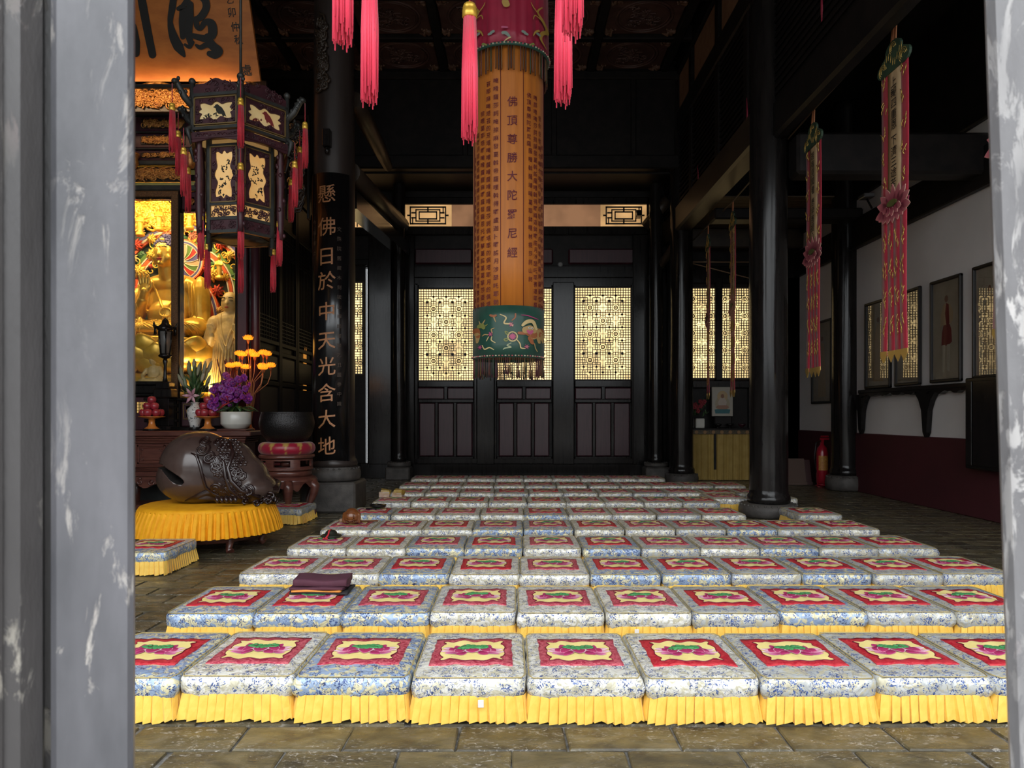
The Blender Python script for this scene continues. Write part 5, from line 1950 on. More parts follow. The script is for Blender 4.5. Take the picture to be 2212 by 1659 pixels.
sp('post', abox(71, 93, 250, 930, -.05, .12), M_maroon)
# openings' glass
M_glass = bpy.data.materials.new('clear_glass'); M_glass.use_nodes = True
nt = M_glass.node_tree; nt.nodes.clear()
o_ = nt.nodes.new('ShaderNodeOutputMaterial'); mx = nt.nodes.new('ShaderNodeMixShader'); tr_ = nt.nodes.new('ShaderNodeBsdfTransparent'); gl_ = nt.nodes.new('ShaderNodeBsdfGlossy'); fr_n = nt.nodes.new('ShaderNodeFresnel')
gl_.inputs['Roughness'].default_value = .01; 
geo_ = nt.nodes.new('ShaderNodeNewGeometry'); mr_ = nt.nodes.new('ShaderNodeMapRange'); mr_.inputs['To Min'].default_value = 1.7; mr_.inputs['To Max'].default_value = 1 / 1.7
nt.links.new(geo_.outputs['Backfacing'], mr_.inputs['Value']); nt.links.new(mr_.outputs[0], fr_n.inputs['IOR'])
nt.links.new(fr_n.outputs[0], mx.inputs[0]); nt.links.new(tr_.outputs[0], mx.inputs[1]); nt.links.new(gl_.outputs[0], mx.inputs[2]); nt.links.new(mx.outputs[0], o_.inputs[0])
sp('glass_pane', MB().box(ax(391), ax(508), AY + .05, AY + .056, az(862), az(457)), M_glass)
sp('glass_pane', MB().box(ax(99), ax(371), AY + .05, AY + .056, az(826), az(431)), M_glass)
# interior shell
zb_ = az(826)
shell = MB()
shell.box(-9.3, -4.45, 14.05, 14.15, 1.0, 6.6).box(-9.3, -4.45, AY + .1, 14.1, 6.2, 6.3).box(-4.53, -4.45, AY + .12, 14.1, 0, 6.4).box(-8.25, -8.12, AY + .1, 14.1, 0, 6.6).box(-9.55, -8.2, AY + .06, AY + .16, 0, 9.2)
sp('interior', shell, mat('dark_interior', (.03, .02, .015), .7))
sp('plinth_floor', MB().box(-9.3, ax(371), AY + .1, 14.1, 0, az(830)), M_lanframe)
sp('plinth_floor', MB().box(ax(371), -4.5, AY + .1, 14.1, 0, az(862)), M_lanframe)
# pedestal mouldings below the openings
for a, b, d0 in ((824, 832, -.10), (832, 850, -.04), (850, 856, -.08)):
    sp('moulding', abox(62, 371, a, b, d0, .12, .012), M_black)
for a, b, d0 in ((860, 866, -.08), (922, 930, -.06)):
    sp('moulding', abox(371, 545, a, b, d0, .12, .012), M_black)
sp('lacquer_panel', abox(391, 508, 866, 922, .0, .12, .02), M_maroon)
fr = MB()
for q in ((396, 456, 872, 874), (396, 456, 904, 906), (396, 398, 872, 906), (454, 456, 872, 906)):
    fr.bev(ax(q[0]), ax(q[1]), AY - .02, AY + .01, az(q[3]), az(q[2]), .004)
sp('gilt_fillet', fr, M_langold)
carved(400, 452, 876, 902, 22, .04, .07, .010, 'panel_carving', M_goldold, d=-.02)
sp('pedestal', abox(325, 386, 856, 930, -.12, .1, .02), M_black)
for a, b, d0 in ((860, 866, -.2), (872, 880, -.16), (888, 892, -.2), (905, 912, -.18)):
    sp('moulding', abox(322, 388, a, b, d0, .1, .012), M_black)
sp('lacquer_panel', abox(62, 322, 856, 930, .0, .12, .02), M_maroon)
for k in range(2):
    px = 297 + k * 12
    sp('lit_niche', abox(px, px + 9, 868, 892, -.02, .02, .008), mat('lit_niche', (.5, .3, .1), .6, emit=(1, .62, .2), estr=.55))
    q = MB()
    for i in range(4):
        q.bev(ax(px + i * 3), ax(px + i * 3 + .8), AY - .04, AY - .02, az(892), az(868), .002)
    for i in range(5):
        q.bev(ax(px), ax(px + 9), AY - .04, AY - .02, az(868 + i * 6 + .8), az(868 + i * 6), .002)
    sp('niche_lattice', q, M_black)

# flank of the shrine running back, with carved leaf doors
XF = -4.40
fk = thing('wall_shrine_side', 'dark panelled side of the shrine with lattice leaves', 'wall', (XF, 13.7, 0), kind='structure')
FI = Matrix.Translation(-fk.location)


def fp(name, mb, m):
    o = mb.build(name, m, fk); o.matrix_parent_inverse = FI
    return o


def fy(px): return XF * FPX / (px - CX)
fp('backing', MB().box(XF - .10, XF, AY + .1, YB, 0, 6.6), M_dark)
leaf = [(AY + .16, fy(600)), (fy(603), fy(636)), (fy(640), fy(672))]
for a, b in leaf:
    for y in (a, b):
        fp('stile', MB().bev(XF, XF + .05, y - .05, y + .05, .1, 5.9, .01), M_dark)
    for z in (.2, 1.35, 2.05, 2.62, 2.80, 5.05, 5.85):
        fp('leaf_rail', MB().bev(XF, XF + .045, a, b, z - .04, z + .04, .01), M_dark)
    for z0, z1 in ((.26, 1.29), (1.41, 1.99), (2.11, 2.56)):
        fp('leaf_panel', MB().bev(XF, XF + .03, a + .08, b - .08, z0, z1, .03), M_darkbrown)
    q = MB()
    n = 9
    for i in range(n + 1):
        y = a + .06 + (b - a - .12) * i / n
        q.box(XF, XF + .03, y - .008, y + .008, 2.84, 5.0)
    for z in [2.9 + .07 * i for i in range(6)] + [4.5 + .07 * i for i in range(6)]:
        q.box(XF, XF + .028, a + .06, b - .06, z - .008, z + .008)
    fp('leaf_lattice', q, M_dark)
fp('gap_glow_strip', MB().box(XF + .001, XF + .012, fy(655), fy(661), CAMZ + (HY - 862) / FPX * 14.9, CAMZ + (HY - 748) / FPX * 14.9), mat('painted_gap_glow', (.6, .25, .05), .6, emit=(.9, .36, .06), estr=.35))  # glowing strip laid on the wall stands in for lamplight through a door gap
# openwork dragon screen between shrine and column
os_ = thing('openwork_screen', 'black openwork carved screen with copper glints beside the lantern', 'screen', (ax(640, 12.4), 12.4, 0))
OI = Matrix.Translation(-os_.location)
for q in ((617, 621, 255, 475), (664, 670, 255, 475), (540, 670, 250, 258), (617, 670, 336, 339)):
    o = MB().bev(ax(q[0], 12.4), ax(q[1], 12.4), 12.36, 12.44, az(q[3], 12.4), az(q[2], 12.4), .01).build('frame_bar', M_black, os_); o.matrix_parent_inverse = OI
g = MB(); scrolls(g, lambda u, v, l: (u, 12.4 - l, v), ax(622, 12.4), ax(664, 12.4), az(470, 12.4), az(260, 12.4), 70, .06, .15, .022, rrA)
g.build('relief', M_darkcarve, os_).matrix_parent_inverse = OI
g = MB(); scrolls(g, lambda u, v, l: (u, 12.38 - l, v), ax(622, 12.4), ax(664, 12.4), az(420, 12.4), az(265, 12.4), 26, .05, .10, .012, rrA)
tag(g.build('copper_relief', M_goldold, os_), kind='stuff').matrix_parent_inverse = OI

# lamps inside the shrine
M_lamp = mat('lamp_tube', (.9, .8, .6), .5, emit=(1, .72, .34), estr=6.0)
for k, (x0, y_, z_, sx_, sy_, en, rx, lab) in enumerate(((-6.5, AY + .35, 5.55, 3.6, .12, 85, radians(42), 'lamp tube hidden behind the top of the shrine opening'), (-6.9, AY + .35, 2.16, .5, .12, 14, radians(150), 'small floor lamp inside the left shrine opening'), (-5.5, AY + .35, 1.92, .5, .12, 14, radians(150), 'small floor lamp inside the right shrine opening'))):
    t_ = thing('lamp_tube', lab, 'lamp', (x0, y_, z_))
    ld = bpy.data.lights.new('lamp_light', 'AREA'); ld.shape = 'RECTANGLE'; ld.size = sx_; ld.size_y = sy_; ld.energy = en; ld.color = (1.0, .74, .36)
    lo = bpy.data.objects.new('lamp_light', ld); C.objects.link(lo); lo.parent = t_; lo.rotation_euler = (rx, 0, 0); lo.location = (0, .05, 0)
    MB().tube([(-sx_ / 2, 0, 0), (sx_ / 2, 0, 0)], .03, 8).build('tube', M_lamp, t_)
    MB().bev(-sx_ / 2 - .02, sx_ / 2 + .02, -.07, -.02, -.05, .06, .01).build('fitting', M_lanframe, t_)

# unseen lamp strip added at the valance ledge to warm name board and carvings
t_ = thing('lamp_tube', 'added lamp strip lighting the carvings below the orange name board', 'lamp', (-5.6, 11.0, az(186, 11.0)))
ld = bpy.data.lights.new('lamp_light', 'AREA'); ld.shape = 'RECTANGLE'; ld.size = 2.6; ld.size_y = .08; ld.energy = 7; ld.color = (1.0, .66, .36)
lo = bpy.data.objects.new('lamp_light', ld); C.objects.link(lo); lo.parent = t_; lo.rotation_euler = (radians(100), 0, 0); lo.location = (0, .04, 0)
MB().bev(-1.3, 1.3, -.03, .03, -.03, .02, .008).build('fitting', M_lanframe, t_)
MB().tube([(1.2, .0, -.02), (1.2, .42, -.05)], .015, 6).build('bracket', M_lanframe, t_)

# ------------------------------------------------------------------ carved halo screen behind the statue
HYs = 13.5
hs = thing('halo_screen', 'carved painted halo screen with flowers, clouds and coloured bands behind the golden statue', 'screen', (-6.24, HYs, 2.0))
HI = Matrix.Translation(-hs.location)


def hp(name, mb, m, par=None):
    o = mb.build(name, m, par or hs)
    o.matrix_parent_inverse = HI if par is None else Matrix()
    return o


def H(px, py, w_=0.0): return Vector((ax(px, HYs), HYs - w_, az(py, HYs)))
hp('ground_board', MB().box(-9.2, -4.6, HYs + .02, HYs + .1, 1.8, 6.15), mat('dark_green_ground', (.02, .03, .015), .6))
c_or, c_gr, c_bl, c_cr, c_rd, c_tan = (.70, .12, .025), (.10, .20, .035), (.10, .09, .26), (.75, .62, .42), (.45, .03, .02), (.52, .36, .20)
CM_ = {}


def cmat(c, rough=.45):
    k = 'paint_%02d_%02d_%02d' % tuple(int(a * 99) for a in c)
    return mat(k, c, rough)


def band(cx, cy, rx, ry, a0, a1, w_, col, depth, name='band', n=40):
    """curved painted band centred on pixel radii"""
    m = MB()
    for i in range(n):
        q = []
        for t in (i, i + 1):
            a = a0 + (a1 - a0) * t / n
            for s_ in (1 - w_ / (2 * rx), 1 + w_ / (2 * rx)):
                q.append((cx + rx * s_ * cos(a), cy - ry * s_ * sin(a)))
        p = [q[0], q[2], q[3], q[1]]
        m.hexa([H(*u) for u in p] + [H(u[0], u[1], depth) for u in p])
    return hp(name, m, cmat(col))


# outer flame band, mid band
for (rr_, col, w_) in ((150, c_bl, 6), (144, c_cr, 5), (139, c_or, 6)):
    band(398, 640, rr_, rr_, .05 * pi, .95 * pi, w_, col, .05, 'outer_band')
for (rr_, col, w_) in ((116, c_gr, 7), (110, c_cr, 4), (105, c_or, 8), (99, c_cr, 3)):
    band(398, 640, rr_, rr_ * 1.02, -.15 * pi, 1.15 * pi, w_, col, .06, 'inner_band')
# head halo: spiral sectors
hd = MB()
for k, col in enumerate([c_rd, c_gr, c_tan, c_bl] * 4):
    m = MB(); a0 = 2 * pi * k / 16; n = 6
    L = [H(398, 566, .09)]
    for j in range(n + 1):
        r_ = 36 * j / n; L.append(H(398 + r_ * cos(a0 + .5 * j / n), 566 - r_ * sin(a0 + .5 * j / n), .09))
    for j in range(n, -1, -1):
        r_ = 36 * j / n; L.append(H(398 + r_ * cos(a0 + .3927 + .5 * j / n), 566 - r_ * sin(a0 + .3927 + .5 * j / n), .09))
    ids = [m.V(p) for p in L[1:]]
    for j in range(n):
        m.F((ids[j], ids[j + 1], ids[len(ids) - 2 - j], ids[len(ids) - 1 - j]))
    hp('halo_sector', m, cmat(col))
    ln = MB(); ln.tube([H(398 + 36 * j / n * cos(a0 + .5 * j / n), 566 - 36 * j / n * sin(a0 + .5 * j / n), .095) for j in range(n + 1)], .009, 4)
    hp('halo_rib', ln, cmat(c_cr))
for rr_, col, w_ in ((37.5, c_cr, 2), (40, c_bl, 4), (43, c_cr, 2.5), (45.5, c_or, 3)):
    band(398, 566, rr_, rr_, 0, 2 * pi, w_, col, .10, 'halo_rim')
bk = MB(); bk.prism([(398 + 46 * cos(2 * pi * k / 40), 566 - 46 * sin(2 * pi * k / 40)) for k in range(40)], lambda u, v, w_: H(u, v, w_), .02, .085); hp('halo_disc', bk, cmat(c_tan))
# body halo
bk = MB(); bk.prism([(404 + 62 * cos(2 * pi * k / 40), 690 - 84 * sin(2 * pi * k / 40)) for k in range(40)], lambda u, v, w_: H(u, v, w_), .02, .07); hp('body_halo', bk, cmat((.34, .035, .012), .35))
for s_, col, w_ in ((63, c_cr, 2), (66, c_bl, 5), (69.5, c_cr, 2), (72.5, c_or, 4)):
    band(404, 690, s_, s_ * 86 / 64, -.5 * pi, 1.5 * pi, w_, col, .08, 'body_halo_rim')
# gilt clouds above, flowers and leaves between the bands
g = MB()
scrolls(g, lambda u, v, l: (u, HYs - .03 - l, v), ax(270, HYs), ax(520, HYs), az(505, HYs), az(425, HYs), 230, .07, .17, .028, rrA, inside=lambda u, v: ((u - ax(398, HYs)) ** 2 + (v - az(640, HYs)) ** 2) ** .5 > 153 * HYs / FPX)
hp('gilt_clouds', g, M_gold)


def flower(px, py, r, col, n=9, layers=3, name='carved_flower'):
    m = MB()
    for L in range(layers):
        rr_ = r * (1 - L * .28)
        for k in range(n - L):
            a = 2 * pi * k / (n - L) + L * .4
            c = H(px, py, .06 + L * .03)
            d = Vector((cos(a), 0, sin(a)))
            m.tube([c, c + d * rr_ * .55 + Vector((0, -.02, 0)), c + d * rr_], [rr_ * .14, rr_ * .26, rr_ * .06], 6)
    m.ell(H(px, py, .12), (r * .22, .03, r * .22), 8, 6)
    return hp(name, m, cmat(col) if col else M_gold)


def leafp(px, py, r, ang, col=(.045, .13, .03)):
    m = MB()
    c = H(px, py, .045); d = Vector((cos(ang), 0, sin(ang))); q = Vector((-sin(ang), 0, cos(ang)))
    ids = [m.V(c), m.V(c + d * r * .5 + q * r * .45), m.V(c + d * r), m.V(c + d * r * .5 - q * r * .45), m.V(c + d * r * .5 + Vector((0, -.03, 0)))]
    for a, b in ((0, 1), (1, 2), (2, 3), (3, 0)): m.F((ids[a], ids[b], ids[4]))
    return hp('carved_leaf', m, cmat(col))


red_ = (.66, .07, .03)
for px, py, r, c in ((300, 530, .12, red_), (362, 512, .10, (.75, .3, .2)), (332, 518, .11, None), (305, 588, .15, None), (333, 552, .13, None), (330, 577, .05, red_), (300, 630, .12, red_), (292, 560, .10, (.7, .55, .2)),
                    (420, 512, .10, (.75, .3, .2)), (480, 530, .12, red_), (462, 594, .16, None), (446, 583, .05, red_), (435, 524, .05, red_), (500, 553, .10, (.80, .5, .08)), (474, 630, .13, red_), (484, 508, .07, (.7, .55, .2)), (440, 556, .07, None), (490, 600, .09, None), (478, 672, .09, (.75, .4, .1)), (400, 498, .08, (.7, .55, .2)), (310, 505, .08, (.75, .5, .15)), (467, 518, .07, (.7, .5, .1)), (455, 640, .08, red_)):
    flower(px, py, r, c)
for k in range(70):
    a = rrA.uniform(-.1, pi + .1); r_ = rrA.choice((88, 92, 124, 130, 133, 82))
    leafp(398 + r_ * cos(a), 640 - r_ * sin(a), rrA.uniform(.10, .17), rrA.uniform(0, 6.28), rrA.choice(((.045, .13, .03), (.07, .17, .045), (.03, .10, .03))))
g = MB()
for k in range(60):
    a = rrA.uniform(-.1, pi + .1); r_ = rrA.choice((86, 93, 124, 132))
    p = spiral((398 + r_ * cos(a), 640 - r_ * sin(a)), rrA.uniform(7, 13), .8, rrA.uniform(0, 6), 8)
    g.tube([H(u, v, .07) for u, v in p], .012, 4)
hp('gilt_tendrils', g, M_gold)


# small standing figures among the clouds
def small_figure(px, py, h, lab):
    t_ = thing('gilt_figurine', lab, 'statue', H(px, py, .22), group='gilt figurines on the halo screen')
    m = MB()
    m.cap((0, 0, h * .06), (0, 0, h * .5), h * .10, h * .12, 10); m.ell((0, 0, h * .62), (h * .15, h * .10, h * .16), 10, 8)
    m.ell((0, -.01, h * .88), (h * .085, h * .09, h * .11), 10, 8); m.cap((0, 0, h * .72), (0, 0, h * .82), h * .05, h * .045, 8)
    for sx in (-1, 1):
        m.cap((sx * h * .14, 0, h * .70), (sx * h * .17, -.03, h * .52), h * .05, h * .04, 8); m.cap((sx * h * .17, -.03, h * .52), (sx * h * .03, -h * .12, h * .56), h * .04, h * .03, 8)
    m.ell((0, 0, h * 1.0), (h * .05, h * .05, h * .05), 8, 6); m.ell((0, 0, h * .03), (h * .17, h * .13, h * .05), 10, 6)
    put('figure', fuse(m, h * .03, 2), M_gold, t_)
    MB().lathe([(h * .16, -.05), (h * .2, -.02), (h * .17, .02)], 10).build('cloud_base', M_gold, t_)


for px, py, lab in ((316, 511, 'gilt figurine on the clouds, leftmost on the halo screen'), (356, 500, 'gilt figurine on the clouds above the golden head'), (421, 497, 'gilt figurine on the clouds right of the gilded frame post'), (494, 518, 'gilt figurine on the outer band near the dark lantern'), (484, 604, 'gilt figurine standing among flowers by the red halo')):
    small_figure(px, py, .42, lab)

# ------------------------------------------------------------------ the golden seated statue
BX, BYs = -6.24, 13.0
bz_ = lambda py: CAMZ + (HY - py) / FPX * 13.0
bu = thing('golden_statue', 'great golden seated statue on a lotus throne, one hand raised', 'statue', (BX, BYs, 0))
zl = bz_(735)
m = MB()
hz = bz_(556)
m.ell((0, 0, zl + .62), (.42, .27, .56), 20, 14); m.ell((0, 0, hz - .53), (.52, .26, .23), 20, 12); m.ell((0, -.16, zl + .42), (.36, .22, .30), 18, 10)
m.cap((0, -.05, hz - .5), (0, -.20, hz - .2), .19, .15, 14)
HD = -.22
m.ell((0, HD - .05, hz), (.185, .20, .25), 20, 16); m.ell((0, HD - .10, hz - .11), (.15, .14, .13), 16, 10); m.ell((0, HD - .22, hz - .20), (.055, .04, .04), 10, 8)
m.cap((0, HD - .235, hz + .05), (0, HD - .272, hz - .055), .020, .038, 8)
for sx in (-1, 1):
    m.ell((sx * .195, HD - .02, hz - .06), (.03, .055, .15), 8, 10)
    m.ell((sx * .085, HD - .19, hz + .015), (.055, .03, .022), 8, 6); m.ell((sx * .10, HD - .17, hz - .09), (.07, .06, .07), 10, 8)
m.cap((-.46, 0, hz - .60), (-.56, -.16, hz - 1.10), .17, .14); m.cap((-.56, -.16, hz - 1.10), (-.28, -.48, hz - .86), .13, .085)
m.cap((.46, 0, hz - .60), (.60, -.10, hz - 1.2), .18, .15); m.cap((.62, -.12, hz - 1.2), (.16, -.50, hz - 1.36), .13, .09)
m.ell((.02, -.50, hz - 1.38), (.17, .10, .06), 12, 8)
m.ell((0, -.30, zl + .14), (.74, .40, .17), 24, 10)
for sx in (-1, 1):
    m.ell((sx * .52, -.26, zl + .18), (.30, .32, .19), 16, 10); m.cap((sx * .5, -.3, zl + .18), (-sx * .25, -.52, zl + .12), .16, .10)
m.ell((.55, -.05, zl + .62), (.17, .22, .55), 14, 10); m.ell((-.60, -.12, zl + .52), (.12, .18, .42), 14, 10)
# raised palm with five fingers
hx, hy_, hz2 = -.22, -.54, hz - .66
hm_ = MB()
hm_.ell((hx, hy_, hz2), (.095, .038, .115), 14, 10); hm_.cap((-.28, -.48, hz - .86), (hx, hy_, hz2 - .05), .075, .065)
for k, (dx, l) in enumerate(((-.072, .15), (-.025, .185), (.024, .175), (.070, .135))):
    kb = Vector((hx + dx, hy_, hz2 + .08)); mid_ = kb + Vector((dx * .15, -.012, l * .55)); tip = kb + Vector((dx * .22, -.035, l))
    hm_.cap(kb, mid_, .026, .023, 10); hm_.cap(mid_, tip, .023, .017, 10)
hm_.cap((hx + .06, hy_, hz2 - .05), (hx + .125, hy_ - .03, hz2 + .02), .032, .026, 10); hm_.cap((hx + .125, hy_ - .03, hz2 + .02), (hx + .145, hy_ - .045, hz2 + .09), .025, .018, 10)
put('raised_hand', fuse(hm_, .0075, 2), M_gold, bu)
bme_ = fuse(m, .017, 4); put('figure', bme_, M_gold, bu)
# hair with curls
hm = MB()
rr = random.Random(5)
hm.ell((0, HD, hz + .12), (.192, .20, .17), 18, 10); hm.ell((0, HD + .02, hz + .27), (.105, .11, .09), 14, 8)
for k in range(420):
    th = rr.uniform(0, 2 * pi); u = rr.uniform(.02, 1)
    s_ = sqrt(1 - (u * .98) ** 2)
    if rr.random() < .22:
        p = (.105 * s_ * cos(th), HD + .02 + .11 * s_ * sin(th), hz + .27 + .09 * u)
    else:
        p = (.192 * s_ * cos(th), HD + .20 * s_ * sin(th), hz + .12 + .17 * u)
        if p[2] < hz + .13 and p[1] < HD - .1: continue
    hm.ell(p, .017, 6, 4)
hm.build('hair_curls', mat('violet_blue_hair', (.10, .085, .20), .6), bu)
MB().ell((0, HD - .15, hz + .235), (.045, .03, .035), 10, 8).build('hair_jewel', M_gold, bu)
lp = MB(); lp.ell((0, HD - .262, hz - .125), (.052, .018, .016), 12, 6); lp.ell((0, HD - .262, hz - .15), (.042, .018, .014), 12, 6); lp.build('lips', mat('red_lips', (.42, .03, .02), .5), bu)
ey = MB()
for sx in (-1, 1):
    ey.tube([(sx * (.045 + .02 * i), HD - .222 + .006 * i * i * .4, hz + .005 - .006 * sin(pi * i / 4)) for i in range(5)], .006, 5)
    ey.tube([(sx * (.03 + .025 * i), HD - .228 + .008 * i, hz + .075 + .03 * sin(pi * (i + 1) / 6)) for i in range(5)], .006, 5)
ey.build('eye_lines', mat('dark_eye_line', (.05, .03, .01), .5), bu)
MB().ell((0, HD - .245, hz + .095), .016, 8, 6).build('forehead_jewel', M_gold, bu)
from mathutils.bvhtree import BVHTree


def draped(mb, me_, lines, r_, lift=.0):
    """raised fold lines laid on the front of a figure"""
    bv_ = BVHTree.FromPolygons([v_.co.copy() for v_ in me_.vertices], [tuple(p_.vertices) for p_ in me_.polygons])
    for ln in lines:
        pts_ = []
        for i in range(len(ln) - 1):
            for k in range(5):
                t = k / 5
                pts_.append((ln[i][0] + (ln[i + 1][0] - ln[i][0]) * t, ln[i][1] + (ln[i + 1][1] - ln[i][1]) * t))
        pts_.append(ln[-1])
        hit = []
        for u, v in pts_:
            h_ = bv_.ray_cast(Vector((u, -3, v)), Vector((0, 1, 0)))
            if h_[0] is not None: hit.append(h_[0] + h_[1] * lift)
        seg = [hit[:1]] if hit else []
        for q_ in hit[1:]:
            if (q_ - seg[-1][-1]).length > .14: seg.append([q_])
            else: seg[-1].append(q_)
        for sg in seg:
            if len(sg) > 2:
                mb.tube(sg, [r_ * .4] + [r_] * (len(sg) - 2) + [r_ * .4], 6)


rf = MB()
LN = [[(-.30, hz - .40), (-.14, hz - .75), (.03, hz - 1.02)], [(.32, hz - .38), (.20, hz - .72), (.05, hz - 1.02)]]
draped(rf, bme_, LN, .026)
LN = [[(.20 + .055 * k, hz - .42 - .02 * k), (.16 + .075 * k, hz - .80), (.14 + .085 * k, hz - 1.15)] for k in range(6)]
LN += [[(-.40 - .03 * k, hz - .48), (-.42 - .04 * k, hz - .8), (-.38 - .05 * k, hz - 1.15)] for k in range(4)]
LN += [[(-.02 + .07 * k, zl + .38 - .015 * k), (.12 + .08 * k, zl + .26 - .01 * k), (.22 + .075 * k, zl + .10), (.24 + .07 * k, zl + .0)] for k in range(8)]
LN += [[(-.10 - .07 * k, zl + .34), (-.22 - .07 * k, zl + .22), (-.26 - .06 * k, zl + .06)] for k in range(7)]
LN += [[(-.3 + .02 * k, zl + .36 - .035 * k), (0, zl + .28 - .045 * k), (.3 - .02 * k, zl + .36 - .035 * k)] for k in range(5)]
draped(rf, bme_, LN, .013)
LN = [[(.05 + .10 * cos(t * .4), hz - 1.06 + .08 * sin(t * .4)) for t in range(17)], [(.03, hz - 1.1), (-.03, hz - 1.28)], [(.06, hz - 1.1), (.12, hz - 1.3)]]
draped(rf, bme_, LN, .02)
rf.build('robe_folds', M_gold, bu)
# lotus throne
pt = MB()
n = 8
for j in range(n + 1):
    v = j / n
    wd = .30 * (sin(pi * min(.98, v * .78 + .14))) ** .7
    for i in range(9):
        u = i / 8 * 2 - 1
        pt.V((u * wd * .95, -.10 * (1 - u * u) * sin(pi * v * .8 + .3) - .06 * v, v * .40 - .06 * u * u * v))
for j in range(n):
    for i in range(8):
        a = j * 9 + i; pt.F((a, a + 1, a + 10, a + 9), True)
pme = evaluated(pt, [('SOLIDIFY', dict(thickness=.03, offset=1))]); pme.materials.append(M_gold)
MB().lathe([(.55, bz_(812)), (.72, bz_(805)), (.62, bz_(775)), (.80, zl - .04), (.70, zl)], 28, (0, -.08, 0)).build('throne_core', M_gold, bu)
for tier, (rr_, zz, nn, off, sc) in enumerate(((.82, bz_(768), 14, 0, .9), (.80, bz_(785), 14, .5, .9), (.72, bz_(802), 12, 0, .85))):
    for k in range(nn):
        a = 2 * pi * (k + off) / nn
        o = put('throne_petal', pme, None, bu, (rr_ * sin(a), -.08 - rr_ * cos(a), zz - .05), a)
        o.scale = (sc, sc, sc)
        o.rotation_euler = (radians(14), 0, a)
MB().lathe([(.95, az(862)), (.95, bz_(822)), (.7, bz_(812))], 24, (0, -.05, 0)).build('throne_base', M_gold, bu)


# ------------------------------------------------------------------ smaller statues
def crowned():
    Y = 12.55
    t_ = thing('crowned_statue', 'gilt seated statue with tall crown and many arms, bottom left of the shrine', 'statue', (ax(303, Y), Y, az(830)))
    z = lambda py: CAMZ + (HY - py) / FPX * Y - t_.location.z
    m = MB()
    hz = z(752)
    m.ell((0, -.04, hz), (.125, .14, .155), 16, 12); m.cap((0, 0, hz - .3), (0, 0, hz - .1), .09, .08); m.ell((0, 0, hz - .40), (.25, .15, .22), 16, 10); m.ell((0, 0, hz - .62), (.22, .17, .25), 16, 10)
    m.ell((0, -.15, .10), (.46, .30, .13), 18, 8); m.cap((0, -.165, hz + .03), (0, -.185, hz - .03), .014, .024, 8)
    for sx in (-1, 1):
        m.ell((sx * .13, 0, hz - .06), (.025, .04, .11), 8, 8)
        m.cap((sx * .25, 0, hz - .32), (sx * .34, -.1, hz - .58), .085, .07); m.cap((sx * .34, -.1, hz - .58), (sx * .04, -.28, hz - .52), .065, .045)
        m.ell((sx * .04, -.29, hz - .48), (.03, .03, .08), 8, 8)
        for k in range(7):
            a = .25 + k * .30
            e = (sx * (.30 + .18 * cos(a)), .10, hz - .35 + .20 * sin(a)); h_ = (sx * (.30 + .42 * cos(a)), .04, hz - .30 + .52 * sin(a))
            m.cap((sx * .2, .08, hz - .38), e, .05, .04, 8); m.cap(e, h_, .038, .026, 8); m.ell(h_, .04, 8, 6)
    put('figure', fuse(m, .015, 3), M_gold, t_)
    cr = MB(); rr = random.Random(8)
    cr.lathe([(.14, hz + .09), (.16, hz + .14), (.17, hz + .24), (.12, hz + .34), (.06, hz + .5), (0, hz + .56)], 18)
    for k in range(70):
        a = rr.uniform(0, 6.28); zz = rr.uniform(.10, .5); r_ = .18 - .16 * max(0, zz - .24) / .3
        cr.ell((r_ * cos(a), r_ * sin(a) - .01, hz + zz), rr.uniform(.014, .028), 6, 5)
    for k in range(5):
        a = -pi / 2 + (k - 2) * .55
        cr.tube([(.17 * cos(a), .17 * sin(a), hz + .16), (.19 * cos(a), .19 * sin(a), hz + .30), (.15 * cos(a), .15 * sin(a), hz + .40)], [.03, .045, .008], 6)
    cr.build('crown', M_gold, t_)
    hb = MB().lathe([(.128, hz + .05), (.142, hz + .07), (.138, hz + .095)], 18, (0, -.03, 0)); hb.build('hair_band', mat('violet_blue_hair', (.10, .085, .20), .6), t_)
    MB().ell((0, -.183, hz - .075), (.03, .012, .012), 8, 5).build('lips', MATS['red_lips'], t_)
    e_ = MB()
    for sx in (-1, 1): e_.tube([(sx * (.03 + .016 * i), -.165 + .004 * i, hz + .012 - .004 * sin(pi * i / 3)) for i in range(4)], .005, 4)
    e_.build('eye_lines', MATS['dark_eye_line'], t_)
    b_ = MB().lathe([(.5, 0), (.55, .02), (.48, .05)], 20, (0, -.12, 0)); b_.build('base', M_gold, t_)


crowned()


def child():
    Y = 12.12
    t_ = thing('seated_figurine', 'small pale seated figurine with dark cap beside the black lamp post', 'statue', (ax(333, Y), Y, az(829)))
    M_pale = mat('pale_gilt', (.80, .58, .24), .45, col2=(.66, .45, .16), nscale=15)
    m = MB()
    m.ell((0, -.03, .42), (.075, .085, .10), 12, 10); m.cap((0, 0, .25), (0, 0, .36), .04, .04); m.ell((0, 0, .20), (.11, .09, .15), 12, 10); m.ell((0, -.06, .05), (.22, .16, .06), 14, 8)
    for sx in (-1, 1):
        m.cap((sx * .10, 0, .28), (sx * .17, -.05, .15), .04, .035, 8); m.cap((sx * .17, -.05, .15), (sx * .10, -.16, .08), .032, .025, 8); m.cap((sx * .18, -.08, .05), (0, -.18, .04), .05, .04, 8)
    m.cap((0, -.10, .43), (0, -.115, .405), .008, .014, 6)
    put('figure', fuse(m, .011, 2), M_pale, t_)
    MB().lathe([(.082, .46), (.09, .475), (.075, .53), (0, .55)], 12, (0, -.02, 0)).build('cap', mat('dark_cap', (.05, .035, .06), .5), t_)


child()


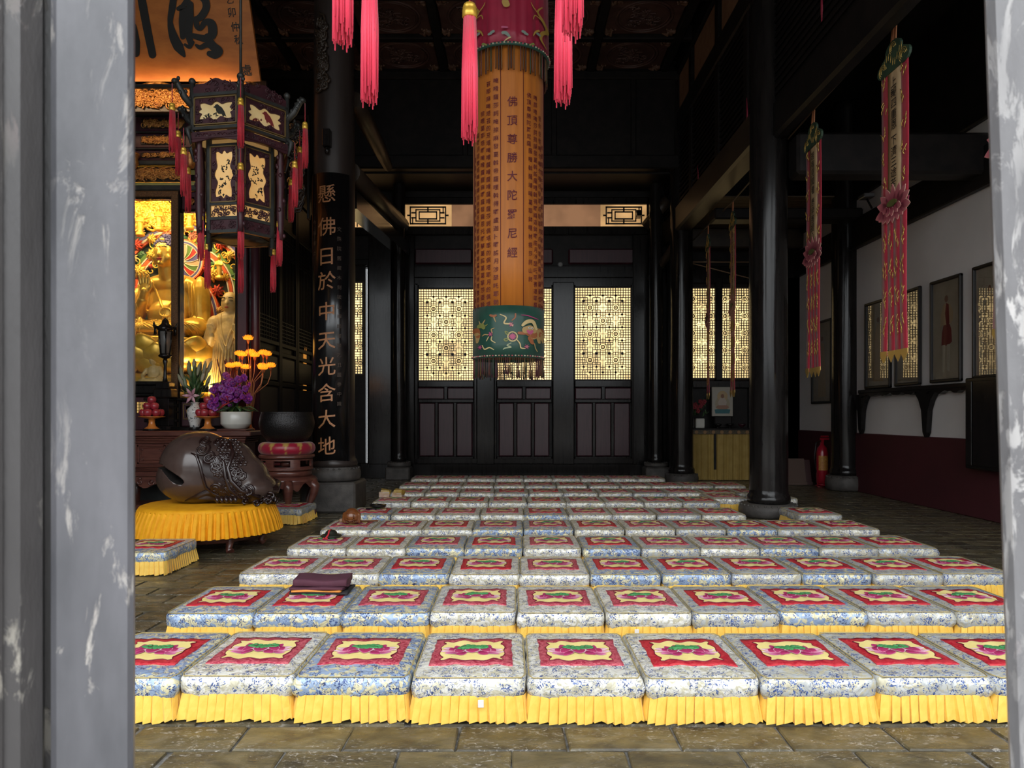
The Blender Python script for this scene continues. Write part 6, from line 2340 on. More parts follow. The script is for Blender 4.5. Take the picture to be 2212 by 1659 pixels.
def monk():
    Y = 12.75
    t_ = thing('monk_statue', 'standing gilt monk statue half cut off by the right shrine post', 'statue', (ax(499, Y), Y, az(862)))
    z = lambda py: CAMZ + (HY - py) / FPX * Y - t_.location.z
    hz = z(655)
    m = MB()
    m.ell((0, -.03, hz), (.15, .17, .20), 16, 12); m.cap((0, 0, hz - .3), (0, 0, hz - .15), .09, .085); m.ell((0, 0, hz - .36), (.34, .20, .22), 16, 10)
    m.lathe([(.36, 0), (.34, .3), (.28, hz - 1.0), (.28, hz - .6), (.2, hz - .35)], 20)
    m.cap((0, -.19, hz + .02), (0, -.215, hz - .04), .015, .028, 8)
    for sx in (-1, 1):
        m.ell((sx * .155, 0, hz - .03), (.025, .045, .09), 8, 8)
        m.cap((sx * .28, 0, hz - .36), (sx * .38, -.10, hz - .85), .14, .12); m.cap((sx * .38, -.10, hz - .85), (sx * .22, -.32, hz - .62), .085, .06)
        hx, hy_, h0 = sx * .22, -.35, hz - .52
        m.ell((hx, hy_, h0), (.06, .045, .07), 10, 8)
        for k in range(4):
            m.cap((hx - .045 + .03 * k, hy_ - .02, h0 + .04), (hx - .045 + .03 * k, hy_ - .055, h0 + .10), .018, .014, 6)
        m.cap((hx + sx * -.06, hy_, h0), (hx - sx * .05, hy_ - .05, h0 + .06), .018, .014, 6)
        m.ell((sx * .36, -.14, hz - 1.15), (.09, .14, .40), 10, 10)
    mm_ = fuse(m, .018, 3); put('figure', mm_, mat('pale_gilt', (.62, .45, .20), .5), t_)
    f = MB()
    draped(f, mm_, [[(-.13, hz - .20), (-.10, hz - .45), (.02, hz - .80)], [(.13, hz - .20), (.12, hz - .45), (.02, hz - .80)], [(-.19, hz - .24), (-.15, hz - .5), (-.02, hz - .92)], [(.19, hz - .24), (.18, hz - .5), (.05, hz - .92)]], .024)
    draped(f, mm_, [[(-.26 + .03 * k, hz - .30 - .05 * k), (-.10 + .03 * k, hz - .75 - .06 * k), (.18, hz - 1.1 - .05 * k)] for k in range(7)] + [[(sx * (.30 + .03 * k), hz - .40), (sx * (.36 + .02 * k), hz - .8), (sx * (.33 + .02 * k), hz - 1.3)] for k in range(4) for sx in (-1, 1)], .013)
    for k in range(16):
        a = -pi / 2 + (k - 7.5) * .17
        f.tube([(.30 * cos(a), .22 * sin(a), hz - .55), (.31 * cos(a), .31 * sin(a), hz - 1.0), (.36 * cos(a), .36 * sin(a), .35), (.38 * cos(a), .38 * sin(a), .02)], .014, 5)
    f.build('robe_folds', mat('pale_gilt', (.62, .45, .20), .5), t_)
    e_ = MB()
    for sx in (-1, 1):
        e_.tube([(sx * (.04 + .02 * i), -.185 + .008 * i, hz + .02 - .006 * sin(pi * i / 3)) for i in range(4)], .007, 5)
        e_.tube([(sx * (.03 + .025 * i), -.195 + .01 * i, hz + .065 + .012 * sin(pi * i / 3)) for i in range(4)], .007, 5)
    e_.build('eye_lines', MATS['dark_eye_line'], t_)
    MB().ell((0, -.205, hz - .10), (.04, .014, .012), 8, 5).build('lips', MATS['red_lips'], t_)


monk()

# ------------------------------------------------------------------ black standing lamp before the gilt post
Yl = 11.62
sl = thing('standing_lamp', 'black carved standing lamp before the gilded frame post', 'lamp', (ax(357, Yl), Yl, 0))
zl_ = lambda py: CAMZ + (HY - py) / FPX * Yl
q = MB().lathe([(.05, zl_(828)), (.03, zl_(815)), (.022, zl_(790)), (.04, zl_(780)), (.03, zl_(776))], 10); q.build('stem', M_black, sl)
q = MB().lathe([(.02, zl_(776)), (.11, zl_(771)), (.12, zl_(768)), (.08, zl_(764))], 6); q.build('tray', M_black, sl)
q = MB()
for k in range(6):
    a = k * pi / 3
    q.tube([(.075 * cos(a), .075 * sin(a), zl_(766)), (.11 * cos(a), .11 * sin(a), zl_(715))], .012, 5)
q.build('cage', M_black, sl)
MB().lathe([(.07, zl_(764)), (.10, zl_(717)), (.09, zl_(716))], 6).build('shade', mat('dusty_glass_shade', (.16, .15, .14), .35), sl)
q = MB().lathe([(.12, zl_(716)), (.15, zl_(709)), (.07, zl_(700)), (.05, zl_(692)), (.0, zl_(686))], 6)
for k in range(6):
    a = k * pi / 3
    q.tube([(.12 * cos(a), .12 * sin(a), zl_(709)), (.18 * cos(a), .18 * sin(a), zl_(706)), (.20 * cos(a), .20 * sin(a), zl_(697))], [.02, .018, .006], 5)
    q.tube([(.17 * cos(a), .17 * sin(a), zl_(706)), (.17 * cos(a), .17 * sin(a), zl_(724))], [.01, .02], 5)
q.build('roof', M_black, sl)
q = MB().bev(-.14, .14, -.12, .12, az(931, 11.02) + .002, zl_(920), .01).bev(-.10, .10, -.09, .09, zl_(920), zl_(860), .01).bev(-.15, .15, -.12, .12, zl_(860), zl_(840), .02).bev(-.11, .11, -.1, .1, zl_(840), zl_(826), .01)
q.build('pedestal', M_black, sl)
# ------------------------------------------------------------------ altar table and what stands on it
TY = 11.02
TX0, TX1 = -8.2, ax(541, TY)
tz = az(931, TY)
tb = thing('altar_table', 'long red hardwood altar table with carved panels', 'table', ((TX0 + TX1) / 2, TY + .35, 0))
TI = Matrix.Translation(-tb.location)


def tp(name, mb, m):
    o = mb.build(name, m, tb); o.matrix_parent_inverse = TI
    return o


z_ = lambda py: az(py, TY)
tp('top', MB().bev(TX0, TX1, TY, TY + .72, tz - .085, tz, .015), M_redwood)
for a, b, d in ((943, 948, .03), (948, 953, .045), (953, 958, .06)):
    tp('moulding', MB().bev(TX0 + d, TX1 - d - .05, TY + d, TY + .66, z_(b), z_(a), .012), M_redwood)
tp('carcass', MB().box(TX0 + .1, TX1 - .16, TY + .10, TY + .64, z_(1040), z_(957)), M_redwood)
xs_ = [ax(240, TY), ax(288, TY), ax(340, TY), ax(365, TY), ax(420, TY), ax(470, TY), ax(520, TY)]
pn = [(150, 210), (215, 282), (290, 352), (366, 430), (444, 508)]
for a, b in pn:
    fr = MB()
    X0, X1 = ax(a, TY), ax(b, TY); Z0, Z1 = z_(1003), z_(961)
    for q in ((X0, X1, Z0, Z0 + .035), (X0, X1, Z1 - .035, Z1), (X0, X0 + .035, Z0, Z1), (X1 - .035, X1, Z0, Z1)):
        fr.bev(q[0], q[1], TY + .075, TY + .11, q[2], q[3], .008)
    tp('panel_frame', fr, M_redwood)
    tp('panel', MB().bev(X0 + .05, X1 - .05, TY + .085, TY + .12, Z0 + .05, Z1 - .05, .02), M_redwood)
    cn = MB()
    for sx in (0, 1):
        for sz in (0, 1):
            cx, cz = (X0 + .08 if not sx else X1 - .08), (Z0 + .08 if not sz else Z1 - .08)
            cn.tube([(u, TY + .082, v) for u, v in spiral((cx, cz), .03, 1.2, 1.5 * sx + 3 * sz, 8)], .006, 4)
    tp('corner_carving', cn, M_redwood)
for y0, y1, d in ((1007, 1010, .06), (1012, 1014, .07), (1016, 1018, .06), (1021, 1030, .05)):
    tp('moulding', MB().bev(TX0 + .08, TX1 - .12, TY + d, TY + .2, z_(y1), z_(y0), .008), M_redwood)
ap = MB()
n = 60
pts = [(TX0 + .1, z_(1030))] + [(TX0 + .1 + (TX1 - TX0 - .25) * i / n, z_(1046 + 8 * sin(i * .55) + 4 * sin(i * 1.1))) for i in range(n + 1)] + [(TX1 - .15, z_(1030))]
ap.prism(pts, lambda u, v, w_: (u, w_, v), TY + .14, TY + .08)
for k in range(22):
    c = (TX0 + .3 + (TX1 - TX0 - .5) * k / 21, z_(1042))
    ap.tube([(u, TY + .07, v) for u, v in spiral(c, .06, 1.3, k * 1.3, 10, 1 if k % 2 else -1)], .012, 5)
tp('apron', ap, M_redwood)
for x in (TX0 + .2, (TX0 + TX1) / 2, TX1 - .25):
    q = MB().tube([(x, TY + .16, z_(1035)), (x + .03, TY + .12, z_(1060)), (x, TY + .15, .12), (x + .02, TY + .1, .03)], [.09, .07, .05, .06], 8); tp('leg', q, M_redwood)
    q = MB().tube([(x, TY + .56, z_(1035)), (x, TY + .56, .03)], [.07, .05], 8); tp('leg', q, M_redwood)
tp('floor_runner', MB().bev(TX0 + .05, TX1 - .08, TY + .04, TY + .68, 0, .07, .012), M_redwood)
sc_ = MB()
for k in range(10):
    sc_.tube([(u, TY + .10, v) for u, v in spiral((TX1 - .12 - .09 * (k % 4), z_(972) - .07 * (k // 4)), .045, 1.2, k, 8)], .010, 4)
tp('end_fretwork', sc_, M_redwood)

OY = 11.28
ot = lambda py: az(py, OY)
M_ceramic = mat('orange_lacquer_dish', (.62, .20, .035), .3, coat=.3)
M_apple = mat('red_apple', (.30, .018, .035), .3, col2=(.42, .05, .06), nscale=8, coat=.3, vary=.15)
M_blackstand = mat('black_wood_stand', (.012, .01, .01), .3)
apm = MB().lathe([(0, -.052), (.03, -.058), (.05, -.045), (.066, -.012), (.067, .015), (.055, .045), (.03, .058), (.012, .052), (0, .040)], 14)
ame = apm.mesh('skin'); ame.materials.append(M_apple)
stm = MB().tube([(0, 0, .04), (.004, 0, .075)], .004, 5).mesh('stem'); stm.materials.append(M_darkbrown)


def fruit(px, side):
    x = ax(px, OY)
    t_ = thing('fruit_stand', 'orange pedestal dish of red apples, %s' % side, 'dish', (x, OY, tz), group='pedestal dishes on the altar')
    MB().lathe([(.12, .02), (.105, .04), (.06, .07), (.045, .13), (.05, .19), (.19, .215), (.20, .225), (.185, .228), (.0, .215)], 28).build('dish', M_ceramic, t_)
    q = MB().lathe([(.11, .0), (.14, .012), (.125, .03), (.0, .035)], 18)
    for k in range(5):
        a = 2 * pi * k / 5; q.ell((.12 * cos(a), .12 * sin(a), -.004 + .016), (.02, .02, .016), 6, 5)
    q.build('foot', M_blackstand, t_)
    lay = [('bottom layer', 6, .118, .285), ('middle layer', 3, .062, .388), ('top', 1, 0, .487)]
    for nm, n, r_, z in lay:
        for k in range(n):
            a = 2 * pi * k / n + (.5 if n == 6 else -.45)
            lab = ('red apple crowning the pyramid on %s' if nm == 'top' else 'red apple in the ' + nm + ' of %s') % ('the dish ' + side)
            o = thing('apple', lab, 'apple', (x + r_ * cos(a), OY + r_ * sin(a), tz + z), R.uniform(0, 6), 'apples on the dish ' + side)
            put('skin', ame, None, o); put('stem', stm, None, o)


fruit(328, 'nearest the left door post')
fruit(449, 'beside the painted vase')

# vase of lilies
vx = ax(421, OY + .28)
va = thing('porcelain_vase', 'white porcelain vase painted with a landscape, holding lilies', 'vase', (vx, OY + .28, tz))
M_porc = bpy.data.materials.new('painted_porcelain'); M_porc.use_nodes = True
t = NT(M_porc); v = t.coord((1, 1, 1), False)
f = t.noise(v, 22, 6, .7); msk = t.ramp(f, [(.54, 0.0), (.60, 1.0)])
t.link(t.mix(msk, (.74, .73, .70), (.06, .08, .10)), t.b.inputs['Base Color']); t.b.inputs['Roughness'].default_value = .15; t.b.inputs['Coat Weight'].default_value = .5
MB().lathe([(.0, .05), (.075, .05), (.08, .09), (.10, .17), (.125, .28), (.12, .34), (.075, .385), (.06, .41), (.062, .44), (.075, .455), (.065, .455), (.05, .42), (.05, .35)], 24).build('body', M_porc, va)
MB().lathe([(.08, 0), (.10, .01), (.085, .04), (.09, .05), (0, .052)], 16).build('stand', M_blackstand, va)
li = thing('lily_bouquet', 'bunch of green lily buds with one open pink lily', 'flowers', (vx, OY + .28, tz + .42))
M_leaf = mat('lily_leaf', (.035, .085, .030), .4, col2=(.06, .12, .04), nscale=8, vary=.2)
M_bud = mat('pale_green_bud', (.20, .26, .14), .5, col2=(.30, .27, .20), nscale=6, vary=.2)
M_lily = mat('pink_lily', (.55, .26, .36), .5, col2=(.70, .45, .50), nscale=10)
lf = MB().tube([(0, 0, 0), (0, 0, .08), (0, .02, .17), (0, .05, .24)], [.006, .028, .022, .002], 6, flat=.25, up=(0, 1, 0)).mesh('leaf'); lf.materials.append(M_leaf)
bu_ = MB().lathe([(0, 0), (.018, .03), (.024, .08), (.020, .13), (.006, .17), (0, .175)], 8).mesh('bud'); bu_.materials.append(M_bud)
rr = random.Random(14)
for k in range(20):
    a = rr.uniform(0, 6.28); e = Vector((rr.uniform(.02, .30) * cos(a), rr.uniform(.02, .16) * sin(a), rr.uniform(.22, .52)))
    MB().tube([(0, 0, -.18), (e.x * .25, e.y * .25, .05), tuple(e)], .005, 5).build('stem', M_leaf, li)
    o = put('bud', bu_, None, li, e); o.rotation_euler = (rr.uniform(-.4, .4), e.x * 1.6, 0); o.scale = (1.35, 1.35, 1.35)
for k in range(44):
    a = rr.uniform(0, 6.28); zz = rr.uniform(.02, .36)
    o = put('leaf', lf, None, li, (.04 * cos(a), .04 * sin(a), zz)); o.rotation_euler = (rr.uniform(.4, 1.3), 0, a - pi / 2); o.scale = (1.4, 1.4, 1.25)
fl_ = MB()
for k in range(6):
    a = k * pi / 3; d = Vector((cos(a), -.25, sin(a)))
    fl_.tube([Vector((0, 0, 0)), d * .07 + Vector((0, -.03, 0)), d * .14 + Vector((0, -.02, 0))], [.012, .03, .004], 6, flat=.35, up=(0, 1, 0))
o = fl_.build('open_lily', M_lily, li, (.03, -.16, .14))

# incense holder with sticks
ih = thing('incense_pot', 'dark square incense pot behind the orchids', 'incense pot', (ax(482, OY), OY + .30, tz))
MB().lathe([(.09, .10), (.10, .12), (.12, .55), (.14, .60), (.12, .60), (.10, .50)], 6).build('pot', mat('dark_bronze', (.03, .03, .03), .35, metal=.4), ih)
MB().lathe([(.13, 0), (.16, .02), (.10, .06), (.10, .11)], 12).build('foot', M_blackstand, ih)
M_inc = mat('dark_red_incense', (.12, .018, .018), .7)
for k in range(14):
    a = rr.uniform(0, 6.28); q = rr.uniform(.01, .07)
    dx, dy = rr.uniform(-.10, .10) + (-.14 if k < 3 else 0), rr.uniform(-.06, .06)
    o = MB().tube([(q * cos(a), q * sin(a), -.0), (q * cos(a) + dx, q * sin(a) + dy, .62 + rr.uniform(-.06, .06))], .009, 6).build('incense_stick', M_inc, None, (ax(482, OY), OY + .30, tz + .50))
    tag(o, 'dark red incense stick standing in the incense pot behind the orchids', 'incense', 'incense sticks')

# orchids in a white pot
ox = ax(513, OY)
op = thing('planter', 'white round planter on the altar table end', 'planter', (ox, OY - .06, tz))
MB().lathe([(.0, .03), (.15, .03), (.165, .04), (.225, .10), (.23, .11), (.23, .29), (.22, .30), (.205, .29), (.2, .24), (0, .24)], 36).build('pot', mat('white_glaze', (.66, .64, .58), .25, coat=.3), op)
MB().bev(-.24, .22, -.16, .16, 0, .03, .008).build('tray', M_redwood, op)
orc = thing('orchid_plant', 'dense purple moth orchids with broad green leaves in a white planter', 'flowers', (ox, OY - .06, tz + .24))
M_orch = mat('purple_orchid', (.15, .012, .17), .45, col2=(.24, .03, .27), nscale=10, vary=.2)
M_orchleaf = mat('orchid_leaf', (.03, .075, .02), .35, col2=(.05, .11, .03), nscale=6)
M_lip = mat('orchid_lip', (.40, .04, .22), .5)
om = MB()
for k, (w_, l) in enumerate(((.026, .05), (.032, .052), (.022, .05), (.032, .052), (.022, .05))):
    a = pi / 2 + k * 2 * pi / 5
    d = Vector((cos(a), 0, sin(a)))
    om.ell(d * l * .55 + Vector((0, -.004, 0)), (l * .5, .006, w_), 8, 6, rot=Matrix.Rotation(-a, 3, 'Y'))
ome = om.mesh('petals'); ome.materials.append(M_orch)
lpm = MB().ell((0, -.016, -.008), (.011, .014, .014), 8, 5).mesh('lip'); lpm.materials.append(M_lip)
for k in range(95):
    if k < 85:
        u, v_ = rr.gauss(-.06, .15), rr.gauss(.40, .12)
        if not (-.36 < u < .24 and .16 < v_ < .64): u, v_ = rr.uniform(-.3, .15), rr.uniform(.25, .55)
        p = (u, rr.uniform(-.16, .06), v_)
    else:
        p = (rr.choice((.18, .2, -.40, -.36, -.28)) + rr.uniform(-.03, .03), rr.uniform(-.1, 0), rr.uniform(.10, .28))
    o = put('blossom', ome, None, orc, p, rr.uniform(-.8, .8)); o.rotation_euler = (rr.uniform(-.5, .3), rr.uniform(-.5, .5), rr.uniform(-.8, .8))
    s_ = rr.uniform(.85, 1.25); o.scale = (s_, s_, s_)
    put('lip', lpm, None, o)
for k in range(7):
    a = rr.uniform(-.6, .6)
    MB().tube([(rr.uniform(-.1, .1), 0, 0), (a * .2, -.02, .3), (a * .35 - .06, -.08, .52), (a * .5 - .12, -.12, .48)], .006, 5).build('flower_stem', M_orchleaf, orc)
for k in range(11):
    a = 2 * pi * k / 11
    c, s_ = cos(a), sin(a)
    o = MB().tube([(.04 * c, .04 * s_, 0), (.13 * c, .10 * s_, .13), (.24 * c, .16 * s_, .14 - .05 * (k % 3)), (.36 * c, .22 * s_, .06)], [.012, .045, .05, .006], 6, flat=.25, up=(0, 0, 1)); o.build('leaf', M_orchleaf, orc)
bwm = MB()
bwm.tube([(-.2, -.2, .10), (-.10, -.22, .17), (-.02, -.22, .20), (.06, -.22, .24), (.22, -.2, .25)], [.006, .03, .012, .012, .004], 6, flat=.3); bwm.tube([(-.02, -.23, .2), (-.12, -.24, .26), (-.05, -.24, .30), (-.02, -.23, .21)], [.01, .03, .03, .01], 6, flat=.3); bwm.tube([(-.02, -.23, .2), (-.20, -.24, .08)], [.02, .008], 5, flat=.3)
bwm.build('red_bow', mat('red_ribbon', (.5, .03, .03), .4), orc)

# lotus lamp tree
LTY = 11.45
lt = thing('lotus_lamp_tree', 'copper branching lamp tree with glowing orange lotus lights', 'lamp', (ax(541, LTY), LTY, tz))
lzz = lambda py: az(py, LTY) - tz
M_cop = mat('copper_tube', (.42, .16, .07), .35, metal=.6)
M_glow = mat('glowing_lotus', (.9, .35, .03), .5, emit=(1.0, .27, .010), estr=.8)
MB().lathe([(.065, 0), (.07, .02), (.03, .05), (.02, .10)], 18).build('base', M_cop, lt)
lm_ = MB()
for L, (n, r_, h_, tl) in enumerate(((9, .085, .055, .95), (8, .062, .075, .5), (5, .035, .085, .2))):
    for k in range(n):
        a = 2 * pi * (k + .5 * L) / n
        c, s_ = cos(a), sin(a)
        lm_.tube([(.015 * c, .015 * s_, 0), (r_ * .75 * c, r_ * .75 * s_, h_ * .35), (r_ * c, r_ * s_, h_)], [.008, .030, .004], 6, flat=.35, up=(c, s_, .1))
lme = lm_.mesh('lotus_light'); lme.materials.append(M_glow)
sck = MB().lathe([(.008, -.06), (.014, -.05), (.03, -.01), (.035, .012), (0, .012)], 10).mesh('socket'); sck.materials.append(M_cop)
heads = [(541, 728), (513, 759), (523, 762), (538, 756), (549, 763), (568, 758), (574, 760), (503, 787), (515, 785), (529, 789), (562, 786), (571, 791), (586, 786)]
for k, (px, py) in enumerate(heads):
    e = Vector((ax(px, LTY) - ax(541, LTY), rr.uniform(-.10, .10), lzz(py + 8)))
    z0 = .12 + .03 * (k % 4)
    MB().tube([(0.004 * (k % 5), 0, .05), (e.x * .1, e.y * .2, max(z0, e.z - .75)), (e.x * .25, e.y * .5, e.z - .42), (e.x * .85, e.y, e.z - .26), (e.x, e.y, e.z - .12), tuple(e - Vector((0, 0, .05)))], .007, 6).build('branch', M_cop, lt)
    o = put('lotus_light', lme, None, lt, e); put('socket', sck, None, o)
ld = bpy.data.lights.new('lotus_glow', 'POINT'); ld.energy = 3.5; ld.color = (1, .45, .08); ld.shadow_soft_size = .2
lo = bpy.data.objects.new('lotus_glow', ld); C.objects.link(lo); lo.parent = lt; lo.location = (0, -.25, lzz(770))

# ------------------------------------------------------------------ bowl bell on its stand
SY = 10.2
sx_ = ax(620, SY)
sz = lambda py: az(py, SY)
bs = thing('bell_stand', 'round carved hardwood stand with curved scroll legs', 'stand', (sx_, SY, 0))
r0 = .372
MB().lathe([(0, sz(990)), (r0 * .9, sz(990)), (r0 * 1.03, sz(988)), (r0 * 1.05, sz(985)), (r0 * 1.02, sz(981)), (0, sz(981))], 40).build('top', M_redwood, bs)
w1 = MB()
NN = 6
for k in range(NN):
    a0 = 2 * pi * k / NN + .1
    for j in range(16):
        a = a0 + (2 * pi / NN) * j / 16; b = a0 + (2 * pi / NN) * (j + 1) / 16
        u = (j + .5) / 16
        hole = .18 < u < .82
        for za, zb in (((sz(1010), sz(990)),) if not hole else ((sz(1010), sz(1006)), (sz(993), sz(990)))):
            rr_ = r0 * .97
            w1.hexa([((rr_ - d) * cos(t_), (rr_ - d) * sin(t_), z) for z in (za, zb) for t_, d in ((a, 0), (b, 0), (b, .03), (a, .03))])
w1.build('pierced_frieze', M_redwood, bs)
MB().lathe([(r0 * .98, sz(1014)), (r0 * 1.0, sz(1012)), (r0 * .98, sz(1009))], 40).build('bead', M_redwood, bs)
MB().lathe([(r0 * .93, sz(1027)), (r0 * .93, sz(1014)), (0, sz(1014))], 40).build('waist', M_redwood, bs)
MB().lathe([(r0 * 1.12, sz(1040)), (r0 * 1.16, sz(1036)), (r0 * 1.08, sz(1030)), (r0 * .95, sz(1027))], 40).build('shoulder', M_redwood, bs)
ap = MB(); ap.sm = True
ap.grid(72, 2, lambda u, v: (r0 * (1.14 - .06 * v * .5) * cos(2 * pi * u), r0 * (1.14 - .06 * v * .5) * sin(2 * pi * u), sz(1038) - v * (.07 + .035 * sin(2 * pi * u * 12) + .03 * cos(2 * pi * u * 6))), cu=True, flip=True)
ap.build('apron', M_redwood, bs)
for k in range(6):
    a = -pi / 2 + .35 + k * pi / 3
    c, s_ = cos(a), sin(a)
    R_ = lambda q, z: (q * c, q * s_, z)
    foot = [(r0 * 1.14 + .035 * (1 - i / 14) * cos(-2.0 + i * .45) + .05, .085 + .07 * (1 - i / 16) * sin(-2.0 + i * .45)) for i in range(14)]
    lg = MB().tube([R_(r0 * 1.06, sz(1036)), R_(r0 * 1.16, sz(1050)), R_(r0 * 1.12, sz(1064)), R_(r0 * .95, .22), R_(r0 * .88, .10), R_(r0 * .95, .045), R_(r0 * 1.08, .05), R_(r0 * 1.12, .11), R_(r0 * 1.05, .14)], [.08, .085, .07, .05, .05, .052, .045, .035, .02], 8, flat=.8)
    lg.build('leg', M_redwood, bs)
MB().lathe([(r0 * .9, .0), (r0 * .95, .02), (r0 * .9, .04), (r0 * .75, .04), (r0 * .75, 0)], 36).build('foot_ring', M_redwood, bs)
cu = thing('ring_cushion', 'round crimson and gold satin cushion under the bowl bell', 'cushion', (sx_, SY, sz(981)))
cq = MB()
n_ = 48
for k in range(n_):
    pass
sat_r, sat_g = (.30, .008, .03), (.42, .26, .06)
rows = []
hC = sz(957) - sz(981) + .015
for j in range(11):
    th = -pi / 2 + pi * j / 10
    row = []
    for i in range(96):
        a = 2 * pi * i / 96
        t_ = ((i / 96 * 12) % 1.0)
        gold = abs(t_ - .5) * 2 < abs(j / 10 - .38) * 1.25 - .10
        cq.col = sat_g if gold else sat_r
        row.append(cq.V((((r0 * .86) + .075 * cos(th)) * cos(a), ((r0 * .86) + .075 * cos(th)) * sin(a), hC / 2 + hC / 2 * sin(th))))
    rows.append(row)
for j in range(10):
    for i in range(96):
        k = (i + 1) % 96
        cq.F((rows[j][i], rows[j][k], rows[j + 1][k], rows[j + 1][i]), True)
cq.F(rows[-1], False); cq.F(rows[0][::-1], False)
cq.build('cover', mat('satin_patchwork', (1, 1, 1), .35, attr=True, sheen=.2), cu)
be = thing('bowl_bell', 'large hammered dark bronze bowl bell', 'bell', (sx_, SY, sz(957) + .005))
zz = lambda py: sz(py) - (sz(957) + .005)
MB().lathe([(0, .0), (.20, .0), (.28, .03), (.345, .12), (.378, .22), (.385, .29), (.37, .38), (.352, zz(892)), (.36, zz(890)), (.342, zz(890)), (.345, .38), (.36, .28), (.31, .12), (0, .06)], 48).build('bowl', mat('hammered_bronze', (.016, .014, .014), .28, metal=.4, bump=.5, bscale=55, bdist=.015), be)
ML = thing('bell_mallet', 'red-handled mallet lying through the bell stand frieze', 'mallet', (sx_ - .42, SY - .16, sz(1000)))
MB().tube([(-.16, 0, .0), (.4, 0, -.002)], .022, 8).build('handle', mat('red_lacquer_handle', (.22, .02, .03), .3), ML)
MB().ell((.46, 0, 0), (.09, .055, .05), 12, 8).build('head', M_redwood, ML)
# ------------------------------------------------------------------ great wooden fish and its skirted stand
from mathutils.bvhtree import BVHTree
FX, FY, FZ = (450 - CX) / FPX * 8.0, 8.0, .49
stn = thing('fish_stand', 'low round stand with pleated orange velvet skirt', 'stand', (FX, FY, 0))
M_velvet = mat('orange_velvet', (.86, .40, .014), .65, col2=(.78, .33, .010), nscale=12, spec=.2)
s = MB()
NPL = 64
rr = random.Random(9)
ring = []
for i in range(NPL):
    w0 = rr.uniform(-.3, .3)
    for f_, o0, o1 in ((0, 0, .0), (.12, .012, .045), (.55, .012, .04), (.85, .0, .002)):
        a = 2 * pi * (i + f_) / NPL; a2 = 2 * pi * (i + f_ + w0 * .6) / NPL
        ring.append((a, a2, o0, o1))
lv = []
for (t_, z, r_) in ((0, FZ - .03, .70), (.2, FZ - .09, .722), (.6, .32, .742), (1, .185, .765)):
    lv.append([s.V(((r_ + o0 + (o1 - o0) * t_) * cos(a + (a2 - a) * t_), (r_ + o0 + (o1 - o0) * t_) * sin(a + (a2 - a) * t_) * .97, z)) for a, a2, o0, o1 in ring])
n = len(ring)
for A, B in zip(lv, lv[1:]):
    for i in range(n):
        k = (i + 1) % n
        s.F((B[i], B[k], A[k], A[i]), False)
s.build('pleated_skirt', M_velvet, stn)
MB().lathe([(.0, FZ - .06), (.70, FZ - .06), (.715, FZ - .04), (.70, FZ - .015), (.66, FZ - .002), (0, FZ)], 64, sy=.97).build('cloth_top', M_velvet, stn)
MB().lathe([(.62, .12), (.64, .16), (.64, .30), (.60, .34), (0, .34)], 40).build('wooden_ring', M_redwood, stn)
for k in range(6):
    a = 2 * pi * k / 6 + .25
    MB().tube([(.56 * cos(a), .56 * sin(a), .28), (.60 * cos(a), .60 * sin(a), .14), (.56 * cos(a), .56 * sin(a), .05), (.60 * cos(a), .60 * sin(a), 0.012)], [.05, .045, .035, .045], 8).build('leg', M_redwood, stn)

fish = thing('wooden_fish', 'huge polished dark wooden fish drum with slit mouth and carved tail', 'drum', ((470 - CX) / FPX * 8.0, FY, FZ - .01))
M_fish = mat('polished_dark_wood', (.045, .028, .024), .26, col2=(.075, .048, .04), nscale=3, coat=.4, bump=.05, bscale=6)
M_fishc = mat('carved_dark_wood', (.022, .010, .009), .25, coat=.4)
m = MB()
m.ell((-.20, 0, .41), (.43, .40, .41), 28, 18); m.ell((-.24, 0, .30), (.42, .40, .30), 24, 14); m.ell((.02, .03, .38), (.42, .38, .37), 24, 14); m.ell((.18, .05, .28), (.38, .36, .29), 24, 14); m.ell((.32, .06, .17), (.33, .33, .19), 20, 12)
cut = MB()
FXW = (470 - CX) / FPX * 8.0
qc = lambda px, py: ((px - CX) / FPX * 7.68 - FXW, CAMZ - (py - HY) / FPX * 7.68 - FZ + .01)
cut.prism([(-.90, .48)] + [qc(*a) for a in ((346, 1004), (356, 1008), (372, 1016), (390, 1026), (401, 1034), (404, 1041), (399, 1046), (388, 1045), (375, 1038), (362, 1026), (346, 1014))] + [(-.90, .43)], lambda u, v, w_: (u, w_, v), .05, -.8)
whole = fuse(m, .02, 6)
bw0 = BVHTree.FromPolygons([v_.co.copy() for v_ in whole.vertices], [tuple(p.vertices) for p in whole.polygons])
fme = fuse(m, .02, 6, cut)
fme.materials.clear(); fme.materials.append(M_fish); fme.materials.append(mat('shaded_hollow_wood', (.012, .008, .006), .8))  # darker hollow faces: shade inside the mouth put into the wood colour
for pg in fme.polygons:
    if bw0.find_nearest(pg.center)[3] > .006:
        pg.use_smooth = False; pg.material_index = 1
fo = put('body', fme, M_fish, fish)
bv = BVHTree.FromPolygons([v_.co.copy() for v_ in fme.vertices], [tuple(p.vertices) for p in fme.polygons])


def fs(u, v, l=0.0):
    h = bv.ray_cast(Vector((u, -2, v)), Vector((0, 1, 0)))
    if h[0] is None:
        return Vector((u, -.05 - l, v))
    return h[0] + h[1] * l


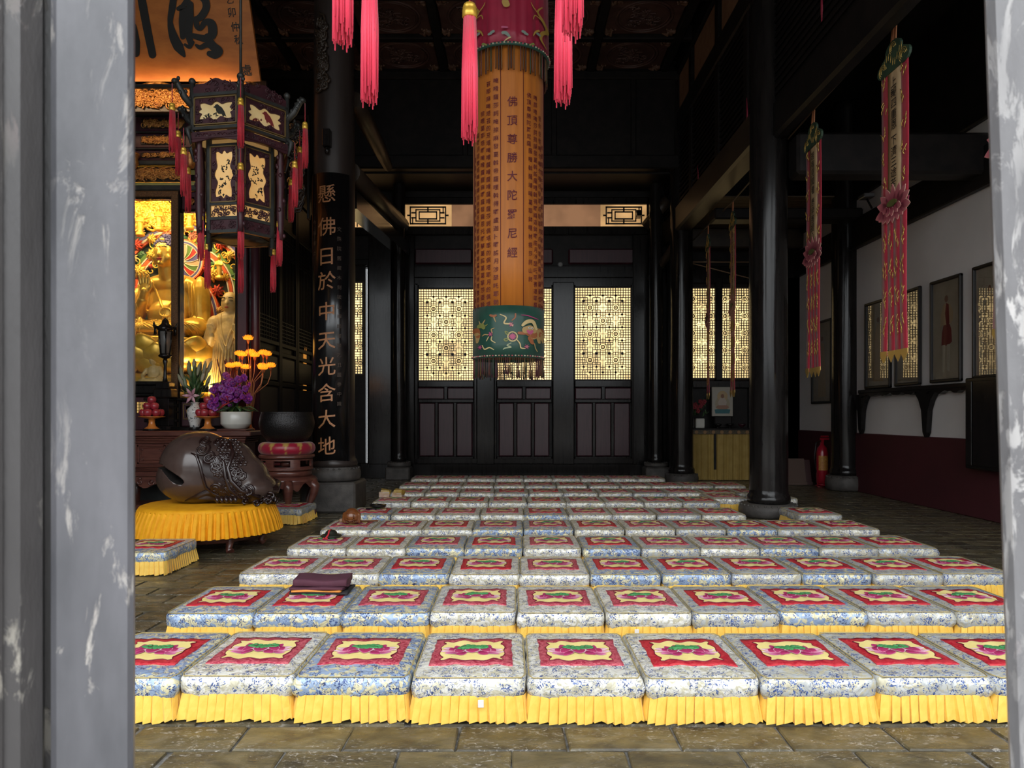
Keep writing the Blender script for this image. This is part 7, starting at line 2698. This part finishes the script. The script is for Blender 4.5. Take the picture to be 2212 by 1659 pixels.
FXW = (470 - CX) / FPX * 8.0
q = lambda px, py: ((px - CX) / FPX * 7.64 - FXW, CAMZ - (py - HY) / FPX * 7.64 - FZ + .01)
sp_ = MB()
for px, py, r_, a0 in ((431, 953, .055, 1.0), (432, 972, .068, 2.0), (447, 990, .068, 3.0), (455, 955, .045, 0), (470, 965, .05, 2.5), (482, 985, .045, 1), (500, 995, .06, 4)):
    c = q(px, py)
    sp_.tube([fs(u, v, .006) for u, v in spiral(c, r_, 1.8, a0, 26)], .011, 5)
sp_.build('scroll_carving', M_fishc, fish)
fn = MB()
for k in range(22):
    t = k / 21
    A = q(418 + 38 * t, 981 + 8 * t); B = q(438 + 40 * t, 1020 + 6 * t); Cc = q(462 + 28 * t, 1060 + 8 * t); Dd = q(480 + 14 * t, 1082)
    fn.tube([fs(*A, .005), fs(*B, .006), fs(*Cc, .006), fs(*Dd, .005)], [.003, .007, .007, .004], 4)
for k in range(18):
    t = k / 17
    A = q(385 + 50 * t, 1086 - 26 * t); B = q(420 + 30 * t, 1080 - 14 * t); Cc = q(470, 1086 - 3 * t)
    fn.tube([fs(*A, .003), fs(*B, .004), fs(*Cc, .003)], [.003, .007, .004], 4)
fn.build('fin_carving', M_fishc, fish)
ed = MB()
ed.tube([fs(*q(*p), .008) for p in ((412, 979), (424, 985), (432, 1005), (437, 1030), (440, 1052), (452, 1068), (480, 1082), (530, 1090))], [.006, .016, .018, .018, .016, .016, .014, .005], 6)
ed.tube([fs(*q(*p), .008) for p in ((466, 985), (478, 1000), (482, 1030), (490, 1058), (508, 1078), (535, 1092))], [.006, .018, .022, .022, .018, .006], 6)
ed.tube([fs(*q(*p), .01) for p in ((478, 960), (492, 985), (486, 1012), (494, 1040), (512, 1062), (545, 1078))], [.02, .026, .02, .028, .03, .03], 6)
ed.build('fin_edges', M_fishc, fish)
sc = MB()
for i in range(11):
    for j in range(6):
        px = 450 + j * 7 + i * 3.0 + (3 if i % 2 else 0); py = 952 + i * 5.5
        p = fs(*q(px, py), .001)
        sc.ell(p, (.021, .012, .017), 7, 5)
tag(sc.build('scale_carving', M_fishc, fish), kind='stuff')
dr = MB()
scrolls(dr, lambda u, v, l: fs(u, v, l * .15 - .002), .04, .50, .03, .66, 95, .03, .07, .014, rr, inside=lambda u, v: v < .72 - 1.05 * u and fs(u, v).y < -.06)
for k in range(26):
    u = rr.uniform(.40, .66); a_ = rr.uniform(0, 6.28)
    cpt = Vector((u, rr.uniform(-.26, .12), rr.uniform(.04, .20 - .12 * (u - .4) / .26)))
    pts = spiral((0, 0), rr.uniform(.035, .06), 1.3, a_, 9)
    dr.tube([cpt + Vector((x_, -.02 * (i_ % 3), z_)) for i_, (x_, z_) in enumerate(pts)], [.014] * 9 + [.005], 5)
for k in range(5):
    p = Vector((.16 + .045 * k, -.40 + .01 * k, .06)); dr.tube([p + Vector((0, 0, .05)), p + Vector((.02, -.05, .04)), p + Vector((.03, -.06, .0))], [.022, .026, .01], 6)
dr.tube([(.30, -.2, .28), (.48, -.1, .16), (.62, .05, .14), (.60, .2, .20), (.45, .25, .3)], [.06, .07, .07, .06, .03], 8)
tag(dr.build('dragon_tail', M_fishc, fish), kind='stuff')

# ------------------------------------------------------------------ small things on the cushions


def on_cush(r, i): return CUSH[r, i].location


c = on_cush(1, 1)
rb = thing('folded_robe', 'folded maroon robe with black and orange cloth on a cushion', 'robe', (c.x + .02, c.y + .16, HT + .020))
M_robe = mat('maroon_cloth', (.085, .022, .040), .8, col2=(.07, .018, .033), nscale=10, bump=.1, bscale=60)
M_blk = mat('black_cloth', (.018, .017, .019), .8)
M_orc = mat('orange_cloth', (.75, .28, .05), .7)


def slab_cloth(x0, x1, y0, y1, z0, z1, seed):
    rr_ = random.Random(seed); q_ = MB(); q_.sm = True
    ph = [rr_.uniform(0, 6) for _ in range(3)]

    def f(u, v):
        a = 2 * pi * v
        ex = (abs(cos(a)) ** .35) * (1 if cos(a) > 0 else -1); ez = (abs(sin(a)) ** .35) * (1 if sin(a) > 0 else -1)
        y = (y0 + y1) / 2 + (y1 - y0) / 2 * ex + .006 * sin(5 * u + ph[0]); z = (z0 + z1) / 2 + (z1 - z0) / 2 * ez + (.005 * sin(7 * u + ph[1]) if ez > 0 else 0)
        return (x0 + (x1 - x0) * u + .012 * sin(3 * y * 8 + ph[2]), y, max(z0, z))
    ids = q_.grid(16, 28, f, cv=True)
    q_.F([r_[0] for r_ in ids][::-1], False); q_.F([r_[-1] for r_ in ids], False)
    return q_


slab_cloth(-.20, .205, -.13, .12, .0, .024, 1).build('black_layer', M_blk, rb)
slab_cloth(-.17, .17, -.14, .0, .020, .032, 2).build('orange_edge', M_orc, rb)
slab_cloth(-.185, .185, -.125, .12, .030, .050, 3).build('maroon_fold', M_robe, rb)
slab_cloth(-.175, .20, -.10, .13, .046, .098, 4).build('maroon_roll', M_robe, rb)

c = on_cush(3, 0)
ch_ = thing('hand_cymbal', 'dark bronze hand cymbal with red ribbon on a cushion', 'cymbal', (c.x + .03, c.y + .12, HT + .026))
MB().lathe([(.105, .012), (.108, .018), (.095, .026), (.062, .036), (.055, .055), (.035, .072), (.0, .076), (.0, .068), (.05, .03), (.1, .012)], 32).build('disc', mat('dark_bronze_cymbal', (.035, .038, .028), .35, metal=.5), ch_)
MB().lathe([(.09, 0), (.1, .012), (0, .012)], 24).build('pad', M_blk, ch_)
rbn = MB().tube([(0, 0, .078), (-.01, -.04, .068), (-.01, -.075, .036), (-.02, -.115, .014), (-.02, -.13, .003)], [.008, .009, .009, .011, .013], 6)
for k in range(3): rbn.ell((-.045 + .018 * k, -.125, .008), .009, 6, 5)
rbn.build('red_ribbon', mat('red_ribbon_cloth', (.55, .03, .04), .6), ch_)

c = on_cush(4, 0)
sf = thing('small_wooden_fish', 'small brown carved wooden fish on a cushion', 'drum', (c.x + .02, c.y - .10, HT + .028))
M_bw = mat('amber_brown_wood', (.20, .065, .018), .3, col2=(.13, .04, .012), nscale=12, coat=.4)
m = MB(); m.ell((0, 0, .085), (.098, .09, .085), 18, 12); m.ell((0, .0, .13), (.07, .07, .05), 14, 10)
for sx in (-1, 1): m.cap((sx * .08, -.02, .11), (sx * .085, -.03, .03), .025, .02, 8)
put('body', fuse(m, .008, 2), M_bw, sf)
q_ = MB()
for k in range(8): q_.tube([(-.07 + .02 * k, -.088 + .01 * abs(k - 3.5) * .6, .02), (-.07 + .02 * k, -.085 + .012 * abs(k - 3.5) * .6, .05)], .006, 5)
for sx in (-1, 1): q_.tube([(sx * (.035 + u * .0), -.08, .10 + v) for u, v in ((0, -.03), (0, 0), (0, .03))], .008, 5)
q_.tube([(-.05, -.088, .06), (0, -.100, .045), (.05, -.088, .06)], .007, 5)
q_.build('carving', M_bw, sf)
ml = thing('fish_mallet', 'thin wooden mallet lying beside the small wooden fish', 'mallet', (c.x + .04, c.y + .06, HT + .035))
MB().tube([(-.16, 0, 0), (.24, .02, 0)], .009, 8).build('handle', M_bw, ml)
MB().ell((-.18, 0, .008), (.03, .024, .024), 10, 8).build('head', mat('pale_wood_knob', (.35, .22, .14), .5), ml)

c = on_cush(5, 0)
bw = thing('black_bowl', 'flat black lidded bowl on a cushion near the couplet column', 'bowl', (c.x + .03, c.y + .16, HT + .02))
MB().lathe([(.06, 0), (.10, .015), (.115, .045), (.11, .05), (.0, .055)], 24).build('bowl', M_black, bw)
st_ = thing('black_striker', 'short black striker lying before the black bowl', 'striker', (c.x - .02, c.y + .0, HT + .03))
MB().tube([(-.08, .03, 0), (.06, -.03, .0)], [.010, .016], 8).build('rod', M_black, st_)
c = on_cush(6, 0)
M_card = mat('wrapped_card', (.55, .46, .36), .6, col2=(.45, .25, .18), nscale=14)
M_yell = mat('yellow_wrap', (.45, .30, .05), .4, col2=(.30, .17, .03), nscale=20)
for k, (dx, dy, rz, lab) in enumerate(((-.19, .20, .1, 'small wrapped box with yellow top, left of the pair'), (.02, .18, -.25, 'small crumpled box in yellow film, right of the pair'))):
    t_ = thing('wrapped_box', lab, 'box', (c.x + dx, c.y + dy, HT + .014), rz, 'wrapped boxes on a cushion')
    MB().bev(-.085, .075, -.06, .06, 0, .085 if k == 0 else .075, .008).build('box', M_card, t_)
    w_ = MB(); w_.hexa([(-.06, -.063, .05), (.082, -.063, .05), (.08, .05, .03), (-.06, .062, .07), (-.05, -.05, .115), (.07, -.04, .12 if k else .10), (.10, .05, .10), (-.05, .05, .13)]); w_.build('wrapping', M_yell, t_)

# white paper tags on two front skirts
for (r, i, dx, lab) in ((0, 3, .06, 'small white paper tag on the front skirt left of centre'), (1, 5, -.09, 'small white paper tag on a second-row skirt')):
    c = on_cush(r, i)
    o = MB().bev(-.014, .014, -.003, .0, 0, .036, .001).build('paper_tag', mat('white_paper', (.75, .70, .66), .8), None, (c.x + dx, c.y - D / 2 - .026, ZS - .038))
    tag(o, lab, 'tag')

# ------------------------------------------------------------------ right wall: pictures, shelf, cabinet
M_pframe = mat('black_picture_frame', (.014, .012, .012), .4)
M_silk = mat('aged_silk_painting', (.42, .36, .27), .7, col2=(.34, .29, .21), nscale=3)
M_red_robe = mat('painted_red_robe', (.20, .035, .03), .8); M_tan_robe = mat('painted_tan_robe', (.46, .34, .20), .8); M_skin = mat('painted_skin', (.26, .14, .09), .8); M_pale_robe = mat('painted_pale_robe', (.50, .44, .34), .8)


def wpy(px): return XR * FPX / (px - CX)


def picture(pa, pb, z0, z1, lab, kind, turn=0.0):
    ya, yb = wpy(pa), wpy(pb)              # ya far, yb near
    t_ = thing('framed_picture', lab, 'picture', (XR - .004 - abs(turn) * .38, (ya + yb) / 2, z0), -pi / 2 + turn, 'framed pictures on the white wall')
    w_, h_ = (ya - yb), z1 - z0
    f = MB()
    for q_ in ((-w_ / 2, -w_ / 2 + .05, 0, h_), (w_ / 2 - .05, w_ / 2, 0, h_), (-w_ / 2, w_ / 2, 0, .05), (-w_ / 2, w_ / 2, h_ - .05, h_)):
        f.bev(q_[0], q_[1], -.055, 0, q_[2], q_[3], .012)
    f.build('frame', M_pframe, t_)
    p_ = MB().box(-w_ / 2 + .04, w_ / 2 - .04, -.018, -.004, .04, h_ - .04).build('painting', M_silk, t_)
    P_ = lambda pts, m_, nm, l: MB().prism([(a * w_, b * h_) for a, b in pts], lambda u, v, s_: (u, -s_, v), .018, .018 + l).build(nm, m_, p_)
    if kind:
        P_([(-.16, .36), (-.10, .34), (.10, .36), (.18, .38), (.16, .50), (.10, .56), (-.08, .56), (-.14, .48)], M_red_robe, 'painted_skirt', .001)
        P_([(-.20, .52), (-.14, .55), (.12, .55), (.20, .58), (.22, .66), (.12, .74), (.0, .76), (-.10, .74), (-.18, .66)], M_tan_robe, 'painted_shawl', .0014)
        P_([(.02, .50), (.10, .56), (.08, .74), (.0, .76), (-.04, .66)], M_red_robe, 'painted_sash', .0018)
        P_([(.0 + .055 * cos(k * .5236), .80 + .033 * sin(k * .5236)) for k in range(12)], M_skin, 'painted_head', .002)
        P_([(-.12, .10), (-.06, .09), (-.03, .36), (-.13, .36)], M_pale_robe, 'painted_leg', .0012); P_([(.03, .11), (.10, .10), (.12, .36), (.02, .36)], M_pale_robe, 'painted_leg', .0012)
    else:
        P_([(-.2, .08), (.2, .08), (.16, .5), (.1, .72), (-.06, .74), (-.18, .5)], M_tan_robe, 'painted_robe', .001); P_([(.0 + .05 * cos(k * .5236), .78 + .03 * sin(k * .5236)) for k in range(12)], M_skin, 'painted_head', .0016)
    MB().box(-w_ / 2 + .045, w_ / 2 - .045, -.028, -.025, .045, h_ - .045).build('glass', M_glass, t_)


picture(1873, 1928, 1.96, 3.56, 'framed figure painting farthest back, behind the large red streamer', 0)
picture(1938, 1998, 1.97, 3.57, 'framed painting mirroring the lattice window, second of the row', 0, -.05)
picture(2015, 2082, 1.98, 3.58, 'framed painting of a standing monk in red skirt', 1)
picture(2107, 2178, 1.99, 3.60, 'framed painting partly hidden by the right door leaf', 0)
picture(1757, 1800, 1.72, 3.5, 'tall framed picture in the far corner behind the wall column', 0)

sh_ = thing('wall_shelf', 'black carved bracket shelf under the framed pictures', 'shelf', (XR, 11.6, 1.95))
WI = Matrix.Translation(-sh_.location)
ya, yb = 13.4, 9.2
def wp(nm, mb, m_):
    o = mb.build(nm, m_, sh_); o.matrix_parent_inverse = WI
wp('board', MB().bev(XR - .14, XR, yb, ya, 1.88, 1.945, .01), M_black)
n = 60
pts = [(ya, 1.88)] + [(ya + (yb - ya) * i / n, 1.83 - .02 * sin(i * 1.1) - .012 * sin(i * 2.3)) for i in range(n + 1)] + [(yb, 1.88)]
wp('carved_edge', MB().prism(pts, lambda u, v, w_: (w_, u, v), XR - .12, XR - .03), M_black)
for y in (wpy(2010), wpy(1868)):
    q_ = MB().prism([(y - .30, 1.86), (y - .17, 1.72), (y - .09, 1.55), (y - .05, 1.2), (y, 1.12), (y + .05, 1.2), (y + .09, 1.55), (y + .17, 1.72), (y + .30, 1.86)], lambda u, v, w_: (w_, u, v), XR - .10, XR - .02)
    wp('bracket', q_, M_black)
cb_ = thing('wall_cabinet', 'flat black wall cabinet at the right door leaf', 'cabinet', (XR, 9.75, .72))
MB().bev(-.22, -.04, -.55, .35, 0, 1.28, .012).build('body', M_black, cb_)
MB().bev(-.235, -.22, -.50, .16, .05, 1.23, .006).build('door', M_black, cb_)
MB().bev(-.235, -.22, .19, .32, .05, 1.23, .006).build('side_panel', M_black, cb_)
MB().ell((-.24, -.40, .60), (.012, .012, .03), 8, 6).build('knob', M_langold, cb_)

# fire extinguisher, leaning boards, fitting on the beam
fe = thing('fire_extinguisher', 'red fire extinguisher on the floor beside the wall column', 'extinguisher', (ax(1776, 14.62), 14.62, 0))
M_ext = mat('extinguisher_red', (.36, .010, .025), .3, coat=.3)
MB().lathe([(.10, .06), (.115, .08), (.115, .70), (.09, .80), (.04, .86), (.03, .92), (0, .92)], 24).build('cylinder', M_ext, fe)
lb = MB(); lb.grid(10, 1, lambda u, v: (.1165 * cos(-2.6 + 1.9 * u), .1165 * sin(-2.6 + 1.9 * u), .34 + .30 * v)); lb.build('label', mat('yellow_label', (.55, .30, .06), .5, col2=(.40, .12, .03), nscale=30), fe)
MB().bev(-.03, .03, -.03, .03, .9, .97, .008).bev(-.05, .14, -.015, .015, .96, 1.0, .005).bev(-.03, .13, -.012, .012, 1.02, 1.05, .005).build('valve', M_ext, fe)
MB().tube([(-.03, 0, .94), (-.13, 0, .90), (-.16, 0, .6), (-.14, -.03, .3)], .012, 6).build('hose', M_black, fe)
q_ = MB()
for sx in (-1, 1): q_.tube([(sx * .09, -.06, .30), (sx * .14, -.10, .04), (sx * .16, -.16, .008)], .008, 5); q_.tube([(sx * .16, -.16, .008), (-.16 * sx * 0, -.16, .008)], .008, 5)
q_.tube([(-.12, .05, .02), (.12, .05, .02)], .01, 5); q_.lathe([(.1, .02), (.1, .06), (0, .06)], 16)
q_.build('cradle', M_ext, fe)
for k, (px, w_, h_, m_, lab) in enumerate(((1722, .40, .55, mat('brown_board', (.10, .06, .045), .7), 'brown board leaning at the wall behind the big column'), (1746, .22, .52, mat('dark_maroon_board', (.05, .016, .016), .6), 'dark maroon board leaning beside the fire extinguisher'))):
    t_ = thing('leaning_board', lab, 'board', (ax(px, 14.9), 14.9 + .06 * k, 0), 0)
    q_ = MB(); q_.hexa([(-w_ / 2, 0, 0.005), (w_ / 2, 0, 0.005), (w_ / 2, .03, 0.005), (-w_ / 2, .03, 0.005), (-w_ / 2, .14, h_), (w_ / 2, .14, h_), (w_ / 2, .17, h_), (-w_ / 2, .17, h_)]); q_.build('panel', m_, t_)
    q_ = MB(); q_.hexa([(-w_ / 2 - .01, -.012, 0.005), (w_ / 2 + .01, -.012, 0.005), (w_ / 2 + .01, .0, 0.005), (-w_ / 2 - .01, .0, 0.005), (-w_ / 2 - .01, -.004, .06), (w_ / 2 + .01, -.004, .06), (w_ / 2 + .01, .012, .06), (-w_ / 2 - .01, .012, .06)]); q_.build('batten', m_, t_)
ft = thing('beam_floodlight', 'small grey floodlight fixed on the wall beam', 'light', (XR - .22, wpy(1898), 5.42))
MB().bev(-.10, .10, -.12, .12, .0, .07, .012).build('housing', mat('grey_metal', (.22, .22, .23), .4, metal=.4), ft)
MB().tube([(.0, 0, 0), (.10, 0, -.18)], .02, 6).build('bracket', M_dark, ft)
cm_ = thing('security_camera', 'small dark camera hanging at the right end of the transom strip', 'camera', (bx(1376), YB - .18, bz(468)))
MB().bev(-.06, .06, -.16, .10, -.06, .06, .015).build('housing', M_black, cm_)
MB().tube([(0, .08, .03), (0, .17, .14)], .02, 6).build('arm', M_black, cm_)
cs = thing('wall_clock', 'small round dial on the rail above the right lattice door', 'dial', (bx(1210), YB - .04, bz(572)))
MB().tube([(0, .02, 0), (0, -.01, 0)], .06, 16).build('case', M_lanframe, cs)
MB().tube([(0, -.011, 0), (0, -.016, 0)], .042, 16).build('face', mat('dull_dial', (.20, .19, .18), .4), cs)
for px, py, L, Y in ((1774, -30, .40, 8.0), (1613, 212, .38, 10.56), (1507, 356, .34, 13.35)):
    o = MB().tube([P(px, py, Y), P(px + 1, py, Y) - Vector((0, 0, L * .6)), P(px + 1, py, Y) - Vector((0, 0, L))], [.01, .028, .012], 6, flat=.4).build('red_ribbon', mat('dim_red_ribbon', (.25, .015, .04), .6))
    tag(o, {1774: 'red ribbon hanging from the beam at the top edge', 1613: 'red ribbon on the slatted screen just left of the big column', 1507: 'short red ribbon far back on the slatted screen'}[px], 'ribbon')

# ------------------------------------------------------------------ side altar at the back right
SAY = 15.95
sa = thing('side_altar_table', 'side altar table under a pleated yellow cloth', 'table', (ax(1568, SAY), SAY + .25, 0))
SAI = Matrix.Translation(-sa.location)
def sap(nm, mb, m_):
    o = mb.build(nm, m_, sa); o.matrix_parent_inverse = SAI
    return o
za = lambda py: az(py, SAY)
xa, xb = ax(1496, SAY), ax(1652, SAY)
sap('top', MB().bev(xa, xb, SAY - .03, SAY + .50, za(930), za(925), .01), M_dark)
sap('valance', MB().bev(xa, xb, SAY - .03, SAY - .005, za(938), za(929), .004), mat('black_brocade', (.03, .025, .015), .5, col2=(.12, .08, .03), nscale=30))
q_ = MB()
for k in range(9): q_.lathe([(.045, 0), (.03, .012), (0, .015)], 10, (0, 0, 0)) if False else q_.tube([(xa + .08 + k * .19, SAY - .03, za(933.5)), (xa + .08 + k * .19, SAY - .042, za(933.5))], .04, 10)
sap('roundels', q_, mat('tan_roundel', (.28, .15, .06), .6))
q_ = MB(); q_.sm = True
pl_ = lambda u: .022 * sin(u * 2 * pi * 9) + .012 * sin(u * 2 * pi * 23 + 1)
A = q_.grid(120, 4, lambda u, v: (xa + (xb - xa) * u, SAY + .0 + pl_(u) * (1 - v * .6), .012 + (za(937) - .012) * v))
B = q_.grid(120, 4, lambda u, v: (xa + (xb - xa) * u, SAY + .012 + pl_(u) * (1 - v * .6), .012 + (za(937) - .012) * v), flip=True)
sap('yellow_cloth', q_, mat('mustard_cloth', (.40, .27, .07), .7, col2=(.34, .22, .05), nscale=6))
sap('dark_ribbon', MB().bev(ax(1541, SAY), ax(1546, SAY), SAY - .05, SAY - .035, za(1014), za(937), .003), M_dark)
for x in (xa + .06, xb - .06):
    sap('leg', MB().bev(x - .03, x + .03, SAY + .08, SAY + .42, 0, za(930), .01), M_dark)
bp = thing('icon_picture', 'framed print of a seated haloed figure on the side altar', 'picture', (ax(1560, 16.25), 16.25, az(925, SAY)))
hh = az(836, 16.25) - bp.location.z; h0 = az(899, 16.25) - bp.location.z
MB().bev(-.24, .24, -.02, .02, h0, hh, .006).build('print', mat('pale_print', (.42, .39, .33), .6), bp)
MB().bev(-.2, .2, -.08, .08, 0, h0, .02).build('riser', M_dark, bp)
F_ = lambda pts, m_, nm, l: MB().prism(pts, lambda u, v, w_: (u, -w_, v), .02, .02 + l).build(nm, m_, bp)
hc = h0 + .46
F_([(.12 * cos(k * .3927), hc + .12 * sin(k * .3927)) for k in range(16)], mat('print_halo', (.50, .36, .20), .7), 'printed_halo', .001)
F_([(.17 * cos(k * .3927), h0 + .28 + .19 * sin(k * .3927)) for k in range(16)], mat('print_aura', (.40, .34, .24), .7), 'printed_aura', .0007)
F_([(-.07, h0 + .2), (.07, h0 + .2), (.1, h0 + .32), (.05, h0 + .42), (-.05, h0 + .42), (-.1, h0 + .32)], mat('print_robe', (.50, .42, .36), .7), 'printed_robe', .002)
F_([(-.16, h0 + .2), (-.08, h0 + .16), (.08, h0 + .16), (.16, h0 + .2), (.1, h0 + .25), (-.1, h0 + .25)], mat('print_skirt', (.36, .20, .14), .7), 'printed_skirt', .0024)
F_([(.04 * cos(k * .7854), hc + .0 + .05 * sin(k * .7854)) for k in range(8)], M_skin, 'printed_head', .003)
F_([(-.16, h0 + .06), (.16, h0 + .06), (.18, h0 + .15), (.0, h0 + .18), (-.18, h0 + .15)], mat('print_throne', (.05, .16, .18), .7), 'printed_throne', .0016)
fp_ = thing('potted_plant', 'white pot of red flowers on the side altar', 'plant', (ax(1512, SAY + .1), SAY + .15, az(925, SAY)))
MB().bev(-.10, .10, -.09, .09, .0, .22, .015).build('pot', MATS['white_glaze'], fp_)
rr = random.Random(31)
for k in range(26):
    p = Vector((rr.uniform(-.16, .16), rr.uniform(-.12, .1), rr.uniform(.24, .55)))
    o = put('leaf', lf, None, fp_, p); o.rotation_euler = (rr.uniform(.3, 1.4), rr.uniform(-.5, .5), rr.uniform(0, 6.3)); o.scale = (.8, .8, .6)
for k in range(9):
    q_ = MB()
    for j in range(5): q_.ell((.03 * cos(j * 1.257), -.01, .03 * sin(j * 1.257)), (.026, .012, .026), 6, 5)
    q_.build('blossom', mat('dark_red_blossom', (.25, .02, .03), .6), fp_, (rr.uniform(-.15, .15), rr.uniform(-.16, -.05), rr.uniform(.38, .62)))
for k in range(3):
    t_ = thing('offering_bowl', ['small dark offering bowl left of the icon print', 'small dark offering bowl before the icon print', 'small reddish offering bowl right of the icon print'][k], 'bowl', (ax(1550 + k * 26, SAY + .1), SAY + .08, az(925, SAY)))
    MB().lathe([(.03, 0), (.035, .03), (.08, .07), (.085, .10), (.07, .09), (0, .05)], 16).build('bowl', M_maroon if k == 2 else M_black, t_)
    MB().lathe([(.045, 0), (.03, .02), (.02, .03)], 12).build('foot', M_black, t_)

# ------------------------------------------------------------------ weathered door leaves right before the camera
def weathered(name, a, b, chip, thr=.60, sc=9.0):
    m_ = bpy.data.materials.new(name); m_.use_nodes = True
    t = NT(m_); v = t.coord((1, 1, .28), False)
    base = t.ramp(t.noise(v, sc, 5, .6), [(.35, a), (.65, b)])
    f1 = t.noise(v, sc * 3.2, 7, .68, .6)
    msk = t.ramp(f1, [(thr, 0.0), (thr + .05, 1.0)])
    g_ = t.math('MULTIPLY', msk, t.ramp(t.noise(v, sc * .7, 2), [(.42, 0.0), (.58, 1.0)]))
    red = t.ramp(t.noise(v, sc * 1.7, 3), [(.60, chip), (.72, (.34, .22, .22))])
    t.link(t.mix(g_, base, red), t.b.inputs['Base Color'])
    t.b.inputs['Roughness'].default_value = .42
    t.bump(t.math('ADD', t.math('MULTIPLY', g_, -.6), t.noise(v, 30, 6, .7)), .35, .004)
    return m_


M_wdL = weathered('worn_grey_paint', (.050, .050, .056), (.125, .122, .134), (.40, .37, .34), .57)
M_wdD = weathered('worn_dark_paint', (.035, .032, .032), (.06, .055, .055), (.24, .22, .19), .56)
M_wdR = weathered('flaking_white_paint', (.13, .125, .13), (.20, .195, .20), (.46, .44, .43), .50, 16.0)
DY = .55
dx_ = lambda px: (px - CX) / FPX * DY
d1 = thing('door_4', 'worn grey door leaf close to the camera on the left', 'door', (dx_(288), DY, 0), radians(26.5), kind='structure')


def dl(nm, t0, t1, y0, y1, m_, par, b=.006, z0=.02, z1=3.3):
    return MB().bev(-t1, -t0, y0, y1, z0, z1, b).build(nm, m_, par)


dl('stile', 0, .0545, 0, .055, M_wdL, d1, .004)
dl('frame_post', .0600, .125, -.006, .06, M_wdD, d1, .012)
dl('rebate', .052, .063, .018, .05, M_wdD, d1, .003)
dl('bead', .082, .090, -.012, -.003, M_wdD, d1, .003)
dl('outer_leaf', .125, .42, .01, .05, M_wdD, d1, .008)
d2 = thing('door_5', 'flaking white-grey door leaf close to the camera on the right', 'door', (.4145, .5325, 0), kind='structure')
d2.rotation_euler = (0, radians(-1.53), radians(-33))
MB().bev(0, .075, 0, .055, .02, 3.3, .006).build('stile', M_wdR, d2)
MB().bev(.085, .42, .012, .05, .02, 3.3, .008).build('leaf_panel', M_wdR, d2)
MB().bev(.07, .09, .015, .045, .02, 3.3, .004).build('rebate', M_wdD, d2)

# unseen hall added across the courtyard to dim reflections and low sky light
oh = thing('wall_sky_blocker', 'long grey hall added behind the viewer to block low sky light', 'wall', (0, -20, 0), kind='structure')
MB().box(-32, 32, -.5, .5, -.2, 2.6).build('wall', mat('blocker_wall', (.20, .16, .13), .8), oh)
q_ = MB(); q_.hexa([(-33, 1.6, 2.4), (33, 1.6, 2.4), (33, -4, 2.4), (-33, -4, 2.4), (-32, -1.2, 4.2), (32, -1.2, 4.2), (32, -2, 4.2), (-32, -2, 4.2)]); q_.build('roof', mat('blocker_roof', (.09, .09, .095), .7), oh)
# ------------------------------------------------------------------ tidy up
bpy.data.objects.remove(_fo)
